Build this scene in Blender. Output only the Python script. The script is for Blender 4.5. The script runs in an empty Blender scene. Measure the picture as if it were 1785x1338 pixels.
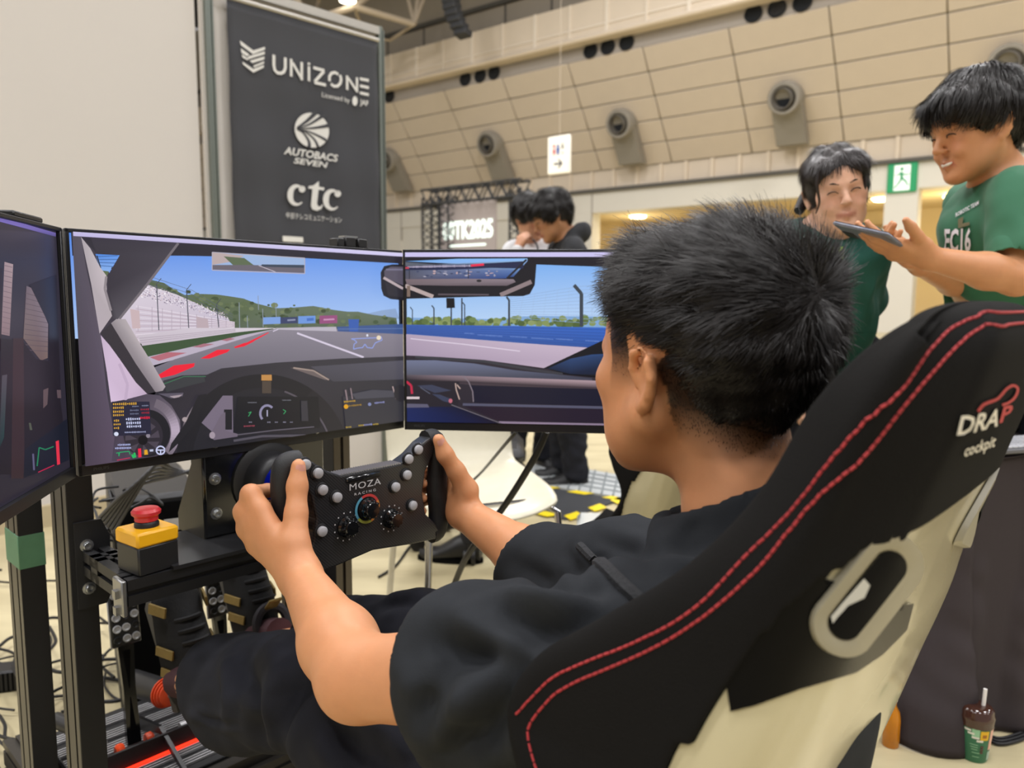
import bpy, bmesh, math, random
import numpy as np
from mathutils import Vector, Matrix, noise as mnoise

# ---------------------------------------------------------------- camera, world, lights, exposure
SC = bpy.context.scene
COL = SC.collection
rng = np.random.default_rng(7)
random.seed(7)
FPX, PITCH, ROLL, CAMH = 1310.0, 0.1085, 0.0047, 1.06

cd = bpy.data.cameras.new('camera')
camo = bpy.data.objects.new('camera', cd)
COL.objects.link(camo)
_r0 = Vector((1, 0, 0)); _u0 = Vector((0, math.sin(PITCH), math.cos(PITCH)))
CD = Vector((0, math.cos(PITCH), -math.sin(PITCH)))
CR = math.cos(ROLL) * _r0 + math.sin(ROLL) * _u0
CU = -math.sin(ROLL) * _r0 + math.cos(ROLL) * _u0
CO = Vector((0, 0, CAMH))
camo.matrix_world = Matrix(((CR.x, CU.x, -CD.x, CO.x), (CR.y, CU.y, -CD.y, CO.y), (CR.z, CU.z, -CD.z, CO.z), (0, 0, 0, 1)))
cd.sensor_fit = 'HORIZONTAL'; cd.sensor_width = 36.0
cd.lens = 36.0 * FPX / 1785.0
cd.clip_start = 0.05; cd.clip_end = 300
cd.dof.use_dof = True; cd.dof.focus_distance = 0.98; cd.dof.aperture_fstop = 5.4
SC.camera = camo

wd = bpy.data.worlds.new('hall_air'); SC.world = wd; wd.use_nodes = True
bg = wd.node_tree.nodes['Background']
bg.inputs[0].default_value = (1.0, 0.96, 0.94, 1); bg.inputs[1].default_value = 0.35

def area(name, loc, size, power, color=(1, 0.98, 0.985), target=None):
    l = bpy.data.lights.new(name, 'AREA'); l.shape = 'SQUARE'; l.size = size; l.energy = power; l.color = color
    o = bpy.data.objects.new(name, l); COL.objects.link(o); o.location = loc
    if target is not None:
        o.rotation_euler = (Vector(target) - Vector(loc)).to_track_quat('-Z', 'Y').to_euler()
    return o
for ix in range(5):
    for iy in range(4):
        area('hall_lamp', (-22 + 11 * ix, -12 + 11 * iy, 17.5), 2.4, 1120)

SC.view_settings.view_transform = 'Standard'
SC.view_settings.look = 'None'
SC.view_settings.exposure = 0.0
SC.view_settings.gamma = 1.0
SC.view_settings.use_curve_mapping = False

# ---------------------------------------------------------------- geometry helpers
def ray(x, y):
    return CD + CR * ((x - 892.5) / FPX) - CU * ((y - 669.0) / FPX)
def at_plane(x, y, p0, n):
    v = ray(x, y); p0 = Vector(p0); n = Vector(n)
    return CO + v * ((p0 - CO).dot(n) / v.dot(n))
def at_Y(x, y, Y):
    v = ray(x, y); return CO + v * (Y / v.y)
def at_z(x, y, z):
    v = ray(x, y); return CO + v * ((z - CAMH) / v.z)
YAW = 0.823
RR = Vector((math.cos(YAW), math.sin(YAW), 0)); RF = Vector((-math.sin(YAW), math.cos(YAW), 0)); W0 = Vector((-0.220, 1.120, 0))
ZV = Vector((0, 0, 1))
def rig(f, r, z):                      # a point of the rig: ahead of the wheel, to its right, above the floor
    return W0 + RF * f + RR * r + ZV * z
def rig_m(f, r, z, yaw=0.0, pitch=0.0):   # frame with x = right, y = forward
    m = Matrix(((RR.x, RF.x, 0, 0), (RR.y, RF.y, 0, 0), (0, 0, 1, 0), (0, 0, 0, 1)))
    return Matrix.Translation(rig(f, r, z)) @ m @ Matrix.Rotation(yaw, 4, 'Z') @ Matrix.Rotation(pitch, 4, 'X')
def at_r(x, y, r):
    return at_plane(x, y, rig(0, r, 0), RR)
def at_f(x, y, f):
    return at_plane(x, y, rig(f, 0, 0), RF)
def frame(loc, xdir, zdir=(0, 0, 1)):     # x along xdir, z near zdir
    x = Vector(xdir).normalized(); z = Vector(zdir); z = (z - x * z.dot(x)).normalized(); y = z.cross(x)
    return Matrix(((x.x, y.x, z.x, loc[0]), (x.y, y.y, z.y, loc[1]), (x.z, y.z, z.z, loc[2]), (0, 0, 0, 1)))

def lin(c):
    if isinstance(c, str):
        c = c.lstrip('#'); c = [int(c[i:i + 2], 16) / 255 for i in (0, 2, 4)]
        return tuple(v / 12.92 if v <= 0.04045 else ((v + 0.055) / 1.055) ** 2.4 for v in c)
    return tuple(c)

MATS = {}
def mat(name, color, rough=0.5, metal=0.0, vary=0.06, scale=30.0, bump=0.0, bscale=None, spec=None, emit=None, estr=1.0, alpha=None, trans=0.0, coat=0.0, sheen=0.0, sss=0.0):
    if name in MATS: return MATS[name]
    m = bpy.data.materials.new(name); m.use_nodes = True
    nt = m.node_tree; b = nt.nodes['Principled BSDF']
    c = lin(color)
    tc = nt.nodes.new('ShaderNodeTexCoord'); nz = nt.nodes.new('ShaderNodeTexNoise')
    nz.inputs['Scale'].default_value = scale; nz.inputs['Detail'].default_value = 4
    nt.links.new(tc.outputs['Object'], nz.inputs['Vector'])
    mx = nt.nodes.new('ShaderNodeMix'); mx.data_type = 'RGBA'
    mx.inputs[6].default_value = (*[v * (1 - vary) for v in c], 1); mx.inputs[7].default_value = (*[min(1, v * (1 + vary)) for v in c], 1)
    nt.links.new(nz.outputs[0], mx.inputs[0]); nt.links.new(mx.outputs[2], b.inputs['Base Color'])
    b.inputs['Roughness'].default_value = rough; b.inputs['Metallic'].default_value = metal
    if spec is not None: b.inputs['Specular IOR Level'].default_value = spec
    if coat: b.inputs['Coat Weight'].default_value = coat; b.inputs['Coat Roughness'].default_value = 0.08
    if sheen: b.inputs['Sheen Weight'].default_value = sheen; b.inputs['Sheen Roughness'].default_value = 0.5
    if sss:
        b.inputs['Subsurface Weight'].default_value = sss; b.inputs['Subsurface Scale'].default_value = 0.01
        b.inputs['Subsurface Radius'].default_value = (1.0, 0.35, 0.2)
    if trans: b.inputs['Transmission Weight'].default_value = trans
    if emit is not None:
        b.inputs['Emission Color'].default_value = (*lin(emit), 1); b.inputs['Emission Strength'].default_value = estr
    if bump:
        n2 = nt.nodes.new('ShaderNodeTexNoise'); n2.inputs['Scale'].default_value = bscale or scale * 8; n2.inputs['Detail'].default_value = 3
        nt.links.new(tc.outputs['Object'], n2.inputs['Vector'])
        bp = nt.nodes.new('ShaderNodeBump'); bp.inputs['Strength'].default_value = bump; bp.inputs['Distance'].default_value = 0.002
        nt.links.new(n2.outputs[0], bp.inputs['Height']); nt.links.new(bp.outputs[0], b.inputs['Normal'])
    MATS[name] = m
    return m

def attr_mat(name, rough=0.5, emission=False, strength=1.0, sss=0.0, bump=0.0, bscale=400, vary=0.06, vscale=40, spec=None):
    if name in MATS: return MATS[name]
    m = bpy.data.materials.new(name); m.use_nodes = True; nt = m.node_tree; b = nt.nodes['Principled BSDF']
    at = nt.nodes.new('ShaderNodeVertexColor'); at.layer_name = 'tint'
    if emission:
        b.inputs['Base Color'].default_value = (0.004, 0.004, 0.005, 1); b.inputs['Roughness'].default_value = rough
        nt.links.new(at.outputs[0], b.inputs['Emission Color']); b.inputs['Emission Strength'].default_value = strength
        if spec is not None: b.inputs['Specular IOR Level'].default_value = spec
    else:
        tc = nt.nodes.new('ShaderNodeTexCoord'); nz = nt.nodes.new('ShaderNodeTexNoise'); nz.inputs['Scale'].default_value = vscale
        nt.links.new(tc.outputs['Object'], nz.inputs['Vector'])
        hs = nt.nodes.new('ShaderNodeHueSaturation'); mr = nt.nodes.new('ShaderNodeMapRange')
        mr.inputs[3].default_value = 1 - vary * 2; mr.inputs[4].default_value = 1 + vary * 2
        nt.links.new(nz.outputs[0], mr.inputs[0]); nt.links.new(mr.outputs[0], hs.inputs['Value'])
        nt.links.new(at.outputs[0], hs.inputs['Color']); nt.links.new(hs.outputs[0], b.inputs['Base Color'])
        b.inputs['Roughness'].default_value = rough
        if spec is not None: b.inputs['Specular IOR Level'].default_value = spec
        if sss:
            b.inputs['Subsurface Weight'].default_value = sss; b.inputs['Subsurface Scale'].default_value = 0.008
            b.inputs['Subsurface Radius'].default_value = (1.0, 0.35, 0.2)
        if bump:
            n2 = nt.nodes.new('ShaderNodeTexNoise'); n2.inputs['Scale'].default_value = bscale
            nt.links.new(tc.outputs['Object'], n2.inputs['Vector'])
            bp = nt.nodes.new('ShaderNodeBump'); bp.inputs['Strength'].default_value = bump; bp.inputs['Distance'].default_value = 0.001
            nt.links.new(n2.outputs[0], bp.inputs['Height']); nt.links.new(bp.outputs[0], b.inputs['Normal'])
    MATS[name] = m
    return m

class MB:                                  # collects shapes that become one mesh
    def __init__(s): s.v = []; s.f = []
    def add(s, v, f):
        n = len(s.v); s.v += [tuple(p) for p in v]; s.f += [tuple(i + n for i in q) for q in f]; return s
    def box(s, c, d, m=None, bev=0.0):
        x, y, z = d[0] / 2, d[1] / 2, d[2] / 2
        if bev <= 0:
            v = [(-x, -y, -z), (x, -y, -z), (x, y, -z), (-x, y, -z), (-x, -y, z), (x, -y, z), (x, y, z), (-x, y, z)]
            f = [(0, 3, 2, 1), (4, 5, 6, 7), (0, 1, 5, 4), (1, 2, 6, 5), (2, 3, 7, 6), (3, 0, 4, 7)]
        else:
            b = min(bev, x * .9, y * .9, z * .9); v = []; idx = {}
            for sx in (-1, 1):
                for sy in (-1, 1):
                    for sz in (-1, 1):
                        for k in range(3):
                            q = [sx * (x - b), sy * (y - b), sz * (z - b)]; q[k] = (sx * x, sy * y, sz * z)[k]
                            idx[(sx, sy, sz, k)] = len(v); v.append(tuple(q))
            f = []
            for k, (a, c2) in ((0, (1, 2)), (1, (2, 0)), (2, (0, 1))):
                for sg in (-1, 1):
                    q = []
                    for (p, r) in ((-1, -1), (1, -1), (1, 1), (-1, 1)):
                        t = [0, 0, 0]; t[k] = sg; t[a] = p; t[c2] = r; q.append(idx[(*t, k)])
                    f.append(tuple(q if sg > 0 else q[::-1]))
            for k, (a, c2) in ((0, (1, 2)), (1, (2, 0)), (2, (0, 1))):
                for p in (-1, 1):
                    for r in (-1, 1):
                        t0 = [0, 0, 0]; t0[k] = -1; t0[a] = p; t0[c2] = r; t1 = list(t0); t1[k] = 1
                        q = (idx[(*t0, a)], idx[(*t1, a)], idx[(*t1, c2)], idx[(*t0, c2)])
                        f.append(q if p * r < 0 else q[::-1])
            for sx in (-1, 1):
                for sy in (-1, 1):
                    for sz in (-1, 1):
                        q = tuple(idx[(sx, sy, sz, k)] for k in range(3))
                        f.append(q if sx * sy * sz > 0 else q[::-1])
        v = [Vector(p) for p in v]
        if m is not None: v = [m @ p for p in v]
        c = Vector(c); return s.add([p + c for p in v], f)
    def prism(s, pts, h0, h1, m=None, hole=None):     # polygon in xy from z=h0 to z=h1
        n = len(pts); v = [Vector((p[0], p[1], h0)) for p in pts] + [Vector((p[0], p[1], h1)) for p in pts]
        f = [(i, (i + 1) % n, n + (i + 1) % n, n + i) for i in range(n)]
        if hole is None: f += [tuple(range(n))[::-1], tuple(range(n, 2 * n))]
        else:                                          # hole has n points too
            v += [Vector((p[0], p[1], h0)) for p in hole] + [Vector((p[0], p[1], h1)) for p in hole]
            for i in range(n):
                j = (i + 1) % n
                f += [(2 * n + j, 2 * n + i, 3 * n + i, 3 * n + j), (i, 2 * n + i, 2 * n + j, j), (n + i, n + j, 3 * n + j, 3 * n + i)]
        if m is not None: v = [m @ p for p in v]
        return s.add(v, f)
    def lathe(s, prof, m=None, n=24, caps=True):       # (radius, height) pairs around z
        v = []; f = []
        for (r, h) in prof:
            v += [Vector((r * math.cos(2 * math.pi * i / n), r * math.sin(2 * math.pi * i / n), h)) for i in range(n)]
        for k in range(len(prof) - 1):
            for i in range(n):
                j = (i + 1) % n; f.append((k * n + i, k * n + j, (k + 1) * n + j, (k + 1) * n + i))
        if caps: f += [tuple(range(n))[::-1], tuple(range((len(prof) - 1) * n, len(prof) * n))]
        if m is not None: v = [m @ p for p in v]
        return s.add(v, f)
    def cyl(s, a, b, r, r2=None, n=16):
        a = Vector(a); b = Vector(b); d = b - a
        m = Matrix.Translation(a) @ d.to_track_quat('Z', 'Y').to_matrix().to_4x4()
        return s.lathe([(r, 0), (r2 if r2 is not None else r, d.length)], m, n)
    def tube(s, pts, r, n=8, closed=False, up=(0, 0, 1), flat=1.0):
        pts = [Vector(p) for p in pts]; k = len(pts); v = []; f = []; prev = None
        rs = r if isinstance(r, (list, tuple)) else [r] * k
        for i, p in enumerate(pts):
            t = (pts[(i + 1) % k] - pts[i - 1]) if closed else (pts[min(i + 1, k - 1)] - pts[max(i - 1, 0)])
            t = t.normalized() if t.length > 1e-9 else Vector((0, 0, 1))
            u = prev if prev is not None else Vector(up)
            u = u - t * u.dot(t)
            if u.length < 1e-4: u = t.orthogonal()
            u.normalize(); prev = u; w = t.cross(u)
            v += [p + (u * math.cos(2 * math.pi * j / n) * flat + w * math.sin(2 * math.pi * j / n)) * rs[i] for j in range(n)]
        for i in range(k if closed else k - 1):
            for j in range(n):
                a, b = i * n, ((i + 1) % k) * n; f.append((a + j, a + (j + 1) % n, b + (j + 1) % n, b + j))
        if not closed: f += [tuple(range(n))[::-1], tuple(range((k - 1) * n, k * n))]
        return s.add(v, f)
    def grid(s, P):                                   # rows of points
        r, c = len(P), len(P[0]); v = [p for row in P for p in row]
        return s.add(v, [(i * c + j, i * c + j + 1, (i + 1) * c + j + 1, (i + 1) * c + j) for i in range(r - 1) for j in range(c - 1)])

def spline(pts, n=8):
    pts = [Vector(p) for p in pts]; out = []
    for i in range(len(pts) - 1):
        p0, p1, p2, p3 = pts[max(i - 1, 0)], pts[i], pts[i + 1], pts[min(i + 2, len(pts) - 1)]
        for k in range(n):
            t = k / n
            out.append(0.5 * ((2 * p1) + (p2 - p0) * t + (2 * p0 - 5 * p1 + 4 * p2 - p3) * t * t + (3 * p1 - p0 - 3 * p2 + p3) * t ** 3))
    return out + [pts[-1]]

def smooth_by_angle(me, ang=0.7):
    me.polygons.foreach_set('use_smooth', [True] * len(me.polygons))
    try: me.set_sharp_from_angle(angle=ang)
    except Exception: pass

def obj(name, g, m=None, parent=None, world=False, smooth=True, ang=0.7, solid=0.0, subsurf=0):
    """one mesh object from an MB, (verts, faces) or a mesh"""
    if isinstance(g, bpy.types.Mesh): me = g
    else:
        v, f = (g.v, g.f) if isinstance(g, MB) else g
        me = bpy.data.meshes.new(name)
        me.from_pydata([tuple(p) for p in v], [], [tuple(q) for q in f]); me.update()
        if smooth: smooth_by_angle(me, ang)
    if m is not None and not me.materials: me.materials.append(m)
    o = bpy.data.objects.new(name, me); COL.objects.link(o)
    if parent is not None:
        o.parent = parent
        if world: me.transform(ROOTM(parent).inverted())
    if solid: md = o.modifiers.new('solid', 'SOLIDIFY'); md.thickness = solid; md.offset = 0
    if subsurf: md = o.modifiers.new('sub', 'SUBSURF'); md.levels = subsurf; md.render_levels = subsurf
    return o
def ROOTM(o):
    m = o.matrix_basis.copy()
    while o.parent is not None: o = o.parent; m = o.matrix_basis @ m
    return m
def tag(o, label=None, cat=None, group=None, kind=None):
    if label: o['label'] = label
    if cat: o['category'] = cat
    if group: o['group'] = group
    if kind: o['kind'] = kind
    return o
def thing(name, label, cat, m=None, group=None):
    o = bpy.data.objects.new(name, None); COL.objects.link(o); o.empty_display_size = 0.05
    if m is not None: o.matrix_basis = m if isinstance(m, Matrix) else Matrix.Translation(Vector(m))
    return tag(o, label, cat, group)
def copy_tree(o, parent=None):
    c = o.copy(); COL.objects.link(c)
    if parent is not None: c.parent = parent
    for ch in list(o.children): copy_tree(ch, c)
    return c

def textmesh(s, size=1.0, depth=0.0, align='CENTER', shear=0.0, space=1.0, bold=0.0, res=3):
    """text as plain mesh data (verts, faces) lying in xy, baseline at y=0"""
    cu = bpy.data.curves.new('t', 'FONT'); cu.body = s; cu.size = size; cu.extrude = depth; cu.align_x = align
    cu.shear = shear; cu.space_character = space; cu.offset = bold; cu.resolution_u = res
    o = bpy.data.objects.new('t', cu); COL.objects.link(o)
    dg = bpy.context.evaluated_depsgraph_get(); me = bpy.data.meshes.new_from_object(o.evaluated_get(dg))
    v = [vv.co.copy() for vv in me.vertices]; f = [tuple(p.vertices) for p in me.polygons]
    bpy.data.objects.remove(o); bpy.data.curves.remove(cu); bpy.data.meshes.remove(me)
    return v, f
def poly_mesh(outlines, z=0.0):
    """flat filled shapes from outlines of (x, y)"""
    mb = MB()
    for pts in outlines: mb.add([(p[0], p[1], z) for p in pts], [tuple(range(len(pts)))])
    return mb

# ---------------------------------------------------------------- the hall
M_floor = mat('floor_concrete', '#c9bd98', rough=0.34, vary=0.10, scale=0.9, bump=0.05, bscale=40)
def stain_floor(m):
    nt = m.node_tree; b = nt.nodes['Principled BSDF']; tc = nt.nodes.new('ShaderNodeTexCoord'); mp = nt.nodes.new('ShaderNodeMapping'); mp.inputs['Rotation'].default_value = (0, 0, .75); mp.inputs['Scale'].default_value = (.7, 3.2, 1)
    n = nt.nodes.new('ShaderNodeTexNoise'); n.inputs['Scale'].default_value = 1.6; n.inputs['Detail'].default_value = 7; n.inputs['Roughness'].default_value = .62
    r = nt.nodes.new('ShaderNodeValToRGB'); r.color_ramp.elements[0].position = .36; r.color_ramp.elements[1].position = .62; r.color_ramp.elements[0].color = (.70, .68, .64, 1); r.color_ramp.elements[1].color = (1, 1, 1, 1)
    x = nt.nodes.new('ShaderNodeMix'); x.data_type = 'RGBA'; x.blend_type = 'MULTIPLY'; x.inputs[0].default_value = .75
    src = b.inputs['Base Color'].links[0].from_socket
    nt.links.new(tc.outputs['Object'], mp.inputs[0]); nt.links.new(mp.outputs[0], n.inputs['Vector']); nt.links.new(n.outputs[0], r.inputs[0]); nt.links.new(src, x.inputs[6]); nt.links.new(r.outputs[0], x.inputs[7]); nt.links.new(x.outputs[2], b.inputs['Base Color'])
stain_floor(M_floor)
M_cream = mat('wall_cream', '#cfc1ae', rough=0.7, vary=0.03, scale=2)
M_creamb = mat('wall_band', '#d8c9b4', rough=0.7, vary=0.03, scale=2)
M_white = mat('wall_white', '#d6d1c4', rough=0.7, vary=0.02, scale=2)
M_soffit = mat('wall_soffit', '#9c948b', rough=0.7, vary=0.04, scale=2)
M_greyp = mat('wall_grey', '#a59b8c', rough=0.8, vary=0.04, scale=2)
M_seam = mat('seam_dark', '#57544e', rough=0.8)
M_hole = mat('hole_dark', '#15181c', rough=0.9)
M_duct = mat('duct_grey', '#8b857a', rough=0.6, vary=0.04, scale=3)
M_lobby = mat('lobby_warm', '#dcc79a', rough=0.8, vary=0.05, scale=1)
M_lamp = mat('lamp_warm', '#fff2d0', emit='#ffe9b0', estr=9.0)
M_roof = mat('roof_dark', '#3b3b3d', rough=0.9)
M_steel = mat('truss_steel', '#a99c8b', rough=0.6)

g = MB(); g.add([(-45, -25, 0), (45, -25, 0), (45, 52, 0), (-45, 52, 0)], [(0, 1, 2, 3)])
tag(obj('floor', g, M_floor), kind='structure')
g = MB(); g.add([(-45, -25, 19), (45, -25, 19), (45, 52, 19), (-45, 52, 19)], [(3, 2, 1, 0)])
ceiling = tag(obj('ceiling', g, M_roof), kind='structure')

WM = frame((0, 38.5, 0), (0.8, -0.6, 0))                 # x runs along the wall, y into it
WS, WN = Vector((0.8, -0.6, 0)), Vector((-0.6, -0.8, 0))
def at_wall(x, y, n=0.0):
    return WM.inverted() @ at_plane(x, y, Vector((0, 38.5, 0)) + WN * n, WN)

# lower wall: header over the openings, pillars, end panel
S0, S1 = -34, 26
g = MB()
g.box(((S0 + S1) / 2, 0.4, 5.68), (S1 - S0, 0.8, 0.95))
for (a, b) in ((-34, -7.9), (0.4, 4.6), (17.1, 18.2)):
    g.box(((a + b) / 2, 0.4, 2.6), (b - a, 0.8, 5.2))
g.box((-4.0, 0.42, 4.5), (9.0, 0.7, 1.5))
wall_back = tag(obj('wall_back', g, M_white), kind='structure'); wall_back.matrix_basis = WM
g = MB(); g.box(((S0 + S1) / 2, -0.05, 6.2), (S1 - S0, 0.2, 0.14)); obj('seam_trim', g, M_seam, wall_back)
for x in (672, 735, 700, 1130 * .3288 + 660):
    g = MB(); g.box((at_wall(x, 400).x, -0.01, 5.3), (0.05, 0.03, 1.6)); obj('joint', g, M_soffit, wall_back)
# tile band under the slope
g = MB(); g.box(((S0 + S1) / 2, 0.4, 6.66), (S1 - S0, 0.7, 0.86)); obj('tile_band', g, M_cream, wall_back)
k = 0
s = -20.0
while s < S1:
    g = MB(); g.box((s, 0.02, 6.66), (0.14, 0.12, 0.86)); obj('band_rib', g, M_creamb, wall_back); s += 1.17
# sloping overhang of large panels
SZ0, SZ1, SN = 7.1, 11.1, 3.0
sl = math.hypot(SN, SZ1 - SZ0)
g = MB(); g.add([(S0, 0.08, SZ0), (S1, 0.08, SZ0), (S1, -SN + .08, SZ1), (S0, -SN + .08, SZ1)], [(0, 1, 2, 3)])
obj('slope_backing', g, mat('joint_line', '#8c8371', rough=0.9), wall_back)
pm = None
NRW = 5
for i in range(17):
    for j in range(NRW):
        if pm is None:
            g = MB(); g.box((0, 0, 0), (3.46, sl / NRW - 0.04, 0.06), bev=0.02); p = obj('wall_panel', g, M_cream, wall_back); pm = p.data
        else: p = obj('wall_panel', pm, None, wall_back)
        t = (j + 0.5) / NRW
        p.matrix_basis = Matrix.Translation((1.6 + 3.5 * (i - 9) - 1.75, -SN * t, SZ0 + (SZ1 - SZ0) * t)) @ Matrix.Rotation(math.atan2(SZ1 - SZ0, -SN), 4, 'X')
# soffit with round openings, balcony band
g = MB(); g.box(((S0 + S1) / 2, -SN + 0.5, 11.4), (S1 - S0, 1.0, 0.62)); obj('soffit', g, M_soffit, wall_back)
hm = None
for (x, y) in ((680, 172), (812, 141), (838, 138), (862, 131), (1030, 90), (1060, 83), (1093, 75), (1314, 22), (1355, 14), (1399, 6)):
    q = at_wall(x, y, SN)
    if hm is None:
        g = MB(); g.lathe([(0.30, 0.0), (0.34, 0.04), (0.34, 0.06), (0.27, 0.06), (0.25, -0.35)], Matrix.Rotation(math.pi / 2, 4, 'X'), 20); h = obj('round_vent', g, M_hole, wall_back); hm = h.data
    else: h = obj('round_vent', hm, None, wall_back)
    h.location = (q.x, -SN, 11.38); h.scale = (1, 1, 0.9)
g = MB()
g.box(((S0 + S1) / 2, -3.15, 12.45), (S1 - S0, 0.6, 1.5)); g.box(((S0 + S1) / 2, -3.3, 11.72), (S1 - S0, 0.7, 0.2), bev=0.08)
obj('balcony', g, M_creamb, wall_back)
g = MB(); g.box(((S0 + S1) / 2, -3.47, 12.15), (S1 - S0, 0.05, 0.06)); obj('balcony_rail', g, mat('rail_pale', '#e4d8c6', rough=0.6), wall_back)
s = -33.0; k = 0
while s < S1:
    g = MB(); g.box((s, -3.47, 12.5), (0.14 if k % 2 else 0.07, 0.06, 1.4)); obj('balcony_post', g, MATS['rail_pale'], wall_back); s += 1.75; k += 1
# grey upper wall
g = MB(); g.box(((S0 + S1) / 2, -1.4, 16.0), (S1 - S0, 0.6, 5.8)); obj('upper_wall', g, M_greyp, wall_back)
g = MB(); g.box(((S0 + S1) / 2, -1.8, 14.9), (S1 - S0, 0.2, 0.18)); obj('upper_trim', g, M_seam, wall_back)
s = -33.0
while s < S1:
    g = MB(); g.box((s, -1.71, 14), (0.08, 0.04, 2)); obj('upper_joint', g, M_seam, wall_back); s += 2.6
# lobby behind the openings
g = MB(); g.box(((S0 + S1) / 2, 7.0, 2.6), (S1 - S0, 0.3, 5.2)); g.box(((S0 + S1) / 2, 3.9, 5.3), (S1 - S0, 6.3, 0.2))
for a in (-8.5, 2.5, 10.5): g.box((a, 5.5, 2.6), (1.6, 1.0, 5.2))
obj('lobby', g, M_lobby, wall_back)
for (x, y) in ((893, 406), (1112, 371), (1540, 334), (1665, 346)):
    q = at_plane(x, y, (0, 0, 5.1), (0, 0, 1)) if False else (WM.inverted() @ at_plane(x, y, Vector((0, 38.5, 0)) - WN * 2.2, WN))
    g = MB(); g.lathe([(0.0, 0), (0.34, 0), (0.40, 0.05), (0.42, 0.1)], None, 18, caps=False); h = obj('downlight', g, M_lamp, wall_back); h.location = (q.x, q.y, min(q.z, 5.1))
    g2 = bpy.data.lights.new('lobby_lamp', 'POINT'); g2.energy = 120; g2.color = (1, 0.86, 0.58); g2.shadow_soft_size = 0.4
    o = bpy.data.objects.new('lobby_lamp', g2); COL.objects.link(o); o.location = WM @ Vector((q.x, q.y, 3.9))
# louvred blind in the lobby
for i in range(9):
    g = MB(); g.box((at_wall(1508, 372, -6).x, 6.7, 3.2 + 0.17 * i), (2.4, 0.1, 0.07)); obj('blind_slat', g, mat('blind_tan', '#a08a63', rough=0.7), wall_back)
# pale curtains beside the pillar
for i in range(5):
    g = MB(); a = at_wall(1530 + i * 8, 480, -1.5)
    g.cyl((a.x, 1.5, 0), (a.x, 1.5, 3.2), 0.16, n=10); obj('curtain_fold', g, mat('curtain_pale', '#cfc6a4', rough=0.8), wall_back)

# air nozzles leaning on the slope
vents = [(-7.2, 'grey air nozzle on the sloping wall, nearest to the black banner'), (-0.2, 'grey air nozzle on the sloping wall, above the two dark haired visitors'),
         (6.95, 'grey air nozzle on the sloping wall, just past the restroom sign'), (13.85, 'grey air nozzle on the sloping wall, above the smiling woman'),
         (20.8, 'grey air nozzle on the sloping wall, partly behind the man in green')]
def make_vent(s, label):
    t = thing('air_nozzle', label, 'air vent', WM @ Matrix.Translation((s, -0.4, 7.1)), 'air nozzles on the sloping wall')
    g = MB()
    pts = [(-0.55, 0), (0.55, 0), (0.55, 1.5)] + [(0.55 * math.cos(a), 1.5 + 0.55 * math.sin(a)) for a in np.linspace(0.2, math.pi - 0.2, 9)] + [(-0.55, 1.5)]
    v0 = [Vector((p[0], 0.25 - p[1] * 0.62 - 0.1, p[1])) for p in pts]; v1 = [Vector((p[0], -0.35 - p[1] * 0.62, p[1])) for p in pts]; n = len(pts)
    g.add(v0 + v1, [tuple(range(n))[::-1], tuple(range(n, 2 * n))] + [(i, (i + 1) % n, n + (i + 1) % n, n + i) for i in range(n)])
    obj('duct_leg', g, M_duct, t, smooth=False)
    m = Matrix.Translation((0, -1.15, 1.55)) @ Matrix.Rotation(math.pi / 2 + 0.25, 4, 'X')
    g = MB(); g.lathe([(0.60, -0.3), (0.60, 0.30), (0.56, 0.36), (0.46, 0.36), (0.40, 0.1)], m, 24, caps=False); obj('nozzle_ring', g, M_duct, t)
    g = MB(); g.lathe([(0.42, 0.12), (0.38, 0.42), (0.34, 0.42), (0.30, 0.1)], m @ Matrix.Rotation(-0.12, 4, 'Y'), 20, caps=False); obj('nozzle_throat', g, mat('throat_grey', '#5d5850', rough=0.7), t)
    g = MB(); g.lathe([(0.31, 0.14), (0.0, 0.13)], m, 20); obj('nozzle_mouth', g, M_hole, t)
for s, l in vents: make_vent(s, l)

# restroom sign hung from the roof
c = at_Y(975, 270, 20.0)
e = WS; sm = frame(c, WS)
sg = thing('restroom_sign', 'white hanging sign with red and blue figures above an arrow', 'sign', sm)
sw = 46 / 1310 * 20.0 / 1.06; sh = 62 / 1310 * 20.0
g = MB(); g.box((0, 0, 0), (sw, 0.12, sh), bev=0.02); obj('sign_board', g, mat('sign_white', '#f0ece0', rough=0.5, emit='#f5efdf', estr=0.25), sg)
m = Matrix.Translation((0, -0.07, 0)) @ Matrix.Rotation(math.pi / 2, 4, 'X')
def flat(mb_or_vf, m):
    v, f = (mb_or_vf.v, mb_or_vf.f) if isinstance(mb_or_vf, MB) else mb_or_vf
    return [m @ Vector(p) for p in v], f
def disc(cx, cy, r, n=14): return [(cx + r * math.cos(2 * math.pi * i / n), cy + r * math.sin(2 * math.pi * i / n)) for i in range(n)]
obj('figure_mark', flat(poly_mesh([disc(-.12, .22, .035), [(-.17, .06), (-.07, .06), (-.12, .19)], [(-.14, -.0), (-.1, -.0), (-.1, .07), (-.14, .07)]]), m), mat('mark_red', '#c8303a'), sg, smooth=False)
obj('figure_mark', flat(poly_mesh([disc(.0, .22, .035), [(-.04, .07), (.04, .07), (.05, .18), (-.05, .18)], [(-.035, -.0), (.035, -.0), (.035, .07), (-.035, .07)]]), m), mat('mark_blue', '#3559a8'), sg, smooth=False)
for pl_ in (disc(.14, .24, .025), [(.11, .14), (.17, .14), (.17, .2), (.11, .2)], disc(.14, .03, .02)): obj('figure_mark', flat(poly_mesh([pl_]), m), mat('mark_black', '#26262a'), sg, smooth=False)
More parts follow.
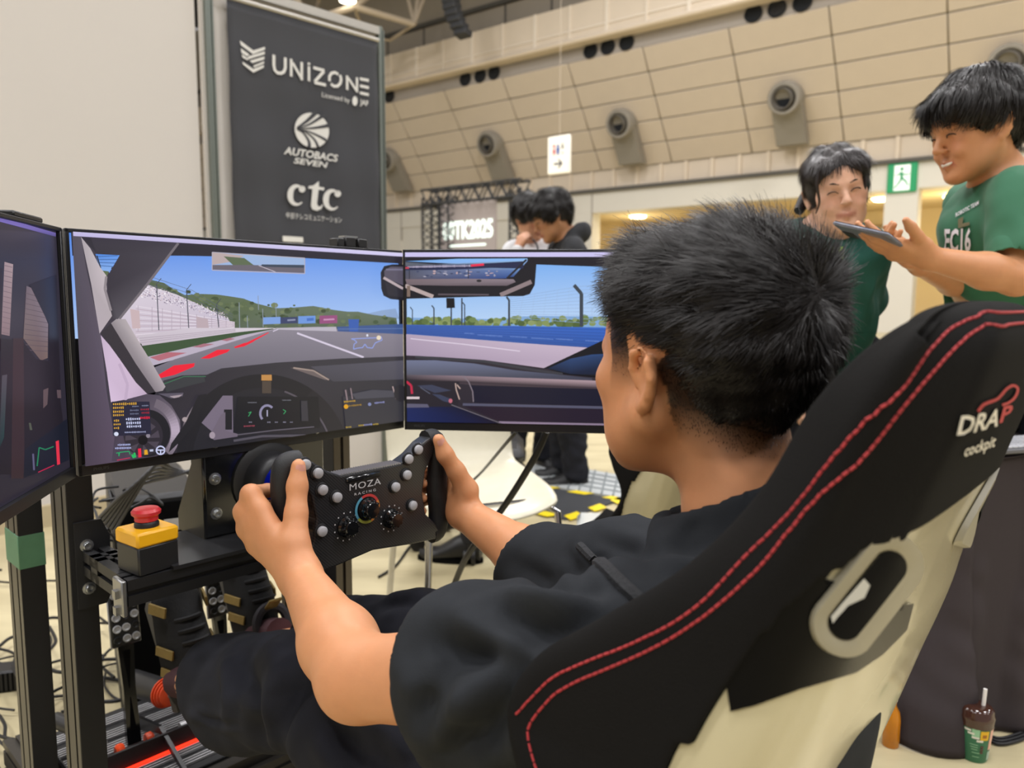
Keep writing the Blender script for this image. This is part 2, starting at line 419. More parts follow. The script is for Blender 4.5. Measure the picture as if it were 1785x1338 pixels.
obj('arrow_mark', flat(poly_mesh([[(-.12, -.25), (.08, -.25), (.08, -.21), (-.12, -.21)], [(.0, -.12), (.045, -.12), (.145, -.23), (.09, -.23)], [(.0, -.34), (.09, -.23), (.145, -.23), (.045, -.34)]]), m), MATS['mark_black'], sg, smooth=False)
g = MB(); g.cyl((0, 0, sh / 2), (0, 0, 19 - c.z), 0.006, n=6); obj('hanging_wire', g, M_cream, sg)

# green running-figure exit sign on the pillar
q = at_wall(1573, 310); ex = thing('exit_sign', 'green emergency exit sign with running figure on the pillar', 'sign', WM @ Matrix.Translation((q.x, -0.02, q.z)))
sw = at_wall(1599, 310).x - at_wall(1547, 310).x; sh = abs(at_wall(1573, 285).z - at_wall(1573, 336).z)
g = MB(); g.box((0, 0, 0), (sw, 0.16, sh), bev=0.03); obj('sign_board', g, mat('exit_green', '#17824f', rough=0.4, emit='#1f9a62', estr=0.35), ex)
m = Matrix.Translation((0, -0.09, 0)) @ Matrix.Rotation(math.pi / 2, 4, 'X'); u = sw / 2
ME = mat('exit_white', '#f4fbf2', emit='#f4fbf2', estr=0.35)
obj('doorway_mark', flat(poly_mesh([[(-.52 * u, -.93 * u), (.55 * u, -.93 * u), (.55 * u, .9 * u), (-.52 * u, .9 * u)]]), m), ME, ex, smooth=False)
m2 = Matrix.Translation((0, -0.1, 0)) @ Matrix.Rotation(math.pi / 2, 4, 'X')
def strokes(segs):
    mb = MB()
    for (a, b, w) in segs:
        a = Vector((a[0], a[1], 0)); b = Vector((b[0], b[1], 0)); d = (b - a).normalized(); n = Vector((-d.y, d.x, 0)) * w / 2
        mb.add([a - n, b - n, b + n, a + n], [(0, 1, 2, 3)])
    return mb
g = strokes([((-.05 * u, .4 * u), (.0 * u, -.05 * u), .2 * u), ((0, -.05 * u), (.3 * u, -.3 * u), .13 * u), ((.3 * u, -.3 * u), (.42 * u, -.6 * u), .1 * u), ((0, -.05 * u), (-.2 * u, -.4 * u), .13 * u), ((-.2 * u, -.4 * u), (-.45 * u, -.75 * u), .1 * u),
             ((-.05 * u, .35 * u), (.3 * u, .15 * u), .09 * u), ((-.05 * u, .38 * u), (-.4 * u, .15 * u), .09 * u), ((.3 * u, .15 * u), (.5 * u, .28 * u), .08 * u)])
g.add([(p[0], p[1], 0) for p in disc(-.02 * u, .62 * u, .13 * u)], [tuple(range(14))])
obj('running_figure', flat(g, m2), MATS['exit_green'], ex, smooth=False)

# roof trusses over the far hall, seen above the banner
tr = thing('roof_truss', 'beige steel roof truss above the black banner', 'roof truss', at_Y(615, 8, 34))
M_TL = mat('truss_light', '#b9aa95', rough=0.6)
nodes = dict(a=(618, 12, 34), b=(540, 36, 33), c=(722, 42, 35), d=(636, 66, 36), e=(560, -60, 33), f=(700, -50, 36), g=(500, -30, 33), h=(735, -40, 36), i=(680, 70, 37), j=(600, 62, 36), k=(760, -60, 36), l=(555, 5, 36))
P = {k_: at_Y(*v) for k_, v in nodes.items()}
for (a, b, r) in (('a', 'b', .14), ('a', 'c', .14), ('a', 'e', .13), ('a', 'f', .13), ('b', 'g', .12), ('b', 'l', .08), ('c', 'h', .11), ('c', 'f', .08), ('c', 'k', .08), ('d', 'j', .06), ('d', 'i', .06), ('d', 'a', .07), ('j', 'b', .07), ('i', 'c', .07), ('l', 'e', .08)):
    g = MB(); g.cyl(P[a], P[b], r, n=8); obj('strut', g, M_TL, tr, world=True)
q = at_Y(606, 2, 33.5); g = MB(); g.lathe([(0.0, 0), (.35, 0.0), (.3, .3), (.1, .4)], Matrix.Translation(q), 16); obj('hall_floodlight', g, mat('flood_white', '#ffffff', emit='#fff6e0', estr=6), tr, world=True)

# black loudspeaker array hanging below the roof
la = thing('speaker_array', 'dark curved loudspeaker array hanging in front of the balcony', 'loudspeaker', at_Y(795, 0, 33))
for i in range(9):
    a, b = (786 + (max(0, i - 3)) ** 1.6 * 1.6, -34 + i * 11.5)
    q = at_Y(a, b, 33); g = MB(); g.box((0, 0, 0), (0.68, .5, .27), Matrix.Rotation(-0.65, 4, 'Z') @ Matrix.Rotation(-0.05 * max(0, i - 3), 4, 'X'), bev=0.04)
    g.v = [tuple(Vector(p) + q) for p in g.v]; obj('speaker_box', g, mat('speaker_dark', '#3c3d40', rough=0.6), la, world=True)
g = MB(); q = at_Y(786, -40, 33); g.cyl(q, (q.x, q.y, 19), .03); obj('hanging_chain', g, M_seam, la, world=True)

# stage truss with a screen
q = at_Y(820, 440, 27); dirx = WS
L = at_plane(752, 345, at_Y(738, 345, 27), WN); R_ = at_plane(905, 338, at_Y(738, 345, 27), WN)
st = thing('stage_truss', 'black lattice truss gate around a grey projection screen', 'truss', Matrix.Translation((L.x, L.y, 0)))
M_tb = mat('truss_black', '#26272a', rough=0.5)
w = (R_ - L).length; hgt = L.z; fm = Matrix.Translation((-L.x, -L.y, 0)) @ frame((L.x, L.y, 0), WS)
def lattice(a, b, s, nm):
    a = Vector(a); b = Vector(b); d = (b - a); ln = d.length; m = Matrix.Translation(a) @ d.to_track_quat('Z', 'Y').to_matrix().to_4x4()
    g = MB(); k = max(2, int(ln / (s * 1.1)))
    for (x, y) in ((-s, -s), (s, -s), (s, s), (-s, s)): g.cyl(m @ Vector((x, y, 0)), m @ Vector((x, y, ln)), s * .17, n=6)
    for i in range(k):
        z0, z1 = ln * i / k, ln * (i + 1) / k
        for (p, r) in (((-s, -s), (s, -s)), ((s, -s), (s, s)), ((s, s), (-s, s)), ((-s, s), (-s, -s))):
            if i % 2: p, r = r, p
            g.cyl(m @ Vector((*p, z0)), m @ Vector((*r, z1)), s * .1, n=5)
    return obj(nm, (([fm @ Vector(p) for p in g.v]), g.f), M_tb, st)
lattice((0, 0, 0), (0, 0, hgt), .22, 'truss_post'); lattice((0.75, 0, 0), (0.75, 0, hgt), .22, 'truss_post'); lattice((w, 0, 0), (w, 0, hgt), .22, 'truss_post')
lattice((-.25, 0, hgt), (w + .25, 0, hgt), .25, 'truss_beam')
a = at_plane(766, 362, at_Y(738, 345, 27), WN); b = at_plane(862, 352, at_Y(738, 345, 27), WN)
s0 = (a - L).dot(WS); s1 = (b - L).dot(WS)
g = MB(); g.box(((s0 + s1) / 2, 0.1, hgt / 2 + .1), (s1 - s0, .06, hgt - .7)); obj('projection_screen', ([fm @ Vector(p) for p in g.v], g.f), mat('screen_grey', '#8f8580', rough=0.6, emit='#9a8f8c', estr=0.35), st)
v, f = textmesh('00TK2025', size=(s1 - s0) * .215, bold=.02); zt = (at_plane(815, 414, at_Y(738, 345, 27), WN)).z
m = fm @ Matrix.Translation(((s0 + s1) / 2, 0.06, zt)) @ Matrix.Rotation(math.pi / 2, 4, 'X') @ Matrix.Diagonal((1, 1.55, 1, 1))
obj('screen_lettering', flat((v, f), m), mat('letter_glow', '#e8f4ec', emit='#e4f5ea', estr=1.0), st, smooth=False)
v, f = textmesh('EXHIBITION', size=(s1 - s0) * .1); m = fm @ Matrix.Translation(((s0 + s1) / 2, 0.06, zt - .28)) @ Matrix.Rotation(math.pi / 2, 4, 'X')
obj('screen_lettering', flat((poly_mesh([[(-.8, 0), (.8, 0), (.8, .07), (-.8, .07)]])), m), MATS['letter_glow'], st, smooth=False)

# ---------------------------------------------------------------- booth partition and banner
PL = at_z(393, -3, 2.62); PR = at_z(655, 72, 2.62); pd = (PR - PL); pw = pd.length; pd.normalize()
PLm = frame((PL.x, PL.y, 0), pd)                          # x along the partition, y away from the camera
M_part = mat('partition_white', '#cdc8c3', rough=0.75, vary=0.015, scale=3)
M_alu = mat('alu_grey', '#7e857f', rough=0.4, metal=0.6)
g = MB(); g.box((-2.6, .05, 1.35), (4.9, .03, 2.7)); g.box((pw / 2 - .02, .05, 1.35), (pw + .20, .03, 2.7))
wl = tag(obj('wall_left', g, M_part), kind='structure'); wl.matrix_basis = PLm
for x in (-.085, pw + .045):
    g = MB(); g.prism([(.022 * math.cos(a + .39), .022 * math.sin(a + .39)) for a in np.linspace(0, 2 * math.pi, 8, endpoint=False)], 0, 2.72, Matrix.Translation((x, .03, 0)))
    g.box((x - .016, .01, 1.35), (.008, .012, 2.7)); g.box((x + .016, .01, 1.35), (.008, .012, 2.7)); obj('partition_post', g, M_alu, wl)
g = MB(); g.box((pw / 2 - .02, .02, 2.69), (pw + .1, .035, .045)); g.box((-2.6, .03, 2.69), (4.9, .035, .045)); obj('partition_rail', g, mat('alu_light', '#b9b5ae', rough=0.4, metal=0.4), wl)
g = MB(); g.box((-2.6, .02, .05), (4.9, .04, .10)); obj('partition_foot_rail', g, mat('baseboard_tan', '#b7a98a', rough=0.6), wl)

bn = thing('sponsor_banner', 'charcoal fabric banner with white sponsor logos on the white partition', 'banner', PLm @ Matrix.Translation((0, -.012, 0)))
P = []
for j in range(25):
    z = 1.30 + (2.62 - 1.30) * j / 24
    P.append([(pw * i / 24, .006 * math.sin(i * .9 + j * .2) * (1 - j / 26) - .004 * math.sin(j * .8), z) for i in range(25)])
g = MB(); g.grid(P); obj('banner_cloth', g, mat('banner_charcoal', '#3f4045', rough=0.85, vary=0.08, scale=4), bn, solid=.002)
g = MB(); g.cyl((-.01, 0, 2.625), (pw + .01, 0, 2.625), .012); obj('banner_rod', g, MATS['alu_light'], bn)
M_print = mat('print_white', '#d9d8d4', rough=0.8)
def on_banner(x, y):
    p = PLm.inverted() @ at_plane(x, y, PL, PLm.to_3x3() @ Vector((0, 1, 0))); return (p.x, p.z)
BT = Matrix.Translation((0, -.014, 0)) @ Matrix.Rotation(math.pi / 2, 4, 'X')
def btext(name, s, x0, x1, yb, cap, shear=0.0, bold=0.0, yb2=None, space=1.0):
    """text between two photo columns, cap height in photo rows at the first column"""
    a = on_banner(x0, yb); b = on_banner(x1, yb if yb2 is None else yb2); t = on_banner(x0, yb - cap)
    v, f = textmesh(s, 1.0, align='LEFT', shear=shear, bold=bold, space=space)
    mx0 = min(p.x for p in v); mx1 = max(p.x for p in v); my = max(p.y for p in v)
    sx = (b[0] - a[0]) / (mx1 - mx0); sy = (t[1] - a[1]) / my; tilt = 0
    return obj(name, flat(([Vector(((p.x - mx0) * sx + a[0], p.y * sy + a[1], 0)) for p in v], f), BT), M_print, bn, smooth=False)
def bpoly(name, polys): return obj(name, flat(poly_mesh([[on_banner(*p) for p in q] for q in polys]), BT), M_print, bn, smooth=False)
# chevron emblem
Z = lambda x, y: (380 + x * .3213, y * .3213)
bpoly('emblem', [[Z(107, 225), Z(130, 243), Z(180, 280), Z(243, 260), Z(243, 275), Z(178, 300), Z(112, 250)][:7], [Z(112, 268), Z(160, 302), Z(145, 312), Z(116, 292)], [Z(150, 312), Z(242, 285), Z(241, 300), Z(152, 328)],
               [Z(118, 300), Z(150, 322), Z(152, 334), Z(121, 318)], [Z(160, 335), Z(240, 312), Z(239, 328), Z(175, 348)], [Z(121, 340), Z(180, 380), Z(237, 358), Z(236, 372), Z(180, 400), Z(124, 355)], [Z(180, 362), Z(238, 338), Z(238, 350), Z(184, 372)]])
# word mark drawn letter by letter with its stencil gaps
def bstroke(name, segs, w):
    mb = MB()
    for seg in segs:
        pts = [Vector((*on_banner(*Z(*p)), 0)) for p in seg]
        for i in range(len(pts)):
            t = (pts[min(i + 1, len(pts) - 1)] - pts[max(i - 1, 0)]).normalized(); nn = Vector((-t.y, t.x, 0)) * w / 2
            mb.v += [tuple(pts[i] - nn), tuple(pts[i] + nn)]
            if i: k_ = len(mb.v); mb.f.append((k_ - 4, k_ - 2, k_ - 1, k_ - 3))
    return obj(name, flat(mb, BT), M_print, bn, smooth=False)
WL = .0125 * pw / .95
bstroke('letter', [[(291, 303), (291, 360), (296, 385), (310, 400), (330, 403), (345, 395), (353, 375), (353, 318)]], WL * 1.35)
bstroke('letter', [[(385, 325), (385, 420)], [(392, 345), (438, 425)], [(442, 342), (442, 440)]], WL * 1.25)
bstroke('letter', [[(481, 365), (481, 445)], [(481, 345), (481, 358)]], WL * 1.2)
bstroke('letter', [[(505, 372), (565, 388)], [(562, 392), (512, 448)], [(510, 452), (573, 466)]], WL * 1.35)
bstroke('letter', [[(640, 408), (622, 398), (603, 402), (592, 420), (592, 445)], [(600, 460), (615, 472), (635, 472), (650, 458), (655, 440), (654, 425), (648, 412)]], WL * 1.35)
bstroke('letter', [[(688, 415), (688, 492)], [(694, 428), (740, 498)], [(741, 425), (741, 505)]], WL * 1.25)
bstroke('letter', [[(757, 432), (805, 441)], [(757, 470), (805, 480)], [(757, 508), (805, 518)]], WL * 1.3)
btext('small_print', 'Licensed by', *[380 + v * .3213 for v in (552, 702)], 170, 8, yb2=182)
bpoly('small_emblem', [[(380 + (730 + 14 * math.cos(a)) * .3213, (552 + 26 * math.sin(a)) * .3213) for a in np.linspace(0, 6.28, 14, endpoint=False)]])
btext('small_print', 'JAF', *[380 + v * .3213 for v in (758, 803)], 183, 9, bold=.02, yb2=187)
# round emblem: disc cut by curved dark blades
E_ = [(380 + (497 + 93 * math.cos(a)) * .3213, (710 + 94 * math.sin(a) + 8 * math.cos(a)) * .3213) for a in np.linspace(0, 2 * math.pi, 36, endpoint=False)]
bpoly('round_emblem', [E_])
M_bdark = MATS['banner_charcoal']
mb = MB(); o_ = (415, 700)
for (pts, w0, w1) in (([(415, 697), (470, 660), (520, 612)], 3, 14), ([(415, 699), (480, 680), (545, 640), (575, 625)], 2, 12), ([(415, 701), (490, 700), (560, 690), (595, 682)], 2, 12), ([(415, 703), (480, 718), (540, 745), (575, 765)], 2, 9), ([(415, 704), (465, 722), (510, 760), (530, 800)], 2, 9), ([(415, 706), (450, 725), (480, 770), (482, 805)], 2, 12)):
    pp = spline([Vector((*on_banner(*Z(*p)), 0.0012)) for p in pts], 5)
    for i, p in enumerate(pp):
        t = (pp[min(i + 1, len(pp) - 1)] - pp[max(i - 1, 0)]).normalized(); w_ = (w0 + (w1 - w0) * i / len(pp)) * .3213 * .0032
        nn = Vector((-t.y, t.x, 0)) * w_; mb.v += [tuple(p - nn), tuple(p + nn)]
        if i: k_ = len(mb.v); mb.f.append((k_ - 4, k_ - 2, k_ - 1, k_ - 3))
obj('emblem_blades', flat(mb, BT), M_bdark, bn, smooth=False)
btext('sponsor_name', 'AUTOBACS', *[380 + v * .3213 for v in (345, 640)], 269, 13, shear=.25, bold=.025, yb2=282)
btext('sponsor_name', 'SEVEN', *[380 + v * .3213 for v in (398, 585)], 285, 10, shear=.25, bold=.025, yb2=292)
# serif ctc mark
def arc(cx, cy, rx, ry, a0, a1, n=14): return [(cx + rx * math.cos(a), cy + ry * math.sin(a)) for a in np.linspace(a0, a1, n)]
for (cx, cy) in ((412, 1060), (605, 1085)):
    mb = MB(); A = arc(cx, cy, 48, 58, -.75, -5.5, 18)
    for i, p in enumerate(A):
        t = i / 17; w_ = (8 + 24 * math.sin(math.pi * min(1, t * 1.05)) ** 1.2); ang = -.75 + (-5.5 + .75) * t
        o1 = on_banner(*Z(p[0], p[1])); o2 = on_banner(*Z(p[0] - w_ * math.cos(ang), p[1] - w_ * math.sin(ang)))
        mb.v += [(o1[0], o1[1], 0), (o2[0], o2[1], 0)]
        if i: k_ = len(mb.v); mb.f.append((k_ - 4, k_ - 2, k_ - 1, k_ - 3))
    pts = [on_banner(*Z(*p)) for p in disc(cx + 32, cy - 32, 18)]; mb.add([(p[0], p[1], 0) for p in pts], [tuple(range(len(pts)))])
    obj('letter', flat(mb, BT), M_print, bn, smooth=False)
bpoly('letter', [[Z(535, 985), Z(535, 1015), Z(565, 1020), Z(563, 1035), Z(533, 1031), Z(525, 1105), Z(530, 1120), Z(545, 1122), Z(552, 1110), Z(558, 1112), Z(548, 1135), Z(525, 1145), Z(500, 1138), Z(492, 1118), Z(500, 1028), Z(478, 1024), Z(480, 1012), Z(505, 1008)]])
btext('small_print', '中部テレコミュニケーション', *[380 + v * .3213 for v in (358, 658)], 380, 10, yb2=388)
g = MB(); a = on_banner(*Z(340, 1285)); b = on_banner(*Z(450, 1312)); g.box(((a[0] + b[0]) / 2, -.012, (a[1] + b[1]) / 2), (b[0] - a[0], .004, .03)); obj('paper_tag', g, mat('paper_white', '#e2e0da', rough=0.8), bn)

# ---------------------------------------------------------------- three monitors and the race on them
MW, MH = 0.614, 0.363
M_bezel = mat('monitor_black', '#17181b', rough=0.42, vary=0.05)
M_back = mat('monitor_back', '#1d1e21', rough=0.6)
M_glow = attr_mat('screen_light', rough=0.35, emission=True, strength=1.0, spec=0.4)  # grazing reflection haze is put into the picture's dark colours
def clip_rect(pts, x0, x1, z0, z1):
    def cut(P, k, lim, sg):
        out = []
        for i in range(len(P)):
            a, b = P[i - 1], P[i]; ia, ib = sg * (a[k] - lim) <= 0, sg * (b[k] - lim) <= 0
            if ia != ib:
                t = (lim - a[k]) / (b[k] - a[k]); out.append(tuple(a[j] + (b[j] - a[j]) * t for j in range(len(a))))
            if ib: out.append(b)
        return out
    for k, lim, sg in ((0, x0, -1), (0, x1, 1), (1, z0, -1), (1, z1, 1)):
        pts = cut(pts, k, lim, sg)
        if len(pts) < 3: return []
    return pts
class Screen:
    def __init__(s, name, label, m):
        s.m = m; s.inv = m.inverted(); s.t = thing(name, label, 'monitor', m); s.v = []; s.f = []; s.c = []; s.n = 0
        g = MB(); g.box((0, .010, MH / 2), (MW, .016, MH), bev=.002); g.box((0, -.001, .0085), (MW, .006, .017), bev=.001)
        for a in (-1, 1): g.box((a * (MW / 2 - .003), -.001, MH / 2), (.006, .006, MH), bev=.001)
        g.box((0, -.001, MH - .003), (MW, .006, .006), bev=.001); obj('bezel', g, M_bezel, s.t)
        g = MB(); g.box((0, .030, MH / 2), (MW * .8, .03, MH * .7), bev=.012); obj('rear_housing', g, M_back, s.t)
        s.p0 = m @ Vector((0, 0, 0)); s.nn = m.to_3x3() @ Vector((0, 1, 0))
    def loc(s, x, y):
        p = s.inv @ at_plane(x, y, s.p0, s.nn); return (p.x, p.z)
    def poly(s, pts, col):
        cols = [lin(c) for c in col] if isinstance(col, (list, tuple)) and isinstance(col[0], str) and len(col) == len(pts) else [lin(col)] * len(pts)
        q = [(*s.loc(*p), *c) for p, c in zip(pts, cols)]
        q = clip_rect(q, -MW / 2 + .006, MW / 2 - .006, .017, MH - .006)
        if len(q) < 3: return
        y = .0019 - .00002 * s.n; s.n += 1; k = len(s.v)
        for p in q: s.v.append((p[0], y, p[1])); s.c.append((p[2], p[3], p[4], 1))
        s.f.append(tuple(range(k, k + len(q))))
    def z4(s, pts, col): s.poly([(x * .3587, 360 + y * .3587) for x, y in pts], col)
    def z5(s, pts, col): s.poly([(380 + x * .299, 400 + y * .299) for x, y in pts], col)
    def z6(s, pts, col): s.poly([(640 + x * .284, 400 + y * .284) for x, y in pts], col)
    def z1(s, pts, col): s.poly([(150 + x * .1513, 660 + y * .1513) for x, y in pts], col)
    def line(s, pts, w, col, z=None):
        if z: o, k = z; pts = [(o[0] + x * k, o[1] + y * k) for x, y in pts]; w = w * k
        for a, b in zip(pts, pts[1:]):
            d = math.hypot(b[0] - a[0], b[1] - a[1]) or 1; nx, ny = -(b[1] - a[1]) / d * w / 2, (b[0] - a[0]) / d * w / 2
            s.poly([(a[0] + nx, a[1] + ny), (b[0] + nx, b[1] + ny), (b[0] - nx, b[1] - ny), (a[0] - nx, a[1] - ny)], col)
    def glyphs(s, x0, x1, y, h, slope, col, step=None):     # a row of tiny unreadable read-out characters
        step = step or h * .72; x = x0
        while x < x1:
            yy = y + (x - x0) * slope
            s.line([(x, yy), (x + step * .62, yy + slope * step)], h * random.uniform(.5, .95), col); x += step
    def done(s):
        me = bpy.data.meshes.new('picture'); me.from_pydata(s.v, [], s.f); me.update()
        ca = me.color_attributes.new('tint', 'FLOAT_COLOR', 'POINT'); ca.data.foreach_set('color', [c for q in s.c for c in q])
        obj('screen_picture', me, M_glow, s.t); return s.t
Z4 = ((0, 360), .3587); Z5 = ((380, 400), .299); Z6 = ((640, 400), .284); Z1 = ((150, 660), .1513)
def ell(cx, cy, rx, ry, n=28, a0=0, a1=2 * math.pi): return [(cx + rx * math.cos(a), cy + ry * math.sin(a)) for a in np.linspace(a0, a1, n, endpoint=(a1 - a0 < 6.2))]

CA = .823; ce = Vector((math.cos(CA), math.sin(CA), 0)); CTL = Vector((-.6437, 1.094, 1.1625 - MH))
mc = Screen('center_monitor', 'wide center monitor showing the track ahead, straight behind the steering wheel', frame(CTL + ce * MW / 2, ce))
S = mc
# sky, hills, far side
S.poly([(100, 395), (700, 430), (700, 590), (100, 590)], ['#4f86e6', '#5a90ea', '#b4d0f4', '#a9c6f2'])
S.z5([(800, 500), (880, 488), (960, 470), (1040, 460), (1060, 520), (800, 520)], '#8fa8cf')
hill = [(230, 470), (262, 487), (287, 493), (305, 505), (323, 514), (351, 512), (378, 513), (400, 516), (425, 520), (449, 529), (482, 537), (511, 536), (547, 533), (583, 540), (607, 543), (625, 543), (649, 548), (692, 554), (700, 600), (380, 600), (200, 600)]
S.poly(hill, ['#56644a'] * 4 + ['#5f6d52'] * 6 + ['#66735f'] * 8 + ['#4e5a4a'] * 3)
for i in range(150):
    x = random.uniform(300, 690); y = random.uniform(530 + abs(x - 540) * -.02, 572)
    if y < 516 + (x - 380) * .12: continue
    r = random.uniform(1.5, 5); S.poly(ell(x, y, r * 1.4, r, 7), random.choice(['#4a5a40', '#5d6b4d', '#6c7858', '#445038', '#75805f']))
for i in range(40):
    x = random.uniform(240, 400); y = 486 + (x - 240) * .2 + random.uniform(4, 40); r = random.uniform(2, 5)
    S.poly(ell(x, y, r * 1.5, r, 7), random.choice(['#46543c', '#5b694a', '#3e4b37', '#6c7857']))
for (x, y0, y1) in ((449, 515, 540), (416, 527, 572), (457, 538, 570), (480, 530, 560), (430, 550, 572)): S.line([(x, y0), (x + 1, y1)], 1.2, '#8d97a5')
for (x0, x1, c, y0, y1) in ((458, 488, '#7da0de', 553, 564), (488, 518, '#3b4468', 553, 563), (519, 549, '#6f97dc', 551, 563), (556, 587, '#96507e', 550, 563)): S.poly([(x0, y0), (x1, y0 - 1), (x1, y1), (x0, y1 + 1)], c)
S.line([(500, 558), (514, 557)], 3, '#8a90ad'); S.line([(534, 557), (546, 556)], 5, '#4a72c0'); S.line([(563, 557), (582, 556)], 3, '#c58fb4')
# grandstand
gs = [(205, 475), (252, 494), (275, 503), (307, 513), (340, 528), (377, 546), (398, 556), (405, 572), (323, 585), (240, 599), (195, 560)]
S.poly(gs, ['#cfc4d2', '#d6ccd9', '#d6ccd9', '#d6ccd9', '#cfc6d4', '#c8bfd0', '#c2b9cb', '#bcb2c4', '#c6bac8', '#d0c2cc', '#cfc4d2'])
for i in range(420):
    t = random.random() ** 1.15; x = 228 + t * 165; y = 497 + t * 53 + random.uniform(-1, 1) * (14 - 10 * t) + (2 if random.random() < .5 else 0)
    w = random.uniform(1, 3.4) * (1 - t * .5); S.poly([(x, y), (x + w, y + .5), (x + w, y + 2), (x, y + 1.6)], random.choice(['#8e8398', '#efe8f0', '#a79bb0', '#f6f0f6', '#776d82', '#c9b8c0', '#e3cfd2']))
for i in range(14):
    t = i / 13; S.line([(232, 533 + 68 * t * .95), (404, 561 + 12 * t)], 1.0, '#b7a3b0' if i % 2 else '#e6dce6')
for i in range(12):
    t = i / 11; x = 236 + t ** .8 * 165; S.line([(x, 532 + t * 28), (x, 577 - t * 8)], 1.0, '#b3a5b4')
S.poly([(222, 538), (238, 541), (240, 572), (226, 572)], '#c9b2b6'); S.poly([(337, 551), (357, 556), (359, 572), (338, 572)], '#bba8b0')
for (x, y0, y1) in ((268, 495, 575), (320, 505, 574), (372, 530, 570)): S.line([(x, y0), (x + 4, y1)], 1.6, '#454a56'); S.line([(x, y0), (x + 8, y0 - 10)], 1.2, '#454a56')
for k in range(3): S.line([(250, 480 + 7 * k), (330, 506 + 7 * k), (400, 548 + 4 * k)], .7, '#5d6675')
# wall, grass, kerbs, road
S.poly([(235, 585), (323, 571), (405, 571), (470, 571), (480, 573), (405, 580), (243, 602)], ['#c9bfc9', '#cfc5d0', '#cfc5d0', '#d5cdd6', '#d5cdd6', '#cfc5d0', '#c2b6c2'])
for k in range(3): S.line([(238, 589 + k * 4), (405, 573 + k * 2)], .8, '#a899a8')
S.poly([(243, 602), (405, 579), (470, 572), (474, 575), (420, 584), (330, 608), (252, 622)], '#3d5339')
S.poly([(252, 621), (420, 583), (478, 572), (481, 575), (430, 590), (262, 636)], '#b9aec0')
for (a, b) in (([(256, 622), (287, 613), (320, 614), (272, 628)], '#b46b78'), ([(330, 604), (350, 598), (368, 599), (345, 605)], '#a8707e'), ([(380, 592), (395, 588), (404, 590), (390, 594)], '#a8707e')): S.poly(a, b)
S.poly([(258, 665), (262, 640), (300, 625), (463, 576), (482, 571), (550, 569), (583, 573), (700, 581), (700, 640), (262, 670)], ['#6a6672', '#736e7b', '#7d7885', '#8a8490', '#8f8996', '#8f8996', '#8b8592', '#857f8c', '#746f7b', '#615d69'])
for q in ([(271, 652), (298, 636), (334, 632), (333, 638), (300, 652), (274, 658)], [(344, 624), (373, 609), (396, 608), (391, 613), (360, 624)], [(402, 604), (420, 597), (438, 594), (420, 603), (404, 606)], [(425, 596), (461, 579), (464, 579), (431, 597)]): S.poly(q, '#ee2038')
S.line([(512, 580), (628, 622)], 3.2, '#d6cce0'); S.line([(470, 577), (480, 573)], 1.5, '#d6cce0')
S.poly([(474, 571), (580, 569), (581, 577), (480, 574)], '#b9b3c0'); S.poly([(581, 569), (700, 564), (700, 582), (583, 577)], '#41598e'); S.poly([(601, 556), (620, 556), (618, 577), (603, 577)], '#3c5fae')
S.line([(583, 573), (700, 572)], 1.2, '#5f78ab')
# track map
mp = [(606, 590), (652, 588), (658, 586), (660, 592), (648, 597), (643, 606), (634, 605), (630, 599), (626, 605), (617, 606), (610, 608), (611, 599), (616, 596), (612, 592), (606, 590)]
S.line(mp, 1.6, '#8f9fe0'); S.poly(ell(654, 588, 4, 4, 12), '#e9d9c0'); S.poly(ell(634, 584, 1.8, 2.4, 8), '#dfe2f2')
# roof edge, virtual mirror, dash
S.poly([(100, 395), (700, 430), (700, 460), (525, 450), (310, 446), (100, 446)], '#2c2934')
S.poly([(364, 440), (525, 450), (525, 476), (364, 470)], '#9bb4dc'); S.poly([(364, 440), (420, 446), (400, 456), (364, 462)], '#b9a8a8'); S.poly([(384, 447), (420, 450), (436, 462), (400, 462)], '#5e6b52')
S.poly([(364, 462), (435, 462), (525, 466), (525, 476), (364, 470)], '#6b6570'); S.poly([(450, 461), (525, 462), (525, 467), (450, 465)], '#3e4858'); S.line([(445, 463), (474, 474)], 1.2, '#c8bfcc')
S.line([(364, 440), (525, 450), (525, 477), (364, 471), (364, 440)], 1.4, '#b4aebc')
D0 = '#2b2930'
S.poly([(255, 700), (280, 662), (312, 653), (355, 652), (380, 641), (476, 631), (589, 624), (700, 620), (700, 760), (130, 830), (200, 700)], ['#2c2a33', '#34313a', '#34313a', '#302d35', '#34323a', '#36343b', '#3a383f', '#3a383f', '#2a292e', '#2d2830', '#39333f'])
S.poly([(535, 638), (700, 627), (700, 660), (575, 664)], ['#4d4b55', '#585662', '#504e59', '#46444d'])
S.poly([(278, 664), (312, 655), (350, 656), (352, 664), (320, 672), (285, 682)], '#3a3c40'); S.line([(280, 668), (315, 655), (353, 655)], 1.8, '#3e6a52')
S.poly([(500, 640), (535, 643), (568, 661), (560, 661)], '#6c6060'); S.line([(505, 640), (540, 645), (567, 661)], 2.5, '#a08e86')
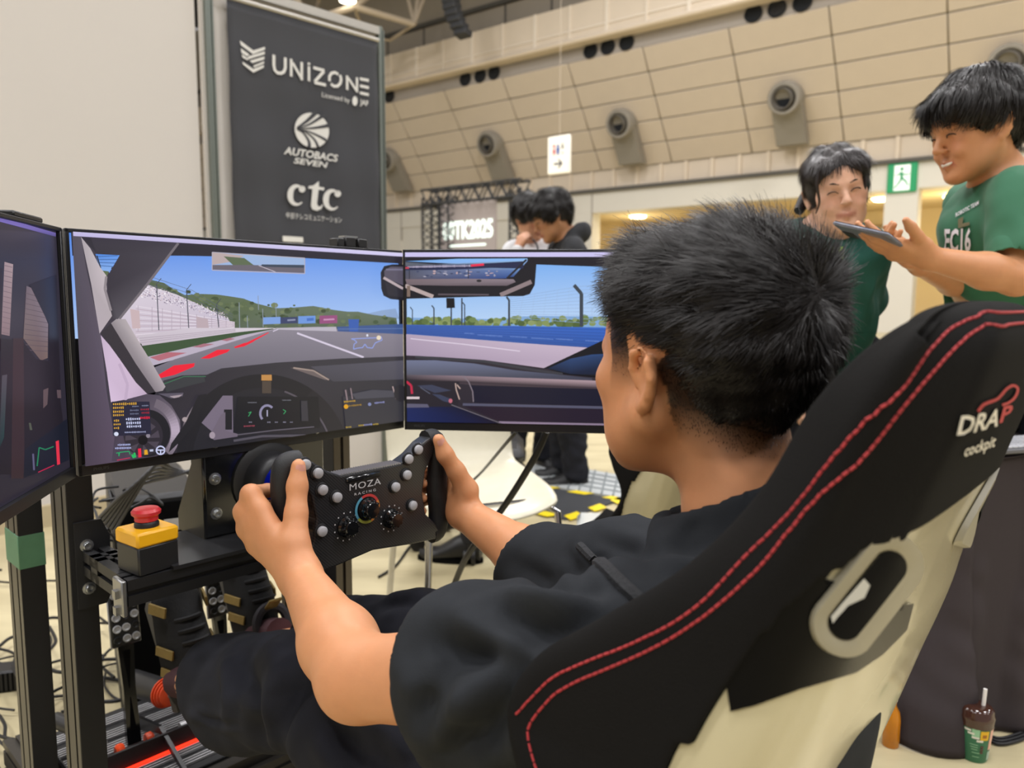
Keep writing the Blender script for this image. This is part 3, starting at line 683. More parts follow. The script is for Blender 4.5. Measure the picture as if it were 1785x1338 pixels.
# wheel of the car on the screen
oc = ell(452, 800, 150, 149, 40, math.pi * 1.02, math.pi * 1.96); ic = ell(452, 800, 122, 126, 40, math.pi * 1.02, math.pi * 1.96)
S.poly(ell(452, 800, 124, 128, 40, math.pi * 1.0, math.pi * 2.0), '#27262c')
for i in range(39): S.poly([oc[i], oc[i + 1], ic[i + 1], ic[i]], '#222126' if i < 28 else '#28262b')
S.line(ell(452, 800, 121, 125, 20, math.pi * 1.6, math.pi * 1.93), 3, '#58515a')
S.poly([(449, 652), (467, 652), (467, 662), (449, 662)], '#c08a4c'); S.poly([(450, 663), (466, 663), (466, 684), (450, 684)], '#4f443c')
S.poly([(382, 688), (399, 688), (400, 752), (365, 752), (345, 735)], '#766b7c'); S.poly([(384, 712), (398, 712), (398, 747), (384, 747)], '#222126')
S.poly([(408, 690), (548, 690), (552, 744), (400, 752)], '#1d1d22')
S.line(ell(459, 719, 12, 14, 20, math.pi * .75, math.pi * 1.75), 4, '#8f8aa8'); S.line([(459, 713), (459, 724)], 1.8, '#b8b4d0')
S.glyphs(425, 440, 700, 2.2, 0, '#75757f'); S.glyphs(485, 500, 696, 2.2, 0, '#75757f'); S.line([(426, 718), (431, 716), (426, 724)], 1.4, '#3c9a62'); S.line([(486, 712), (491, 715), (487, 720)], 1.4, '#3c9a62')
for x in (427, 459, 472, 486, 498): S.glyphs(x, x + 5, 734, 2.6, 0, '#8b889c')
S.glyphs(418, 436, 741, 3, -.05, '#a04858'); S.poly([(517, 697), (528, 697), (530, 732), (518, 732)], '#3a383f')
S.line([(405, 756), (470, 748), (540, 742)], 2, '#5e5963'); S.line([(400, 766), (450, 758), (525, 757)], 4, '#54505a')
S.line([(135, 815), (400, 778), (700, 737)], 8, '#2a2930')
# side read-outs on the right
S.poly([(590, 690), (690, 680), (694, 740), (596, 750)], '#37363d')
for (x0, x1, y, h, c) in ((592, 612, 699, 3.5, '#c59a35'), (600, 622, 706, 3.5, '#a47f2d'), (645, 661, 701, 3.5, '#8f93c6'), (595, 603, 743, 3.5, '#b99d3c'), (617, 625, 740, 3.5, '#b99d3c'), (626, 640, 739, 3.5, '#8f93c6'), (642, 650, 738, 3.5, '#b99d3c')): S.glyphs(x0, x1, y, h, -.1, c)
S.poly(ell(595, 707, 4, 4, 10), '#e0a01c'); S.poly(ell(636, 703, 3, 3, 10), '#7d86b0')
S.poly([(605, 685), (640, 678), (690, 680), (688, 690), (612, 694)], '#4b4a54'); S.line([(594, 678), (597, 696)], 2.5, '#8d7a80'); S.line([(603, 675), (606, 694)], 2, '#8d7a80'); S.line([(676, 672), (682, 694)], 2, '#b09a9a'); S.poly(ell(690, 684, 12, 15, 14), '#2c2a30')
# big mirror, near half
S.poly([(655, 475), (661, 464), (675, 461), (702, 461), (702, 524), (672, 521), (660, 515), (656, 503)], '#24232b'); S.poly([(661, 472), (672, 465), (700, 465), (700, 500), (662, 484)], '#5a5463'); S.line([(660, 484), (694, 503)], 4.5, '#b9a9ad'); S.poly([(662, 490), (700, 508), (700, 519), (668, 515)], '#302e36'); S.line([(664, 470), (700, 470)], 3, '#77738a')
# windscreen pillar, door, roll bar
S.z4([(300, 110), (430, 150), (520, 340), (545, 545), (700, 905), (700, 1300), (380, 1300)], '#3f3a46')
S.z4([(375, 150), (480, 160), (540, 330), (520, 300)], '#2f2c36')
S.z4([(445, 232), (562, 238), (505, 325), (470, 312)], ['#4a84dc', '#5c93e6', '#8db4ec', '#86b0ea'])
for k in range(4): S.line([(450, 245 + k * 14), (552, 240 + k * 18)], 3, '#3c5f96', Z4)
S.line([(452, 240), (470, 300)], 6, '#2c3340', Z4); S.z4([(468, 310), (510, 316), (500, 340), (480, 345)], '#5c6a4e')
S.z4([(420, 150), (860, 172), (800, 245), (700, 375), (600, 490), (555, 545), (525, 545), (505, 400), (505, 335), (562, 238), (450, 230)], ['#383440', '#403c47', '#45414c', '#47434d', '#49454f', '#55515a', '#3c3842', '#37333d', '#37333d', '#3b3741', '#37333d'])
S.line([(845, 180), (700, 372), (560, 545)], 12, '#746d74', Z4)
S.z4([(240, 90), (375, 150), (400, 300), (470, 620), (500, 900), (560, 1240), (330, 1290), (270, 800)], ['#4a4552', '#57525e', '#564f5c', '#5d5564', '#5a5062', '#594c60', '#3c3542', '#3a3540'])
S.z4([(375, 150), (420, 205), (470, 300), (497, 335), (500, 430), (525, 530), (465, 615), (425, 380)], ['#aca3aa', '#b8afb4', '#c2b7bd', '#c6bcc0', '#bdb2b8', '#b3a8ae', '#b5a9b2', '#b0a6ac'])
S.line([(497, 340), (490, 400), (520, 505)], 12, '#8f868c', Z4)
S.z4([(470, 622), (530, 690), (600, 780), (640, 850), (695, 905), (600, 930), (520, 945), (500, 800)], ['#c4b0c8', '#cfb9d2', '#d2bcd6', '#cdb6cf', '#bda8c0', '#cbb4ce', '#d6bfda', '#cdb7d1'])
S.line([(560, 760), (600, 860), (590, 935)], 14, '#c0aac4', Z4)
S.z4([(470, 612), (520, 565), (600, 690), (690, 830), (740, 895), (695, 905), (640, 850), (560, 735)], '#37333a')
S.z4([(520, 565), (545, 545), (590, 545), (640, 630), (720, 760), (783, 870), (770, 890), (735, 897), (640, 760)], ['#8c8389', '#a1989d', '#b3a9ad', '#b8aeb2', '#b3a9ae', '#aaa0a6', '#9b9198', '#837a82', '#8a8188'])
# vent, lap times, inputs
S.z1([(330, 260), (520, 200), (660, 165), (800, 180), (930, 290), (1030, 460), (1040, 560), (920, 800), (650, 930), (250, 930)], ['#3a3645', '#4b4352', '#544c5a', '#554d5b', '#5c5360', '#6f6572', '#6b6170', '#433c48', '#3a343f', '#4a4152'])
oc = ell(640, 600, 390, 400, 22, -1.25, .75); ic = ell(640, 600, 290, 300, 22, -1.25, .75)
shade = [0.35 + .65 * math.exp(-((i - 12) / 5.0) ** 2) for i in range(22)]
for i in range(21):
    c = tuple(v * shade[i] for v in lin('#b5a5b8')); S.z1([oc[i], oc[i + 1], ic[i + 1], ic[i]], c)
S.z1(ell(650, 610, 270, 270, 30), '#1f1f25'); S.z1(ell(610, 640, 225, 230, 30), '#2f2b34')
for a in (-.9, -.2, .5, 1.4, 2.3, 3.2): S.z1([(600 + 60 * math.cos(a), 680 + 60 * math.sin(a)), (600 + 200 * math.cos(a - .25), 660 + 190 * math.sin(a - .25)), (600 + 200 * math.cos(a + .2), 660 + 190 * math.sin(a + .2))], '#4a434f')
S.z1(ell(605, 690, 55, 55, 20), '#131318'); S.z1(ell(665, 640, 24, 24, 12), '#8a8290')
S.z1([(1060, 540), (1080, 470), (1160, 330), (1290, 170), (1330, 175), (1200, 370)], ['#4a444d', '#9a8d94', '#5d5660', '#6a5e66', '#6a5e66', '#3f3a44']); S.z1(ell(1088, 455, 34, 28, 12), '#a8999c')
S.z1([(780, 160), (1070, 150), (1060, 190), (930, 215)], '#5b5563'); S.z1([(910, 190), (1060, 170), (1020, 200), (960, 212)], '#a6979f')
S.z1([(1240, 180), (1340, 160), (1200, 520), (1040, 700), (900, 830), (930, 730), (1080, 520)], '#232227')
S.z1([(1370, 640), (1500, 400), (1550, 370), (1550, 580), (1690, 620), (1690, 650), (1420, 690)], '#6f6473'); S.z1(ell(1400, 635, 34, 40, 12), '#a294a0')
S.z1([(250, 250), (680, 250), (700, 620), (380, 640), (262, 640)], '#26263a')
G = lambda x0, x1, y, h, c: S.glyphs(150 + x0 * .1513, 150 + x1 * .1513, 660 + y * .1513, h * .1513, -.03, c)
for a in ((262, 520, 280, 32, '#d2a038'), (262, 375, 322, 30, '#d2a038'), (262, 380, 366, 30, '#d2a038'), (262, 380, 406, 30, '#d2a038'), (272, 335, 468, 30, '#d2a038'), (268, 340, 510, 30, '#d2a038'), (272, 335, 552, 30, '#d2a038'), (480, 555, 305, 18, '#8086a0'), (590, 660, 297, 18, '#8086a0'), (455, 555, 350, 20, '#6f7590'), (455, 555, 390, 20, '#6f7590'), (575, 670, 340, 28, '#a02838'), (585, 670, 378, 26, '#a02838'), (570, 672, 435, 32, '#e0203c'), (405, 565, 450, 34, '#c4c9ea'), (410, 568, 494, 34, '#c4c9ea'), (415, 568, 534, 34, '#c4c9ea'), (390, 630, 600, 20, '#a3a8cc'), (310, 445, 742, 26, '#aeb6e6'), (280, 450, 780, 26, '#aeb6e6')): G(*a)
S.z1(ell(292, 617, 26, 24, 14), '#d5daf0')
S.line([(290, 835), (320, 830), (322, 870), (330, 825), (440, 815), (450, 850)], 9, '#1fa866', Z1); S.line([(300, 915), (450, 888)], 8, '#d02858', Z1); S.line([(470, 850), (490, 890), (500, 830), (512, 885)], 18, '#28b860', Z1)
S.z1([(540, 785), (575, 780), (580, 880), (545, 885)], '#e8284a'); S.z1([(612, 800), (645, 795), (655, 850), (612, 855)], '#e0a428'); S.z1([(672, 795), (715, 790), (715, 815), (675, 818)], '#b9bfd8')
S.line(ell(797, 803, 48, 46, 24, 0, 6.1), 16, '#c9cdf0', Z1); S.line([(755, 800), (840, 800)], 14, '#c9cdf0', Z1); S.line([(797, 805), (797, 845)], 14, '#c9cdf0', Z1)
S.poly([(110, 402), (694, 439), (694, 448), (110, 412)], ['#c9c2e8', '#dcd6f4', '#cfc8ee', '#bdb5de'])
mc.done()

# right monitor
RA = -.0895; re = Vector((math.cos(RA), math.sin(RA), 0)); RTL = Vector((-.2187, 1.52, 1.163 - MH))
mr_ = Screen('right_monitor', 'monitor showing blue crash barrier and mirror, partly hidden behind the driver head', frame(RTL + re * MW / 2, re)); S = mr_
S.poly([(700, 440), (1320, 440), (1320, 600), (700, 600)], ['#6aa6ee', '#6aa6ee', '#cfe2f6', '#c3dbf4'])
S.z6([(240, 540), (520, 545), (800, 550), (1000, 530), (2300, 540), (2300, 620), (240, 600)], '#7fa6d4')
for i in range(230):
    x = random.uniform(240, 2200); y = random.uniform(545, 590) - (12 if x > 900 else 0) * random.random(); r = random.uniform(8, 20)
    S.z6(ell(x, y, r * 1.3, r, 8), random.choice(['#5c7042', '#6f8450', '#4f6238', '#84945c', '#7a8a58', '#8c9a66']))
for k in range(11): S.line([(870, 420 + k * 12), (1300, 350 + k * 22), (2200, 260 + k * 32)], 2.2, '#8fa9d0', Z6)
for k in range(14): S.line([(960 + 70 * k, 405 - 12 * k), (930 + 75 * k, 560)], 1.4, '#9db4d8', Z6)
for (x, y0, w, hk) in ((280, 490, 6, 14), (412, 480, 8, 14), (518, 470, 9, 0), (583, 420, 9, 0), (600, 460, 7, 12), (872, 430, 12, 16), (1315, 390, 22, 45)):
    S.line([(x, y0), (x, 595)], w, '#3d4550', Z6)
    if hk: S.line([(x, y0 + 3), (x - hk, y0 - hk * 1.1)], w, '#3d4550', Z6)
S.z6([(235, 583), (860, 590), (1430, 600), (2300, 615), (2300, 800), (1340, 722), (940, 695), (235, 640)], ['#3f62b0', '#3a63bb', '#3666c4', '#3666c4', '#2b4f9e', '#2f559f', '#34589f', '#3b5aa2'])
for k in range(6): S.line([(235, 592 + k * 8), (940, 602 + k * 15), (2000, 628 + k * 24)], 3, '#2d4f9a', Z6)
for (x0, x1, y) in ((600, 660, 635), (680, 830, 645), (880, 980, 655), (1010, 1140, 664), (1160, 1260, 670), (1340, 1420, 680)): S.glyphs(640 + x0 * .284, 640 + x1 * .284, 400 + y * .284, 2.4, .06, '#6d8cd0')
S.z6([(235, 640), (940, 695), (1340, 722), (2300, 800), (2300, 1000), (1090, 850), (700, 800), (235, 775)], ['#b2a0b6', '#c2b0c4', '#cbb8cb', '#cbb8cb', '#b9a6b8', '#bba8bc', '#ae9cb2', '#a493aa'])
S.line([(270, 668), (600, 703), (940, 745)], 6, '#dccfe0', Z6)
S.z6([(1085, 848), (1400, 700), (1700, 560), (2300, 500), (2300, 1000), (1200, 880)], '#10131c'); S.z6([(1110, 850), (1250, 790), (1380, 765), (1900, 740), (1900, 900), (1250, 885)], ['#18253f', '#2b4470', '#2c4a7c', '#1c2c4c', '#0f1526', '#14203a'])
S.z6([(235, 770), (450, 780), (720, 798), (1100, 850), (1210, 885), (1400, 905), (2300, 920), (2300, 1300), (235, 1300)], '#2c2731')
S.z6([(235, 800), (420, 800), (660, 820), (900, 860), (1100, 880), (1380, 910), (1380, 925), (235, 888)], ['#6f7590', '#6f7590', '#666b84', '#585c72', '#4d5166', '#3c3e4e', '#4a4656', '#565868'])
S.line([(300, 780), (720, 806), (1000, 855), (1200, 885)], 16, '#3a3a42', Z6)
S.z6([(235, 888), (580, 895), (1400, 925), (2300, 940), (2300, 1010), (640, 950), (235, 915)], ['#57505a', '#8a7680', '#b39aa2', '#b39aa2', '#43363e', '#4a3e46', '#332c34'])
S.z6([(640, 955), (1390, 975), (2300, 1000), (2300, 1100), (660, 1060), (655, 1000)], '#15162a')
S.line([(590, 1070), (1390, 1088), (2200, 1105)], 15, '#54546a', Z6); S.z6([(600, 1082), (2300, 1115), (2300, 1190), (820, 1175)], '#22192a'); S.line([(810, 1182), (1390, 1195), (2200, 1210)], 18, '#8d7c92', Z6)
S.z6([(240, 1090), (480, 1060), (560, 1085), (830, 1185), (240, 1188)], ['#1a2658', '#141b42', '#141730', '#0f1024', '#18265c'])
S.z6([(240, 925), (570, 930), (560, 1085), (240, 1085)], '#26222b'); S.line([(590, 895), (625, 930), (650, 990), (655, 1055)], 7, '#7d727c', Z6); S.line([(520, 1072), (830, 1188)], 6, '#66606a', Z6)
S.z6([(310, 955), (400, 950), (520, 985), (420, 1000)], '#3c4056'); S.z6([(400, 1005), (450, 1010), (525, 1040), (520, 1062), (470, 1050)], '#3a4058'); S.z6(ell(515, 1048, 12, 14, 10), '#c06a7a'); S.line([(330, 965), (390, 1005)], 6, '#55586a', Z6)
S.line([(545, 940), (550, 980), (570, 1040)], 8, '#b49c94', Z6); S.line([(555, 950), (575, 975)], 8, '#b49c94', Z6)
S.line([(245, 930), (275, 955), (280, 1005)], 14, '#c02848', Z6); S.line([(248, 1030), (325, 1030)], 14, '#d8c8cc', Z6); S.z6([(245, 1065), (375, 1068), (385, 1088), (245, 1090)], '#5d5a70')
S.z6([(235, 165), (1040, 165), (1600, 165), (1600, 235), (1040, 215), (1030, 340), (1000, 395), (960, 408), (700, 412), (235, 425)], ['#1e1c26', '#1c1a22', '#221f28', '#221f28', '#1c1a22', '#1a1920', '#1a1920', '#1a1920', '#1c1b22', '#1c1b22'])
S.z6([(240, 200), (430, 215), (640, 195), (960, 180), (985, 180), (985, 195), (900, 290), (620, 300), (240, 305)], ['#5d6470', '#52586a', '#6a7ab0', '#9cc4f0', '#9cc4f0', '#7c9ad0', '#34508e', '#3b4874', '#605c6a'])
S.z6([(240, 195), (560, 180), (985, 178), (960, 190), (560, 210), (430, 205)], ['#6aa0e0', '#86b8f0', '#8ab8f0', '#8ab8f0', '#8fb4e6', '#7fb0ec'])
S.z6([(240, 225), (500, 222), (960, 195), (960, 240), (760, 235), (500, 248), (240, 250)], '#262a4a'); S.glyphs(712, 822, 465.5, 4, -.02, '#c8bfd8'); S.line([(640, 222), (720, 215)], 14, '#e83050', Z6); S.line([(240, 236), (262, 236)], 12, '#c04050', Z6)
S.z6([(240, 250), (500, 248), (800, 240), (900, 250), (860, 300), (620, 305), (240, 308)], ['#4c5064', '#6a7494', '#8a96b4', '#5a78b0', '#2c4a8a', '#3c5488', '#55525e'])
for i in range(40): x = random.uniform(300, 800); y = random.uniform(252, 290); S.z6(ell(x, y, random.uniform(4, 14), random.uniform(2, 5), 7), random.choice(['#b8b4c4', '#8d8fa4', '#3b4260', '#c8a8a8']))
S.z6([(240, 305), (620, 302), (900, 305), (915, 322), (860, 345), (500, 345), (250, 340)], ['#7a6a70', '#80727a', '#8b7d86', '#7a6c74', '#665a62', '#6a5e66', '#6f6268']); S.z6(ell(690, 315, 16, 8, 10), '#2a272d')
S.line([(240, 345), (410, 412)], 24, '#b8a6a4', Z6); S.line([(1010, 320), (820, 402)], 26, '#8d7d80', Z6); S.z6([(250, 345), (270, 345), (270, 412), (250, 412)], '#7d6a60'); S.line([(860, 300), (980, 185)], 12, '#26242c', Z6); S.line([(440, 398), (750, 400)], 10, '#5a5058', Z6); S.line([(625, 245), (625, 300)], 6, '#34343e', Z6); S.line([(265, 250), (265, 305)], 5, '#34343e', Z6)
S.z6([(490, 420), (540, 420), (543, 480), (492, 482)], '#14151b')
S.poly([(700, 439), (1320, 439), (1320, 448), (700, 448)], '#cbc4ee')
mr_.done()

# left monitor
LA = CA + .955; le = Vector((math.cos(LA), math.sin(LA), 0)); LTR = Vector((-.6475, 1.0895, 1.1625 - MH))
ml = Screen('left_monitor', 'monitor at the frame edge showing the dark side window of the car', frame(LTR - le * MW / 2, le)); S = ml
S.poly([(-900, 0), (130, 380), (150, 850), (-900, 1600)], ['#2b2733', '#332f3c', '#282430', '#221f2a'])
S.z4([(-200, 100), (270, 130), (275, 250), (-200, 240)], ['#37323f', '#3d3847', '#332f3b', '#2f2b37'])
S.z4([(-200, 240), (20, 300), (15, 700), (-200, 760)], '#2a2029')
S.z4([(30, 268), (72, 280), (55, 628), (15, 620)], ['#a0898e', '#a58e92', '#866f74', '#876f75'])
for k in range(14): S.line([(28 - k * .8, 285 + k * 25), (68 - k, 295 + k * 25)], 3, '#75626a', Z4)
S.z4([(135, 385), (160, 395), (200, 470), (240, 570), (238, 735), (205, 748), (120, 640)], ['#6a5c66', '#75666f', '#7d6d75', '#7d6d75', '#77635e', '#6c5856', '#71605e'])
for k in range(12): S.line([(130 - k * .5, 420 + k * 25), (238, 450 + k * 23)], 3, '#5d4f56', Z4)
S.z4([(150, 380), (280, 330), (300, 900), (245, 980), (242, 570)], '#221d27')
S.z4([(10, 640), (115, 650), (180, 740), (240, 750), (290, 880), (330, 1180), (100, 1300), (0, 1300)], '#201b24')
S.z4([(70, 640), (120, 640), (125, 1320), (60, 1320)], '#35252b')
S.z4([(125, 1180), (330, 1030), (340, 1230), (120, 1320)], '#161a28'); S.z4([(215, 890), (240, 880), (235, 960), (215, 980)], '#5d4c50'); S.z4([(145, 1050), (155, 1050), (162, 1085), (150, 1085)], '#4f5348'); S.z4([(280, 890), (300, 890), (302, 930), (284, 930)], '#5a4a50'); S.z4([(15, 820), (40, 815), (25, 1120), (0, 1180)], ['#4b4650', '#4b4650', '#1e3a3c', '#1c2f34'])
S.line([(185, 1260), (195, 1170), (225, 1180), (265, 1165)], 6, '#1f7a55', Z4); S.line([(190, 1290), (268, 1255)], 5, '#b02048', Z4); S.z4([(275, 1140), (290, 1135), (296, 1250), (282, 1255)], '#e03048'); S.line([(165, 1200), (170, 1280)], 9, '#5c5878', Z4)
S.z4([(-600, -130), (0, 48), (275, 128), (275, 146), (0, 72), (-600, -90)], ['#7b6cc0', '#8a7ad0', '#6f62a8', '#5a5088', '#7466b8', '#6a5cb0'])
ml.done()
for (x, m_) in ((147, mc), (1e4, mr_)): pass
v, f = textmesh('PHILIPS', .007, align='LEFT'); M_logo = mat('bezel_print', '#4a4b4f', rough=.5)
for m_ in (mc, mr_):
    obj('brand_lettering', flat((v, f), Matrix.Translation((-MW / 2 + .02, -.0042, .006)) @ Matrix.Rotation(math.pi / 2, 4, 'X')), M_logo, m_.t, smooth=False)

# ---------------------------------------------------------------- the rig: black aluminium profiles
M_prof = mat('profile_black', '#3a3733', rough=0.38, metal=0.55, vary=0.08)
M_prof_d = mat('profile_matte', '#18181a', rough=0.5, metal=0.2)
M_slot = mat('slot_dark', '#060607', rough=0.8, spec=.1)
M_blk = mat('black_plastic', '#18181a', rough=0.45)
M_blk_g = mat('black_gloss', '#0e0f11', rough=0.18, coat=0.5)
M_bolt = mat('bolt_steel', '#a9abac', rough=0.3, metal=0.9)
M_tape = mat('tape_green', '#4f7a5c', rough=0.6, vary=0.12, scale=60)
M_cable = mat('cable_black', '#131315', rough=0.5)
def section(w, h, n_w, n_h, s=.004, d=.006):
    """profile outline with T-slot grooves"""
    pts = []
    def side(a, b, n):
        a = Vector(a); b = Vector(b); t = (b - a).normalized(); nn = Vector((-t.y, t.x)); L = (b - a).length
        pts.append(a)
        for i in range(n):
            c = a + t * L * (i + .5) / n
            pts.extend([c - t * s, c - t * s + nn * d, c + t * s + nn * d, c + t * s])
    x, y = w / 2, h / 2
    side((-x, -y), (x, -y), n_w); side((x, -y), (x, y), n_h); side((x, y), (-x, y), n_w); side((-x, y), (-x, -y), n_h)
    return [(p.x, p.y) for p in pts]
def profile(name, m, w, h, L, nw, nh, parent, mt=None):
    g = MB(); g.prism(section(w, h, nw, nh), 0, L, m); return obj(name, g, mt or M_prof, parent, smooth=False)
def bolt_mesh(r=.007):
    g = MB(); g.lathe([(r * 1.5, 0), (r * 1.5, .0015), (r, .002), (r, r), (r * .85, r * 1.2), (r * .5, r * 1.2), (r * .5, r * .6), (0, r * .6)], None, 12, caps=False)
    me = bpy.data.meshes.new('bolt'); me.from_pydata(g.v, [], g.f); smooth_by_angle(me); me.materials.append(M_bolt); return me
BOLT = bolt_mesh(); BOLT_S = bolt_mesh(.004)
def bolt(parent, p, d, small=False):
    o = bpy.data.objects.new('bolt', BOLT_S if small else BOLT); COL.objects.link(o); o.parent = parent
    o.matrix_basis = Matrix.Translation(Vector(p)) @ Vector(d).to_track_quat('Z', 'Y').to_matrix().to_4x4(); return o

RT = Matrix.Translation
# monitor stand behind the left edge
ms = thing('monitor_stand', 'black slotted monitor stand post with a band of green tape, outermost of the posts', 'stand', rig_m(.64, -.297, 0))
profile('post', None, .04, .08, .86, 1, 2, ms)
g = MB(); g.box((.0, -.0405, .42), (.0385, .001, .84)); obj('dark_face_strip', g, M_prof_d, ms)
g = MB(); g.box((0, 0, .612), (.0425, .0825, .062), bev=.001); obj('tape_band', g, M_tape, ms)
profile('foot_beam', RT((-.02, -.38, .02)) @ Matrix.Rotation(-math.pi / 2, 4, 'X'), .04, .04, .76, 1, 1, ms)
g = MB(); g.box((0, .035, .9), (.05, .02, .26), bev=.003); obj('mount_plate', g, M_blk, ms)
g = MB(); g.box((-.025, -.02, .79), (.018, .03, .022), bev=.002); obj('clamp', g, mat('clamp_steel', '#8d8d8c', rough=.35, metal=.8), ms)
# cross-rig monitor stand, right post
ms2 = thing('monitor_stand', 'grey slotted monitor stand post behind the steering wheel, under the center monitor', 'stand', rig_m(.62, .255, 0))
profile('post', None, .08, .04, .95, 2, 1, ms2, mat('profile_grey_lit', '#5d564c', rough=.4, metal=.5)); profile('foot_beam', RT((0, -.38, .02)) @ Matrix.Rotation(-math.pi / 2, 4, 'X'), .04, .04, .76, 1, 1, ms2)  # paler copy of the black profile, caught light put into its colour
profile('cross_beam', RT((-.50, .04, .93)) @ Matrix.Rotation(math.pi / 2, 4, 'Y'), .04, .04, .54, 1, 1, ms2)

cr = thing('simulator_frame', 'black aluminium profile frame carrying the steering motor and pedals', 'frame', rig_m(.45, 0, 0))
profile('post', RT((-.272, 0, 0)), .04, .08, .83, 1, 2, cr)
g = MB(); g.box((-.272, -.041, .42), (.039, .002, .84)); obj('dark_face_strip', g, M_prof_d, cr)
profile('post', RT((.235, 0, 0)), .04, .08, .83, 1, 2, cr, MATS['profile_grey_lit'])
g = MB(); g.box((.2145, 0, .42), (.001, .078, .84)); obj('dark_face_strip', g, M_prof_d, cr)  # dark strip paints the shade on this side of the post
for r in (-.27, .27): profile('base_beam', RT((r, -1.25, .06)) @ Matrix.Rotation(-math.pi / 2, 4, 'X'), .04, .08, 1.75, 1, 2, cr)
for f in (-1.15, -.6, .05, .4): profile('base_cross_beam', RT((-.25, f, .06)) @ Matrix.Rotation(math.pi / 2, 4, 'Y'), .04, .04, .5, 1, 1, cr)
profile('deck_beam', RT((-.275, -.22, .632)) @ Matrix.Rotation(math.pi / 2, 4, 'Y'), .04, .04, .53, 1, 1, cr, M_prof_d)
profile('deck_beam', RT((-.275, -.10, .632)) @ Matrix.Rotation(math.pi / 2, 4, 'Y'), .04, .04, .53, 1, 1, cr, M_prof_d)
for r in (-.255, .235): profile('deck_arm', RT((r, -.198, .632)) @ Matrix.Rotation(-math.pi / 2, 4, 'X'), .04, .04, .17, 1, 1, cr, M_prof_d)
g = MB(); g.box((-.28, -.222, .625), (.008, .036, .055), bev=.002); g.box((-.286, -.222, .63), (.006, .012, .012)); g.box((-.286, -.222, .605), (.006, .012, .012)); obj('end_cap', g, MATS['clamp_steel'], cr)
g = MB(); g.prism([(-.035, -.07), (.008, -.07), (.018, -.05), (.018, .045), (.006, .075), (-.035, .075)], 0, .006, RT((-.250, -.043, .625)) @ Matrix.Rotation(math.pi / 2, 4, 'X')); obj('joint_plate', g, M_blk, cr, smooth=False)
for z in (.660, .588): bolt(cr, (-.268, -.049, z), (0, -1, 0))
bolt(cr, (-.240, -.049, .610), (0, -1, 0))
g = MB(); g.box((-.045, -.16, .655), (.33, .17, .006)); obj('deck_plate', g, M_blk, cr)
g = MB(); g.box((.215, -.03, .80), (.012, .09, .02)); obj('tape_band', g, M_tape, cr)
v = MB(); v.tube(spline([(.02, -.20, .62), (.06, -.24, .60), (.10, -.25, .64), (.11, -.22, .67)], 6), .006, 8); obj('hanging_cable', v, M_cable, cr)

# steering motor on its bracket
mo = thing('steering_motor', 'black square steering motor with bolts and round hub, behind the left hand', 'motor', rig_m(.30, 0, .655))
g = MB(); g.box((0, 0, .095), (.235, .010, .185), bev=.004); obj('front_plate', g, M_blk_g, mo)
for a_, b_ in ((-.118, -.110), (.110, .118)):
    g = MB(); g.prism([(.0, .0), (.10, .0), (.10, .03), (.015, .165), (0, .165)], a_, b_, Matrix.Rotation(math.pi / 2, 4, 'Z') @ Matrix.Rotation(math.pi / 2, 4, 'X')); obj('side_bracket', g, mat('bracket_grey', '#4a463f', rough=.35, metal=.5), mo, smooth=False)
g = MB(); g.box((0, .09, .095), (.13, .16, .13), bev=.01); obj('motor_body', g, M_blk, mo)
m = RT((0, -.005, .088)) @ Matrix.Rotation(math.pi / 2, 4, 'X')
g = MB(); g.lathe([(.068, 0), (.068, .005), (.062, .008), (.052, .010), (.051, .026), (.049, .038), (.045, .046), (.038, .050)], m, 36); obj('hub', g, M_blk, mo)
g = MB(); g.lathe([(.036, .05), (.036, .075), (.033, .078), (.026, .078)], m, 30); obj('release_ring', g, mat('anodised_blue', '#0a22c8', rough=.25, metal=.6), mo)
g = MB(); g.lathe([(.026, .07), (.026, .245), (.040, .25), (.040, .285)], m, 24); obj('shaft', g, M_blk, mo)
for (x, z) in ((-.098, .165), (-.098, .045), (-.098, .105), (.098, .165), (.098, .045)): bolt(mo, (x, -.005, z), (0, -1, 0))
g = MB(); g.box((-.075, .02, .196), (.05, .02, .016), bev=.003); obj('top_connector', g, M_blk, mo)
g = MB(); g.tube(spline([(-.06, .03, .2), (-.03, .0, .22), (.02, .02, .20), (.05, .12, .17)], 6), .004, 7); obj('motor_cable', g, M_cable, mo)

# emergency stop
es = thing('emergency_stop', 'yellow and black emergency stop box with a red mushroom button', 'stop button', rig_m(.245, -.231, .652, yaw=.12) @ Matrix.Scale(.88, 4))
g = MB(); g.box((0, 0, .025), (.072, .072, .05), bev=.003); obj('box_base', g, M_blk, es)
g = MB(); g.box((0, 0, .062), (.075, .075, .026), bev=.004); obj('box_lid', g, mat('safety_yellow', '#e0a510', rough=.4), es)
g = MB(); g.lathe([(.020, .074), (.020, .081), (.017, .085)], None, 24); obj('collar', g, M_blk, es)
g = MB(); g.lathe([(.015, .083), (.019, .086), (.019, .093), (.0235, .097), (.024, .102), (.020, .1065), (.0, .108)], None, 28); obj('mushroom_button', g, mat('button_red', '#c02a32', rough=.35), es)

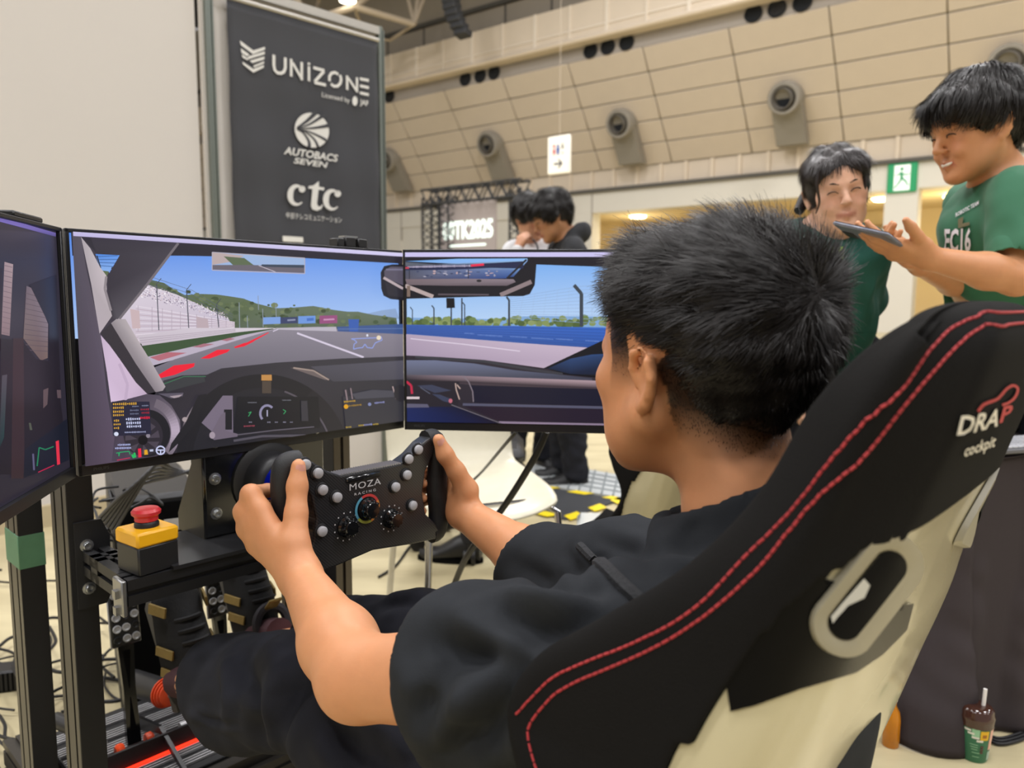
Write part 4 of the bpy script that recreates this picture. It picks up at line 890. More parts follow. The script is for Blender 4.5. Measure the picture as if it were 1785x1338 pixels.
# steering wheel: carbon plate, grips, buttons, knobs
sw_ = thing('steering_yoke', 'black carbon formula steering wheel with buttons, dials and colored ring', 'steering wheel', rig_m(0, 0, .753))
def carbon():
    m = mat('carbon_weave', '#1b1b1d', rough=.32, vary=.02); nt = m.node_tree; b = nt.nodes['Principled BSDF']
    tc = nt.nodes.new('ShaderNodeTexCoord'); mp = nt.nodes.new('ShaderNodeMapping'); mp.inputs['Rotation'].default_value = (0, .78, 0)
    ck = nt.nodes.new('ShaderNodeTexWave'); ck.wave_type = 'BANDS'; ck.bands_direction = 'X'; ck.inputs['Scale'].default_value = 95
    cr_ = nt.nodes.new('ShaderNodeValToRGB'); cr_.color_ramp.elements[0].color = (.010, .010, .011, 1); cr_.color_ramp.elements[1].color = (.030, .030, .033, 1)
    nt.links.new(tc.outputs['Object'], mp.inputs[0]); nt.links.new(mp.outputs[0], ck.inputs[0]); nt.links.new(ck.outputs[0], cr_.inputs[0]); nt.links.new(cr_.outputs[0], b.inputs['Base Color']); return m
M_carb = carbon()
XZ = Matrix.Rotation(math.pi / 2, 4, 'X')                # draws (x, z) outlines standing up, thickness along -y
half = [(0, .056), (.055, .056), (.078, .066), (.100, .082), (.118, .090), (.130, .086), (.120, .060), (.105, .035), (.098, .0), (.105, -.035), (.126, -.055), (.136, -.072), (.128, -.082), (.07, -.078), (.0, -.070)]
outl = half + [(-x, z) for x, z in half[-2:0:-1]]
outl = [(p.x, p.y) for p in [Vector((*q, 0)) for q in outl]]
g = MB(); g.prism(outl, -.014, .014, XZ); wp = obj('carbon_plate', g, M_carb, sw_, smooth=False)
bm_ = wp.modifiers.new('bev', 'BEVEL'); bm_.width = .003; bm_.segments = 2
for s in (-1, 1):
    g = MB(); g.tube(spline([(s * .116, 0, .082), (s * .136, 0, .080), (s * .142, -.002, .05), (s * .139, -.002, .0), (s * .143, -.002, -.04), (s * .140, 0, -.070), (s * .126, 0, -.074)], 6), .0155, 12, flat=1.15); obj('grip', g, mat('grip_rubber', '#141416', rough=.6, bump=.2, bscale=600), sw_)
    g = MB(); g.prism([(s * .03, -.008), (s * .09, .012), (s * .095, .03), (s * .05, .03), (s * .03, .02)][::s], .0, .010, RT((0, .026, 0)) @ XZ); obj('paddle', g, M_blk, sw_, smooth=False)
g = MB()
for i in range(26):
    x = -.054 + .108 * i / 25; g.box((x, 0, .0565), (.0022, .026, .0025), Matrix.Rotation(.5, 4, 'Y'))
tag(obj('edge_weave', g, mat('weave_silver', '#9b9c9e', rough=.3, metal=.6), sw_, smooth=False), kind='stuff')
YF = -.0155
def on_wheel(x, y):
    p = sw_.matrix_basis.inverted() @ at_f(x, y, YF * 1.0); return p
bmesh_ = None
M_btn = mat('button_pale', '#a9a9ad', rough=.4)
g = MB(); g.lathe([(.0105, 0), (.0105, .002), (.0085, .003)], XZ, 20); ringm = obj('button_ring', g, M_blk, sw_).data
g = MB(); g.lathe([(.0074, 0), (.0074, .005), (.006, .0062), (0, .0064)], XZ, 20)
first = True
for (x, y) in ((727.7, 783), (711, 799.5), (708, 827), (688, 848), (718, 880), (531, 809), (552.6, 824), (561, 853), (586, 866), (560, 925)):
    p = on_wheel(x, y)
    if first: b_ = obj('push_button', g, M_btn, sw_); bmesh_ = b_.data; first = False; bpy.data.objects['button_ring'].location = (p.x, YF + .002, p.z)
    else:
        b_ = obj('push_button', bmesh_, None, sw_); r_ = obj('button_ring', ringm, None, sw_); r_.location = (p.x, YF + .002, p.z)
    b_.location = (p.x, YF, p.z)
def knob(x, y, r, marks=True):
    p = on_wheel(x, y); m = RT((p.x, YF, p.z)) @ XZ
    g = MB(); n = 24; prof = [(r * 1.1, 0), (r * 1.1, .003), (r * .85, .005), (r * .8, .014), (r * .7, .016), (0, .0165)]
    g.lathe(prof, m, n)
    k_ = obj('rotary_knob', g, M_blk_g, sw_)
    g = MB()
    for i in range(10):
        a = i * math.pi / 5; g.box((p.x + r * .84 * math.cos(a), YF - .010, p.z + r * .84 * math.sin(a)), (.0035, .008, .0035), Matrix.Rotation(-a, 4, 'Y'), bev=.0008)
    tag(obj('knob_ridges', g, M_blk_g, k_, smooth=False), kind='stuff')
    if marks:
        mb = MB()
        for i in range(12):
            a = i * math.pi / 6 + .2; mb.add([(p.x + r * 1.45 * math.cos(a) + dx, YF - .0006, p.z + r * 1.45 * math.sin(a) + dz) for dx, dz in ((-.001, -.001), (.001, -.001), (.001, .001), (-.001, .001))], [(0, 1, 2, 3)])
        tag(obj('dial_marks', mb, mat('mark_pale', '#c9c9cc', rough=.6), sw_, smooth=False), kind='stuff')
    return p
p = knob(640, 886, .0155, False); knob(604, 917, .0145); knob(682, 903, .0140)
n = 40; mb = MB(); cols = []
pal = [(0.0, '#d98a3a'), (.14, '#c8433c'), (.32, '#c23a3f'), (.36, '#5fa7c4'), (.6, '#5f9fc0'), (.64, '#a8b04a'), (.80, '#b8a84a'), (.84, '#d08a3c'), (1.0, '#d98a3a')]
for seg, c in ((range(0, 3), 'ring_orange'), (range(3, 13), 'ring_red'), (range(13, 24), 'ring_blue'), (range(24, 32), 'ring_lime'), (range(32, 40), 'ring_orange')):
    mb = MB()
    for i in seg:
        a0, a1 = 2 * math.pi * i / n, 2 * math.pi * (i + 1) / n
        mb.add([(p.x + r * math.cos(a), YF - d_, p.z + r * math.sin(a)) for r, a, d_ in ((.0185, a0, .001), (.0225, a0, .001), (.0225, a1, .001), (.0185, a1, .001))], [(0, 1, 2, 3)])
    cc = {'ring_orange': '#c98038', 'ring_red': '#c03c3c', 'ring_blue': '#5a9fba', 'ring_lime': '#a3ab48'}[c]
    obj('color_ring', mb, mat(c, cc, rough=.4), sw_, smooth=False)
v, f = textmesh('MOZA', .0140, space=1.1); p = on_wheel(636, 849); sx = 1.35
obj('brand_lettering', ([Vector((p.x + q.x * sx, YF - .0008, p.z + q.y)) for q in v], f), mat('mark_pale', '#c9c9cc'), sw_, smooth=False)
v, f = textmesh('R A C I N G', .0055); obj('brand_lettering', ([Vector((p.x + q.x * 1.4, YF - .0008, p.z + q.y - .009)) for q in v], f), MATS['mark_pale'], sw_, smooth=False)
p = on_wheel(634, 831); g = MB(); g.box((p.x, YF + .001, p.z), (.062, .006, .008), bev=.002); obj('display_slot', g, M_blk_g, sw_)

# pedals
pe = thing('pedal_set', 'black pedal deck with ribbed plates, orange fittings and a glowing strip', 'pedals', rig_m(.68, -.02, .10))
g = MB(); g.box((0, .03, .0), (.42, .36, .014), bev=.002); obj('deck', g, M_prof_d, pe)
for z_, y_ in ((.0, -.16), (0, .17)): g = MB(); g.box((0, y_, -.05), (.44, .04, .10)); obj('deck_beam', g, M_prof, pe)
M_rib = mat('rib_silver', '#b4b4b6', rough=.45, metal=.35)
for k, (y0, n_) in enumerate(((-.125, 3), (-.085, 3), (.03, 5), (.09, 4), (.15, 4))):
    for i in range(n_):
        g = MB(); g.box((0, y0 + i * .009, .009), (.42, .0028, .006)); obj('deck_rib', g, M_rib, pe)
g = MB(); g.box((-.03, -.052, .028), (.36, .006, .05)); obj('heel_plate', g, M_prof_d, pe)
g = MB(); g.box((-.03, -.0595, .012), (.34, .008, .007)); obj('light_strip', g, mat('strip_red', '#ff3820', emit='#ff3018', estr=1.6), pe)
for x in (-.19, -.05, .15):
    g = MB(); g.prism([(-.17, .0), (-.03, .055), (.09, .03), (.09, .0), (-.03, .04), (-.17, -.012)], -.004, .004, RT((x, 0, .005)) @ Matrix.Rotation(math.pi / 2, 4, 'Z') @ Matrix.Rotation(math.pi / 2, 4, 'X')); obj('side_rail', g, M_blk, pe, smooth=False)
M_or = mat('fitting_orange', '#e0491a', rough=.4)
def pedal(r, up, pad=True):
    m = RT((r, .0, .03)) @ Matrix.Rotation(-.10, 4, 'X')
    g = MB(); g.prism([(-.014, 0), (.014, 0), (.012, .12), (.017, .24), (-.017, .24), (-.012, .12)], -.006, .006, m @ XZ); a = obj('pedal_arm', g, M_blk_g, pe, smooth=False)
    g = MB(); g.prism([(-.006, .03), (.006, .03), (.0, .10)], -.0085, .0085, m @ XZ); g.prism([(-.0, .12), (.007, .20), (-.007, .20)], -.0085, .0085, m @ XZ); obj('arm_recess', g, M_slot, a, smooth=False)
    g = MB(); g.box((0, -.012, .276), (.058, .008, .125), None, bev=.004); g.v = [tuple(m @ Vector(q)) for q in g.v]; pp = obj('pedal_pad', g, M_blk, pe)
    g = MB(); g.box((0, -.008, .276), (.061, .004, .128), None, bev=.002); g.v = [tuple(m @ Vector(q)) for q in g.v]; obj('pad_edge', g, M_rib, pp)
    for i in range(5):
        for j in range(3):
            g = MB(); g.lathe([(.0085, 0), (.0085, .003), (.0065, .0035), (.005, .001), (0, .001)], m @ RT((-.018 + .018 * j, -.016, .229 + .0235 * i)) @ XZ, 12); obj('pad_stud', g, M_rib if (i + j) % 3 else M_blk, pp)
    for s in (-1, 1):
        g = MB(); g.lathe([(.012, 0), (.014, .004), (.014, .012), (.010, .016)], RT((r + s * .022, -.005, .028)) @ Matrix.Rotation(s * math.pi / 2, 4, 'Y'), 16); obj('pivot_cap', g, M_or, pe)
    g = MB(); g.cyl((r - .03, -.02, .016), (r + .02, -.02, .016), .010, n=12); obj('pivot_block', g, M_prof, pe)
pedal(-.095, 0); pedal(.11, 0)
def loadcell(a, b, r):
    a = Vector(a); b = Vector(b); g = MB(); g.cyl(a, b, r, n=20); o = obj('damper', g, M_blk, pe)
    d = (a - b).normalized(); m = RT(a) @ d.to_track_quat('Z', 'Y').to_matrix().to_4x4()
    g = MB()
    for i in range(4): g.lathe([(r * .8, i * .007), (r * (1.15 - i * .08), i * .007 + .001), (r * (1.15 - i * .08), i * .007 + .004), (r * .8, i * .007 + .006)], m, 20)
    obj('damper_cap', g, M_or, pe); g = MB(); g.cyl(a, a + d * .05, r * .3, n=10); obj('damper_rod', g, M_rib, pe)
loadcell((-.02, .02, .105), (-.04, .15, .09), .028); loadcell((-.17, .02, .07), (-.20, .14, .07), .016); loadcell((.15, .03, .10), (.15, .15, .09), .026)
g = MB(); g.box((.02, -.03, .035), (.03, .03, .03), bev=.004); g.cyl((-.01, -.03, .04), (.05, -.03, .04), .010); obj('linkage', g, M_rib, pe)

# computer tower behind the rig, and the cables
t = thing('computer_tower', 'black computer tower behind the yellow emergency stop box', 'computer', frame((*at_Y(258, 800, 2.0).xy, 0), (.86, .5, 0)))
g = MB(); g.box((0, 0, .30), (.20, .40, .56), bev=.012); obj('case', g, M_blk, t)
g = MB(); g.box((-.0, -.201, .30), (.17, .004, .52), bev=.001); obj('front_mesh', g, M_slot, t)
g = MB(); g.box((.04, -.204, .50), (.05, .002, .03)); obj('case_sticker', g, mat('sticker_white', '#c9c7c4'), t)
for x in (-.08, .08):
    for y in (-.16, .16): g = MB(); g.lathe([(.015, 0), (.013, .025)], RT((x, y, 0)), 10); obj('case_foot', g, M_slot, t)

def cable(label, pts, r=.004, group=None, m=None):
    o = obj('cable', MB().tube(spline(pts, 8), r, 7), m or M_cable); return tag(o, label, 'cable', group)
def fz(x, y, z=.006): return at_z(x, y, z)
random.seed(5)
for k in range(26):                                       # tangle on the floor at the left
    a = [random.uniform(-30, 190), random.uniform(985, 1330)]; pts = []
    ang = random.uniform(0, 6.28)
    for i in range(6):
        pts.append(fz(a[0], a[1], .007 + .010 * (k % 7) + random.uniform(0, .01))); ang += random.uniform(-1.2, 1.2); a[0] += 48 * math.cos(ang); a[1] = min(1330, max(985, a[1] + 26 * math.sin(ang)))
    cable('black cable in the tangle on the floor under the left monitor', pts, random.choice((.003, .004, .005)), 'tangled cables on the floor')
for k in range(12):                                       # bunch beside the tower
    pts = []; x = random.uniform(172, 215); y = random.uniform(870, 930)
    for i in range(6): pts.append(at_Y(x, y, 1.62 + .02 * k + .03 * i)); x += random.uniform(-26, 44); y += random.uniform(-26, 26)
    cable('thin black cable in the bunch between the post and the yellow stop box', pts, .003, 'cables beside the tower')
for k in range(6):
    p0 = at_Y(170 + 6 * k, 905 + 4 * k, 1.55); p1 = at_Y(230 + 8 * k, 850 - 8 * k, 1.5); p2 = at_Y(300, 830 - 3 * k, 1.62)
    cable(('lowest', 'second lowest', 'third lowest', 'third highest', 'second highest', 'highest')[k] + ' of six grey cables looping from computer tower to steering motor', [p0, p1, p2, at_Y(345, 815 + 3 * k, 1.66)], .004, 'cables to the steering motor', mat('cable_grey', '#4c4c4f', rough=.5))
cable('black cable hanging from the right monitor across the white chair', [at_Y(900, 752, 1.6), at_Y(880, 775, 1.7), at_Y(840, 822, 2.2), at_Y(815, 845, 2.3)], .004)
cable('thick black cable running from the right monitor down to the floor', [at_Y(952, 752, 1.6), at_Y(930, 800, 1.62), at_Y(880, 880, 1.7), at_Y(820, 960, 1.8), at_Y(795, 1010, 1.9), at_Y(778, 1070, 1.95), fz(770, 1120)], .008)
cable('black cable lying on the floor beside the chair caster', [fz(660, 1005), fz(690, 985), fz(712, 955), fz(722, 948)], .005)
for k in range(2): cable(('left', 'right')[k] + ' one of two thin black cables hanging behind the right monitor edge', [at_Y(744 + 5 * k, 745, 1.62), at_Y(745 + 5 * k, 770, 1.62), at_Y(747 + 4 * k, 800, 1.64)], .003, 'cables behind the monitor edge')
for k in range(3): cable(('lowest', 'middle', 'topmost')[k] + ' of three thin black cables on the floor behind the coffee cup', [fz(1712, 1283 - 4 * k), fz(1740, 1296 - 5 * k), fz(1770, 1292 - 6 * k), fz(1800, 1280 - 6 * k)], .004, 'cables behind the cup')
pa = thing('power_adapter', 'black ribbed power adapter brick on the floor at the frame edge', 'power adapter', Matrix.Translation(at_z(28, 1195, .0)) @ Matrix.Rotation(.3, 4, 'Z'))
g = MB(); g.box((0, 0, .03), (.10, .07, .06), bev=.006); obj('case', g, M_blk, pa)
for i in range(8): g = MB(); g.box((-.04 + .011 * i, -.0355, .03), (.004, .003, .05)); obj('case_rib', g, M_slot, pa)

# bracket on top of the center monitor, and a camera on the left one
def on_top(x, m_): return m_.loc(x, 440 if x > 100 else 380)[0]
t = thing('monitor_bracket', 'black clamp block on the top edge of the center monitor', 'bracket', mc.m @ Matrix.Translation((on_top(618, mc), .02, MH)))
for (x, w_, h_) in ((-.026, .016, .017), (-.004, .024, .020), (.024, .022, .018)): g = MB(); g.box((x, 0, h_ / 2), (w_, .03, h_), bev=.002); obj('clamp_block', g, M_blk, t)
g = MB(); g.box((0, 0, .021), (.03, .02, .003)); obj('clamp_cap', g, M_bolt, t)
t = thing('monitor_bracket', 'flat black clip on the top edge of the left monitor', 'bracket', ml.m @ Matrix.Translation((MW / 2 - .10, .015, MH)))
g = MB(); g.box((0, 0, .004), (.09, .03, .008), bev=.002); obj('clip', g, M_blk, t); g = MB(); g.box((0, .012, -.015), (.06, .006, .03)); obj('clip_tongue', g, M_blk, t)

# ---------------------------------------------------------------- bucket seat
from mathutils.bvhtree import BVHTree
M_fab = mat('seat_fabric', '#141312', rough=.95, vary=.10, scale=250, bump=.35, bscale=900, spec=.12)
M_shell = mat('seat_shell', '#b9b08f', rough=.22, coat=.4, vary=.03, scale=6)
LV = [(.30, -.40, .245, -.600, .235), (.45, -.48, .25, -.645, .24), (.60, -.585, .255, -.695, .245), (.70, -.560, .26, -.725, .245), (.74, -.541, .25, -.738, .24), (.78, -.559, .24, -.750, .232), (.817, -.603, .225, -.759, .222),
      (.868, -.663, .205, -.772, .208), (.924, -.702, .175, -.787, .190), (.984, -.726, .152, -.806, .172), (1.017, -.748, .140, -.814, .158), (1.034, -.764, .130, -.816, .146), (1.044, -.776, .121, -.814, .134)]
def lvl(z):
    for a, b in zip(LV, LV[1:]):
        if z <= b[0]: break
    t = min(1, max(0, (z - a[0]) / (b[0] - a[0]))); return [a[i] + (b[i] - a[i]) * t for i in range(5)]
LVs = [[q.x, q.y, q.z] for q in spline([Vector(l[:3]) for l in LV], 9)]; LVt = [[q.x, q.y, q.z] for q in spline([Vector((l[0], l[3], l[4])) for l in LV], 9)]
def seat_section(i):
    z, fe, re = LVs[i]; fb, w = LVt[i][1], LVt[i][2]
    pt = max(.018, min(.06, (fe - fb) * .55)); head = max(0, (z - .93) / .12)
    inner = [(fb + pt, 0), (fb + pt, -.45 * w), (fb + pt + (fe - fb - pt) * .45, -(re - .045)), (fe - .012, -(re - .028))]
    edge = [(fe, -(re - .008)), (fe - .012, -(re + .010))]
    outer = [(fb + (fe - fb) * .50, -(w + .012)), (fb + .028, -w), (fb + .006, -(w - .035)), (fb - .002, -.62 * w), (fb - .004, 0)]
    return z, inner, edge, outer
seat = thing('bucket_seat', 'cream shelled racing bucket seat with black fabric and red stitching under the driver', 'seat', rig_m(0, 0, 0))
secs = []
for i in range(len(LVs)):
    z, a, b, c = seat_section(i); pts = spline([Vector((p[1], p[0], 0)) for p in a + b + c], 9); secs.append([Vector((p.x, p.y, z)) for p in pts])
NP = len(secs[0])
def rounded_top(rows):
    last = rows[-1]; c = sum(last, Vector()) / len(last); out = list(rows)
    for k, (s, dz) in enumerate(((.93, .004), (.80, .0075), (.60, .0105), (.34, .0125), (.05, .013))): out.append([Vector((p.x * (s if True else 1), c.y + (p.y - c.y) * s, p.z + dz)) for p in last])
    return out
full = [r_ + [Vector((-p.x, p.y, p.z)) for p in r_[-2:0:-1]] for r_ in rounded_top(secs)]
nf = len(full[0]); g = MB(); v = [p for r_ in full for p in r_]
g.add(v, [(i * nf + j, (i + 1) * nf + j, (i + 1) * nf + (j + 1) % nf, i * nf + (j + 1) % nf) for i in range(len(full) - 1) for j in range(nf)])
bvh = BVHTree.FromPolygons([Vector(p) for p in g.v], g.f)
SI = seat.matrix_basis.inverted(); SI3 = SI.to_3x3(); O_l = SI @ CO
def hit(x, y):
    h = bvh.ray_cast(O_l, (SI3 @ ray(x, y)).normalized()); return h[0], h[1]
# fabric cover: everything ahead of the cut line on the outer side, all of it at the headrest
CUT = [(.30, -.545), (.45, -.560), (.60, -.600), (.66, -.625), (.70, -.650), (.74, -.675), (.80, -.702), (.84, -.722), (.88, -.745), (.905, -.77), (.925, -.85), (1.2, -.95)]
def cut_f(z):
    for a, b in zip(CUT, CUT[1:]):
        if z <= b[0]: return a[1] + (b[1] - a[1]) * max(0, (z - a[0]) / (b[0] - a[0]))
    return -1
outer0 = {j for j in range(nf) if (j >= 45 and j <= nf - 45)}
fab, she = MB(), MB()
def nearest_n(p):
    h = bvh.find_nearest(p); return h[1] if h[1] is not None else Vector((0, -1, 0))
for q in g.f:
    P = [Vector(g.v[i]) for i in q]; c = sum(P, Vector()) / 4; js = [i % nf for i in q]
    is_out = all(45 <= j <= nf - 45 for j in js)
    is_fab = (not is_out) or c.y > cut_f(c.z)
    tgt = fab if is_fab else she
    tgt.add(P, [(0, 1, 2, 3)])
def weld(mb, d=1e-5, sub=0):
    bm = bmesh.new(); vs = [bm.verts.new(p) for p in mb.v]
    for f in mb.f:
        try: bm.faces.new([vs[i] for i in f])
        except ValueError: pass
    bmesh.ops.remove_doubles(bm, verts=bm.verts, dist=d); bmesh.ops.recalc_face_normals(bm, faces=bm.faces)
    me = bpy.data.meshes.new('m'); bm.to_mesh(me); bm.free(); smooth_by_angle(me, 1.2); return me
fm_ = weld(fab); fm_.name = 'cover'; oc_ = obj('fabric_cover', fm_, M_fab, seat); md = oc_.modifiers.new('s', 'SOLIDIFY'); md.thickness = .006; md.offset = 1; md = oc_.modifiers.new('sub', 'SUBSURF'); md.levels = 1; md.render_levels = 1
sm_ = weld(she); sm_.name = 'shell'; os_ = obj('shell', sm_, M_shell, seat)
md = os_.modifiers.new('sub', 'SUBSURF'); md.levels = 1; md.render_levels = 1
def patch(name, pix, m, off=.0035, mirror=True, levels=3):
    bm = bmesh.new(); vs = [bm.verts.new((x, y, 0)) for x, y in pix]; f = bm.faces.new(vs); bmesh.ops.triangulate(bm, faces=bm.faces)
    for _ in range(levels): bmesh.ops.subdivide_edges(bm, edges=bm.edges, cuts=1, use_grid_fill=True)
    bmesh.ops.triangulate(bm, faces=bm.faces)
    bad = []
    for v_ in bm.verts:
        h, n_ = hit(v_.co.x, v_.co.y)
        if h is None: bad.append(v_)
        else:
            if n_.dot(SI3 @ ray(v_.co.x, v_.co.y)) > 0: n_ = -n_
            v_.co = h + n_ * off
    bmesh.ops.delete(bm, geom=bad, context='VERTS')
    me = bpy.data.meshes.new(name); bm.to_mesh(me); 
    o = obj(name, me, m, seat); me.polygons.foreach_set('use_smooth', [True] * len(me.polygons))
    if mirror:
        for v_ in bm.verts: v_.co.x = -v_.co.x
        bmesh.ops.reverse_faces(bm, faces=bm.faces); m2 = bpy.data.meshes.new(name); bm.to_mesh(m2); m2.polygons.foreach_set('use_smooth', [True] * len(m2.polygons)); obj(name, m2, m, seat)
    bm.free(); return o
q4 = lambda L: [(1340 + x * .387, 820 + y * .387) for x, y in L]
patch('inlay_and_reflection', q4([(60, 600), (215, 470), (190, 600), (180, 740), (230, 810), (330, 845), (450, 790), (560, 700), (600, 600), (640, 590), (610, 710), (500, 820), (380, 900), (130, 975), (-60, 1050), (-170, 1080), (-200, 860), (-40, 700)]), mat('inlay_reflection_black', '#060607', rough=.3, spec=.10), .0025, False)  # black gloss area; its lower left also paints dark reflections on the shell
# harness opening: oval trim ring around a dark slot
def ring_at(px_in, px_out, m, name, lift):
    mb = MB(); a = [hit(*p)[0] for p in px_in]; b = [hit(*p)[0] for p in px_out]; n = len(a)
    nn = [hit(*p)[1] for p in px_out]
    nn = [(-k_ if k_.dot(SI3 @ ray(*p)) > 0 else k_) for k_, p in zip(nn, px_out)]
    rows = [[b[i] + nn[i] * .001 for i in range(n)], [b[i] * .9 + a[i] * .1 + nn[i] * lift for i in range(n)], [b[i] * .3 + a[i] * .7 + nn[i] * lift for i in range(n)], [a[i] + nn[i] * lift * .6 for i in range(n)], [a[i] - nn[i] * .002 + nn[i] * .0025 for i in range(n)]]
    for s in (1, -1):
        mb = MB(); mb.v = [(s * p.x, p.y, p.z) for r_ in rows for p in r_]
        mb.f = [tuple((k_ * n + i, k_ * n + (i + 1) % n, (k_ + 1) * n + (i + 1) % n, (k_ + 1) * n + i)[::s]) for k_ in range(len(rows) - 1) for i in range(n)]
        obj(name, mb, m, seat)
def stadium(c, L, w, ang, n=28):
    out = []
    for i in range(n):
        a = 2 * math.pi * i / n; x = w * math.cos(a); y = w * math.sin(a) + (L if math.sin(a) > 0 else -L)
        out.append((c[0] + x * math.cos(ang) - y * math.sin(ang), c[1] + x * math.sin(ang) + y * math.cos(ang)))
    return out
ca_ = .66
ring_at(stadium((1503, 1032), 62, 27, ca_), stadium((1503, 1032), 66, 56, ca_), mat('trim_grey', '#8d8773', rough=.45), 'harness_trim', .006)
patch('harness_slot', stadium((1503, 1032), 62, 28, ca_), M_slot, .0048, levels=2)
patch('slot_strap', q4([(255, 640), (300, 585), (400, 470), (425, 500), (400, 555), (330, 590), (285, 640), (262, 670)]), mat('strap_pale', '#b9b9b4', rough=.5), .0054, levels=1)
# red stitching, two rows on each side
stitA = [(910, 1243), (945, 1203), (989, 1170), (1121, 1116), (1218, 1061), (1303, 980), (1393, 892), (1484, 771), (1574, 651), (1641, 588), (1707, 560), (1780, 552)]
stitB = [(943, 1338), (928, 1273), (958, 1224), (1001, 1191), (1121, 1140), (1218, 1085), (1327, 995), (1423, 880), (1544, 729), (1635, 627), (1701, 581), (1782, 566)]
M_st = mat('stitch_red', '#a3282c', rough=.7)
for st_ in (stitA, stitB):
    pp = spline([Vector((x, y, 0)) for x, y in st_], 16); L_ = []
    for p in pp:
        h, n_ = hit(p.x, p.y)
        if h is not None: L_.append(h + (n_ if n_.dot(SI3 @ ray(p.x, p.y)) < 0 else -n_) * .0062)
    if len(L_) < 3: continue
    seg = []; acc = 0                                       # resample to 5.5 mm stitches
    dense = []
    for a, b in zip(L_, L_[1:]):
        if (b - a).length > .05: continue
        k_ = max(1, int((b - a).length / .001)); dense += [a.lerp(b, i / k_) for i in range(k_)]
    for s in (1, -1):
        g2 = MB()
        for i in range(0, len(dense) - 5, 5):
            a, b = dense[i], dense[i + 4]; g2.tube([(s * a.x, a.y, a.z), (s * b.x, b.y, b.z)], .0010, 5)
        tag(obj('stitching', g2, M_st, seat), kind='stuff')
# headrest lettering, wrapped onto the back
def wrap_text(name, s, size, x0, z0, m, shear=0, bold=0, sx=1.0, polys=None):
    v, f = textmesh(s, size, align='LEFT', shear=shear, bold=bold) if polys is None else (polys.v, polys.f)
    out = []
    for p in v:
        h = bvh.ray_cast(Vector((x0 + p[0] * sx, -2, z0 + p[1])), Vector((0, 1, 0)))
        out.append(Vector((x0 + p[0] * sx, h[0].y - .0085, z0 + p[1])) if h[0] is not None else Vector((x0 + p[0] * sx, -.82, z0 + p[1])))
    return obj(name, (out, f), m, seat, smooth=False)
M_lw = mat('letter_white', '#d8d3c6', rough=.7); M_lr = mat('letter_red', '#b23034', rough=.7)
def back_print(name, s, a, b, up, m, bold=0.0, polys=None):
    """print laid on the fabric between two points of its baseline"""
    v, f = textmesh(s, 1.0, align='LEFT', bold=bold, res=2) if polys is None else polys
    x0 = min(p[0] for p in v); x1 = max(p[0] for p in v); yt = max(p[1] for p in v); out = []
    for p in v:
        t = (p[0] - x0) / (x1 - x0); y = p[1] / yt; h, n_ = hit(a[0] + (b[0] - a[0]) * t + up[0] * y, a[1] + (b[1] - a[1]) * t + up[1] * y)
        out.append(None if h is None else h + (n_ if n_.dot(SI3 @ ray(*a)) < 0 else -n_) * .0078)
    okf = [q for q in f if all(out[k] is not None for k in q)]
    return obj(name, ([p if p is not None else Vector() for p in out], okf), m, seat, smooth=False)
back_print('lettering', 'DRA', (1649, 751), (1719, 734), (9, -31), M_lw, .02)
back_print('lettering', 'P', (1722, 729), (1741, 724), (7, -27), M_lr, .03)
back_print('lettering', 'cockpit', (1659, 787), (1715, 770), (4, -20), M_lw, .015)
mbc = MB(); pp = spline([Vector((x, y, 0)) for x, y in ((1683, 710), (1693, 698), (1714, 690), (1722, 684), (1733, 672), (1745, 666), (1754, 672), (1749, 686), (1738, 695), (1726, 699))], 4)
for i, p in enumerate(pp):
    t_ = (pp[min(i + 1, len(pp) - 1)] - pp[max(i - 1, 0)]).normalized(); nn = Vector((-t_.y, t_.x, 0)) * 2.2
    for q in (p - nn, p + nn):
        h, n_ = hit(q.x, q.y)
        if h is None: h, n_ = hit(p.x - 4, p.y + 4)
        mbc.v.append(tuple(h + (n_ if n_.dot(SI3 @ ray(q.x, q.y)) < 0 else -n_) * .0078))
    if i: k_ = len(mbc.v); mbc.f.append((k_ - 4, k_ - 2, k_ - 1, k_ - 3))
obj('car_emblem', mbc, M_lr, seat, smooth=False)
# cushion, sides and foot of the seat
g = MB(); P = []
for i in range(10):
    f_ = -.62 + .44 * i / 9; P.append([Vector((x, f_, .30 + .05 * abs(x / .25) ** 3 + .035 * (i / 9) ** 2)) for x in np.linspace(-.24, .24, 13)])
g.grid(P); obj('cushion', g, M_fab, seat, solid=.05)
for s in (-1, 1):
    P = []
    for i in range(12):
        f_ = -.64 + .46 * i / 11; top = .47 - .10 * (i / 11) ** 2; P.append([Vector((s * (.245 + .01 * math.sin(j / 5 * 3.1)), f_, .22 + (top - .22) * j / 5)) for j in range(6)])
    g = MB(); g.grid(P); obj('side_bolster', g, M_shell, seat, solid=.02)
g = MB(); g.box((0, -.40, .215), (.5, .48, .02), bev=.008); obj('seat_pan', g, M_shell, seat)
for s in (-1, 1): g = MB(); g.box((s * .22, -.40, .155), (.01, .40, .11)); g.box((s * .23, -.40, .105), (.05, .40, .008)); obj('side_mount', g, M_blk, seat)

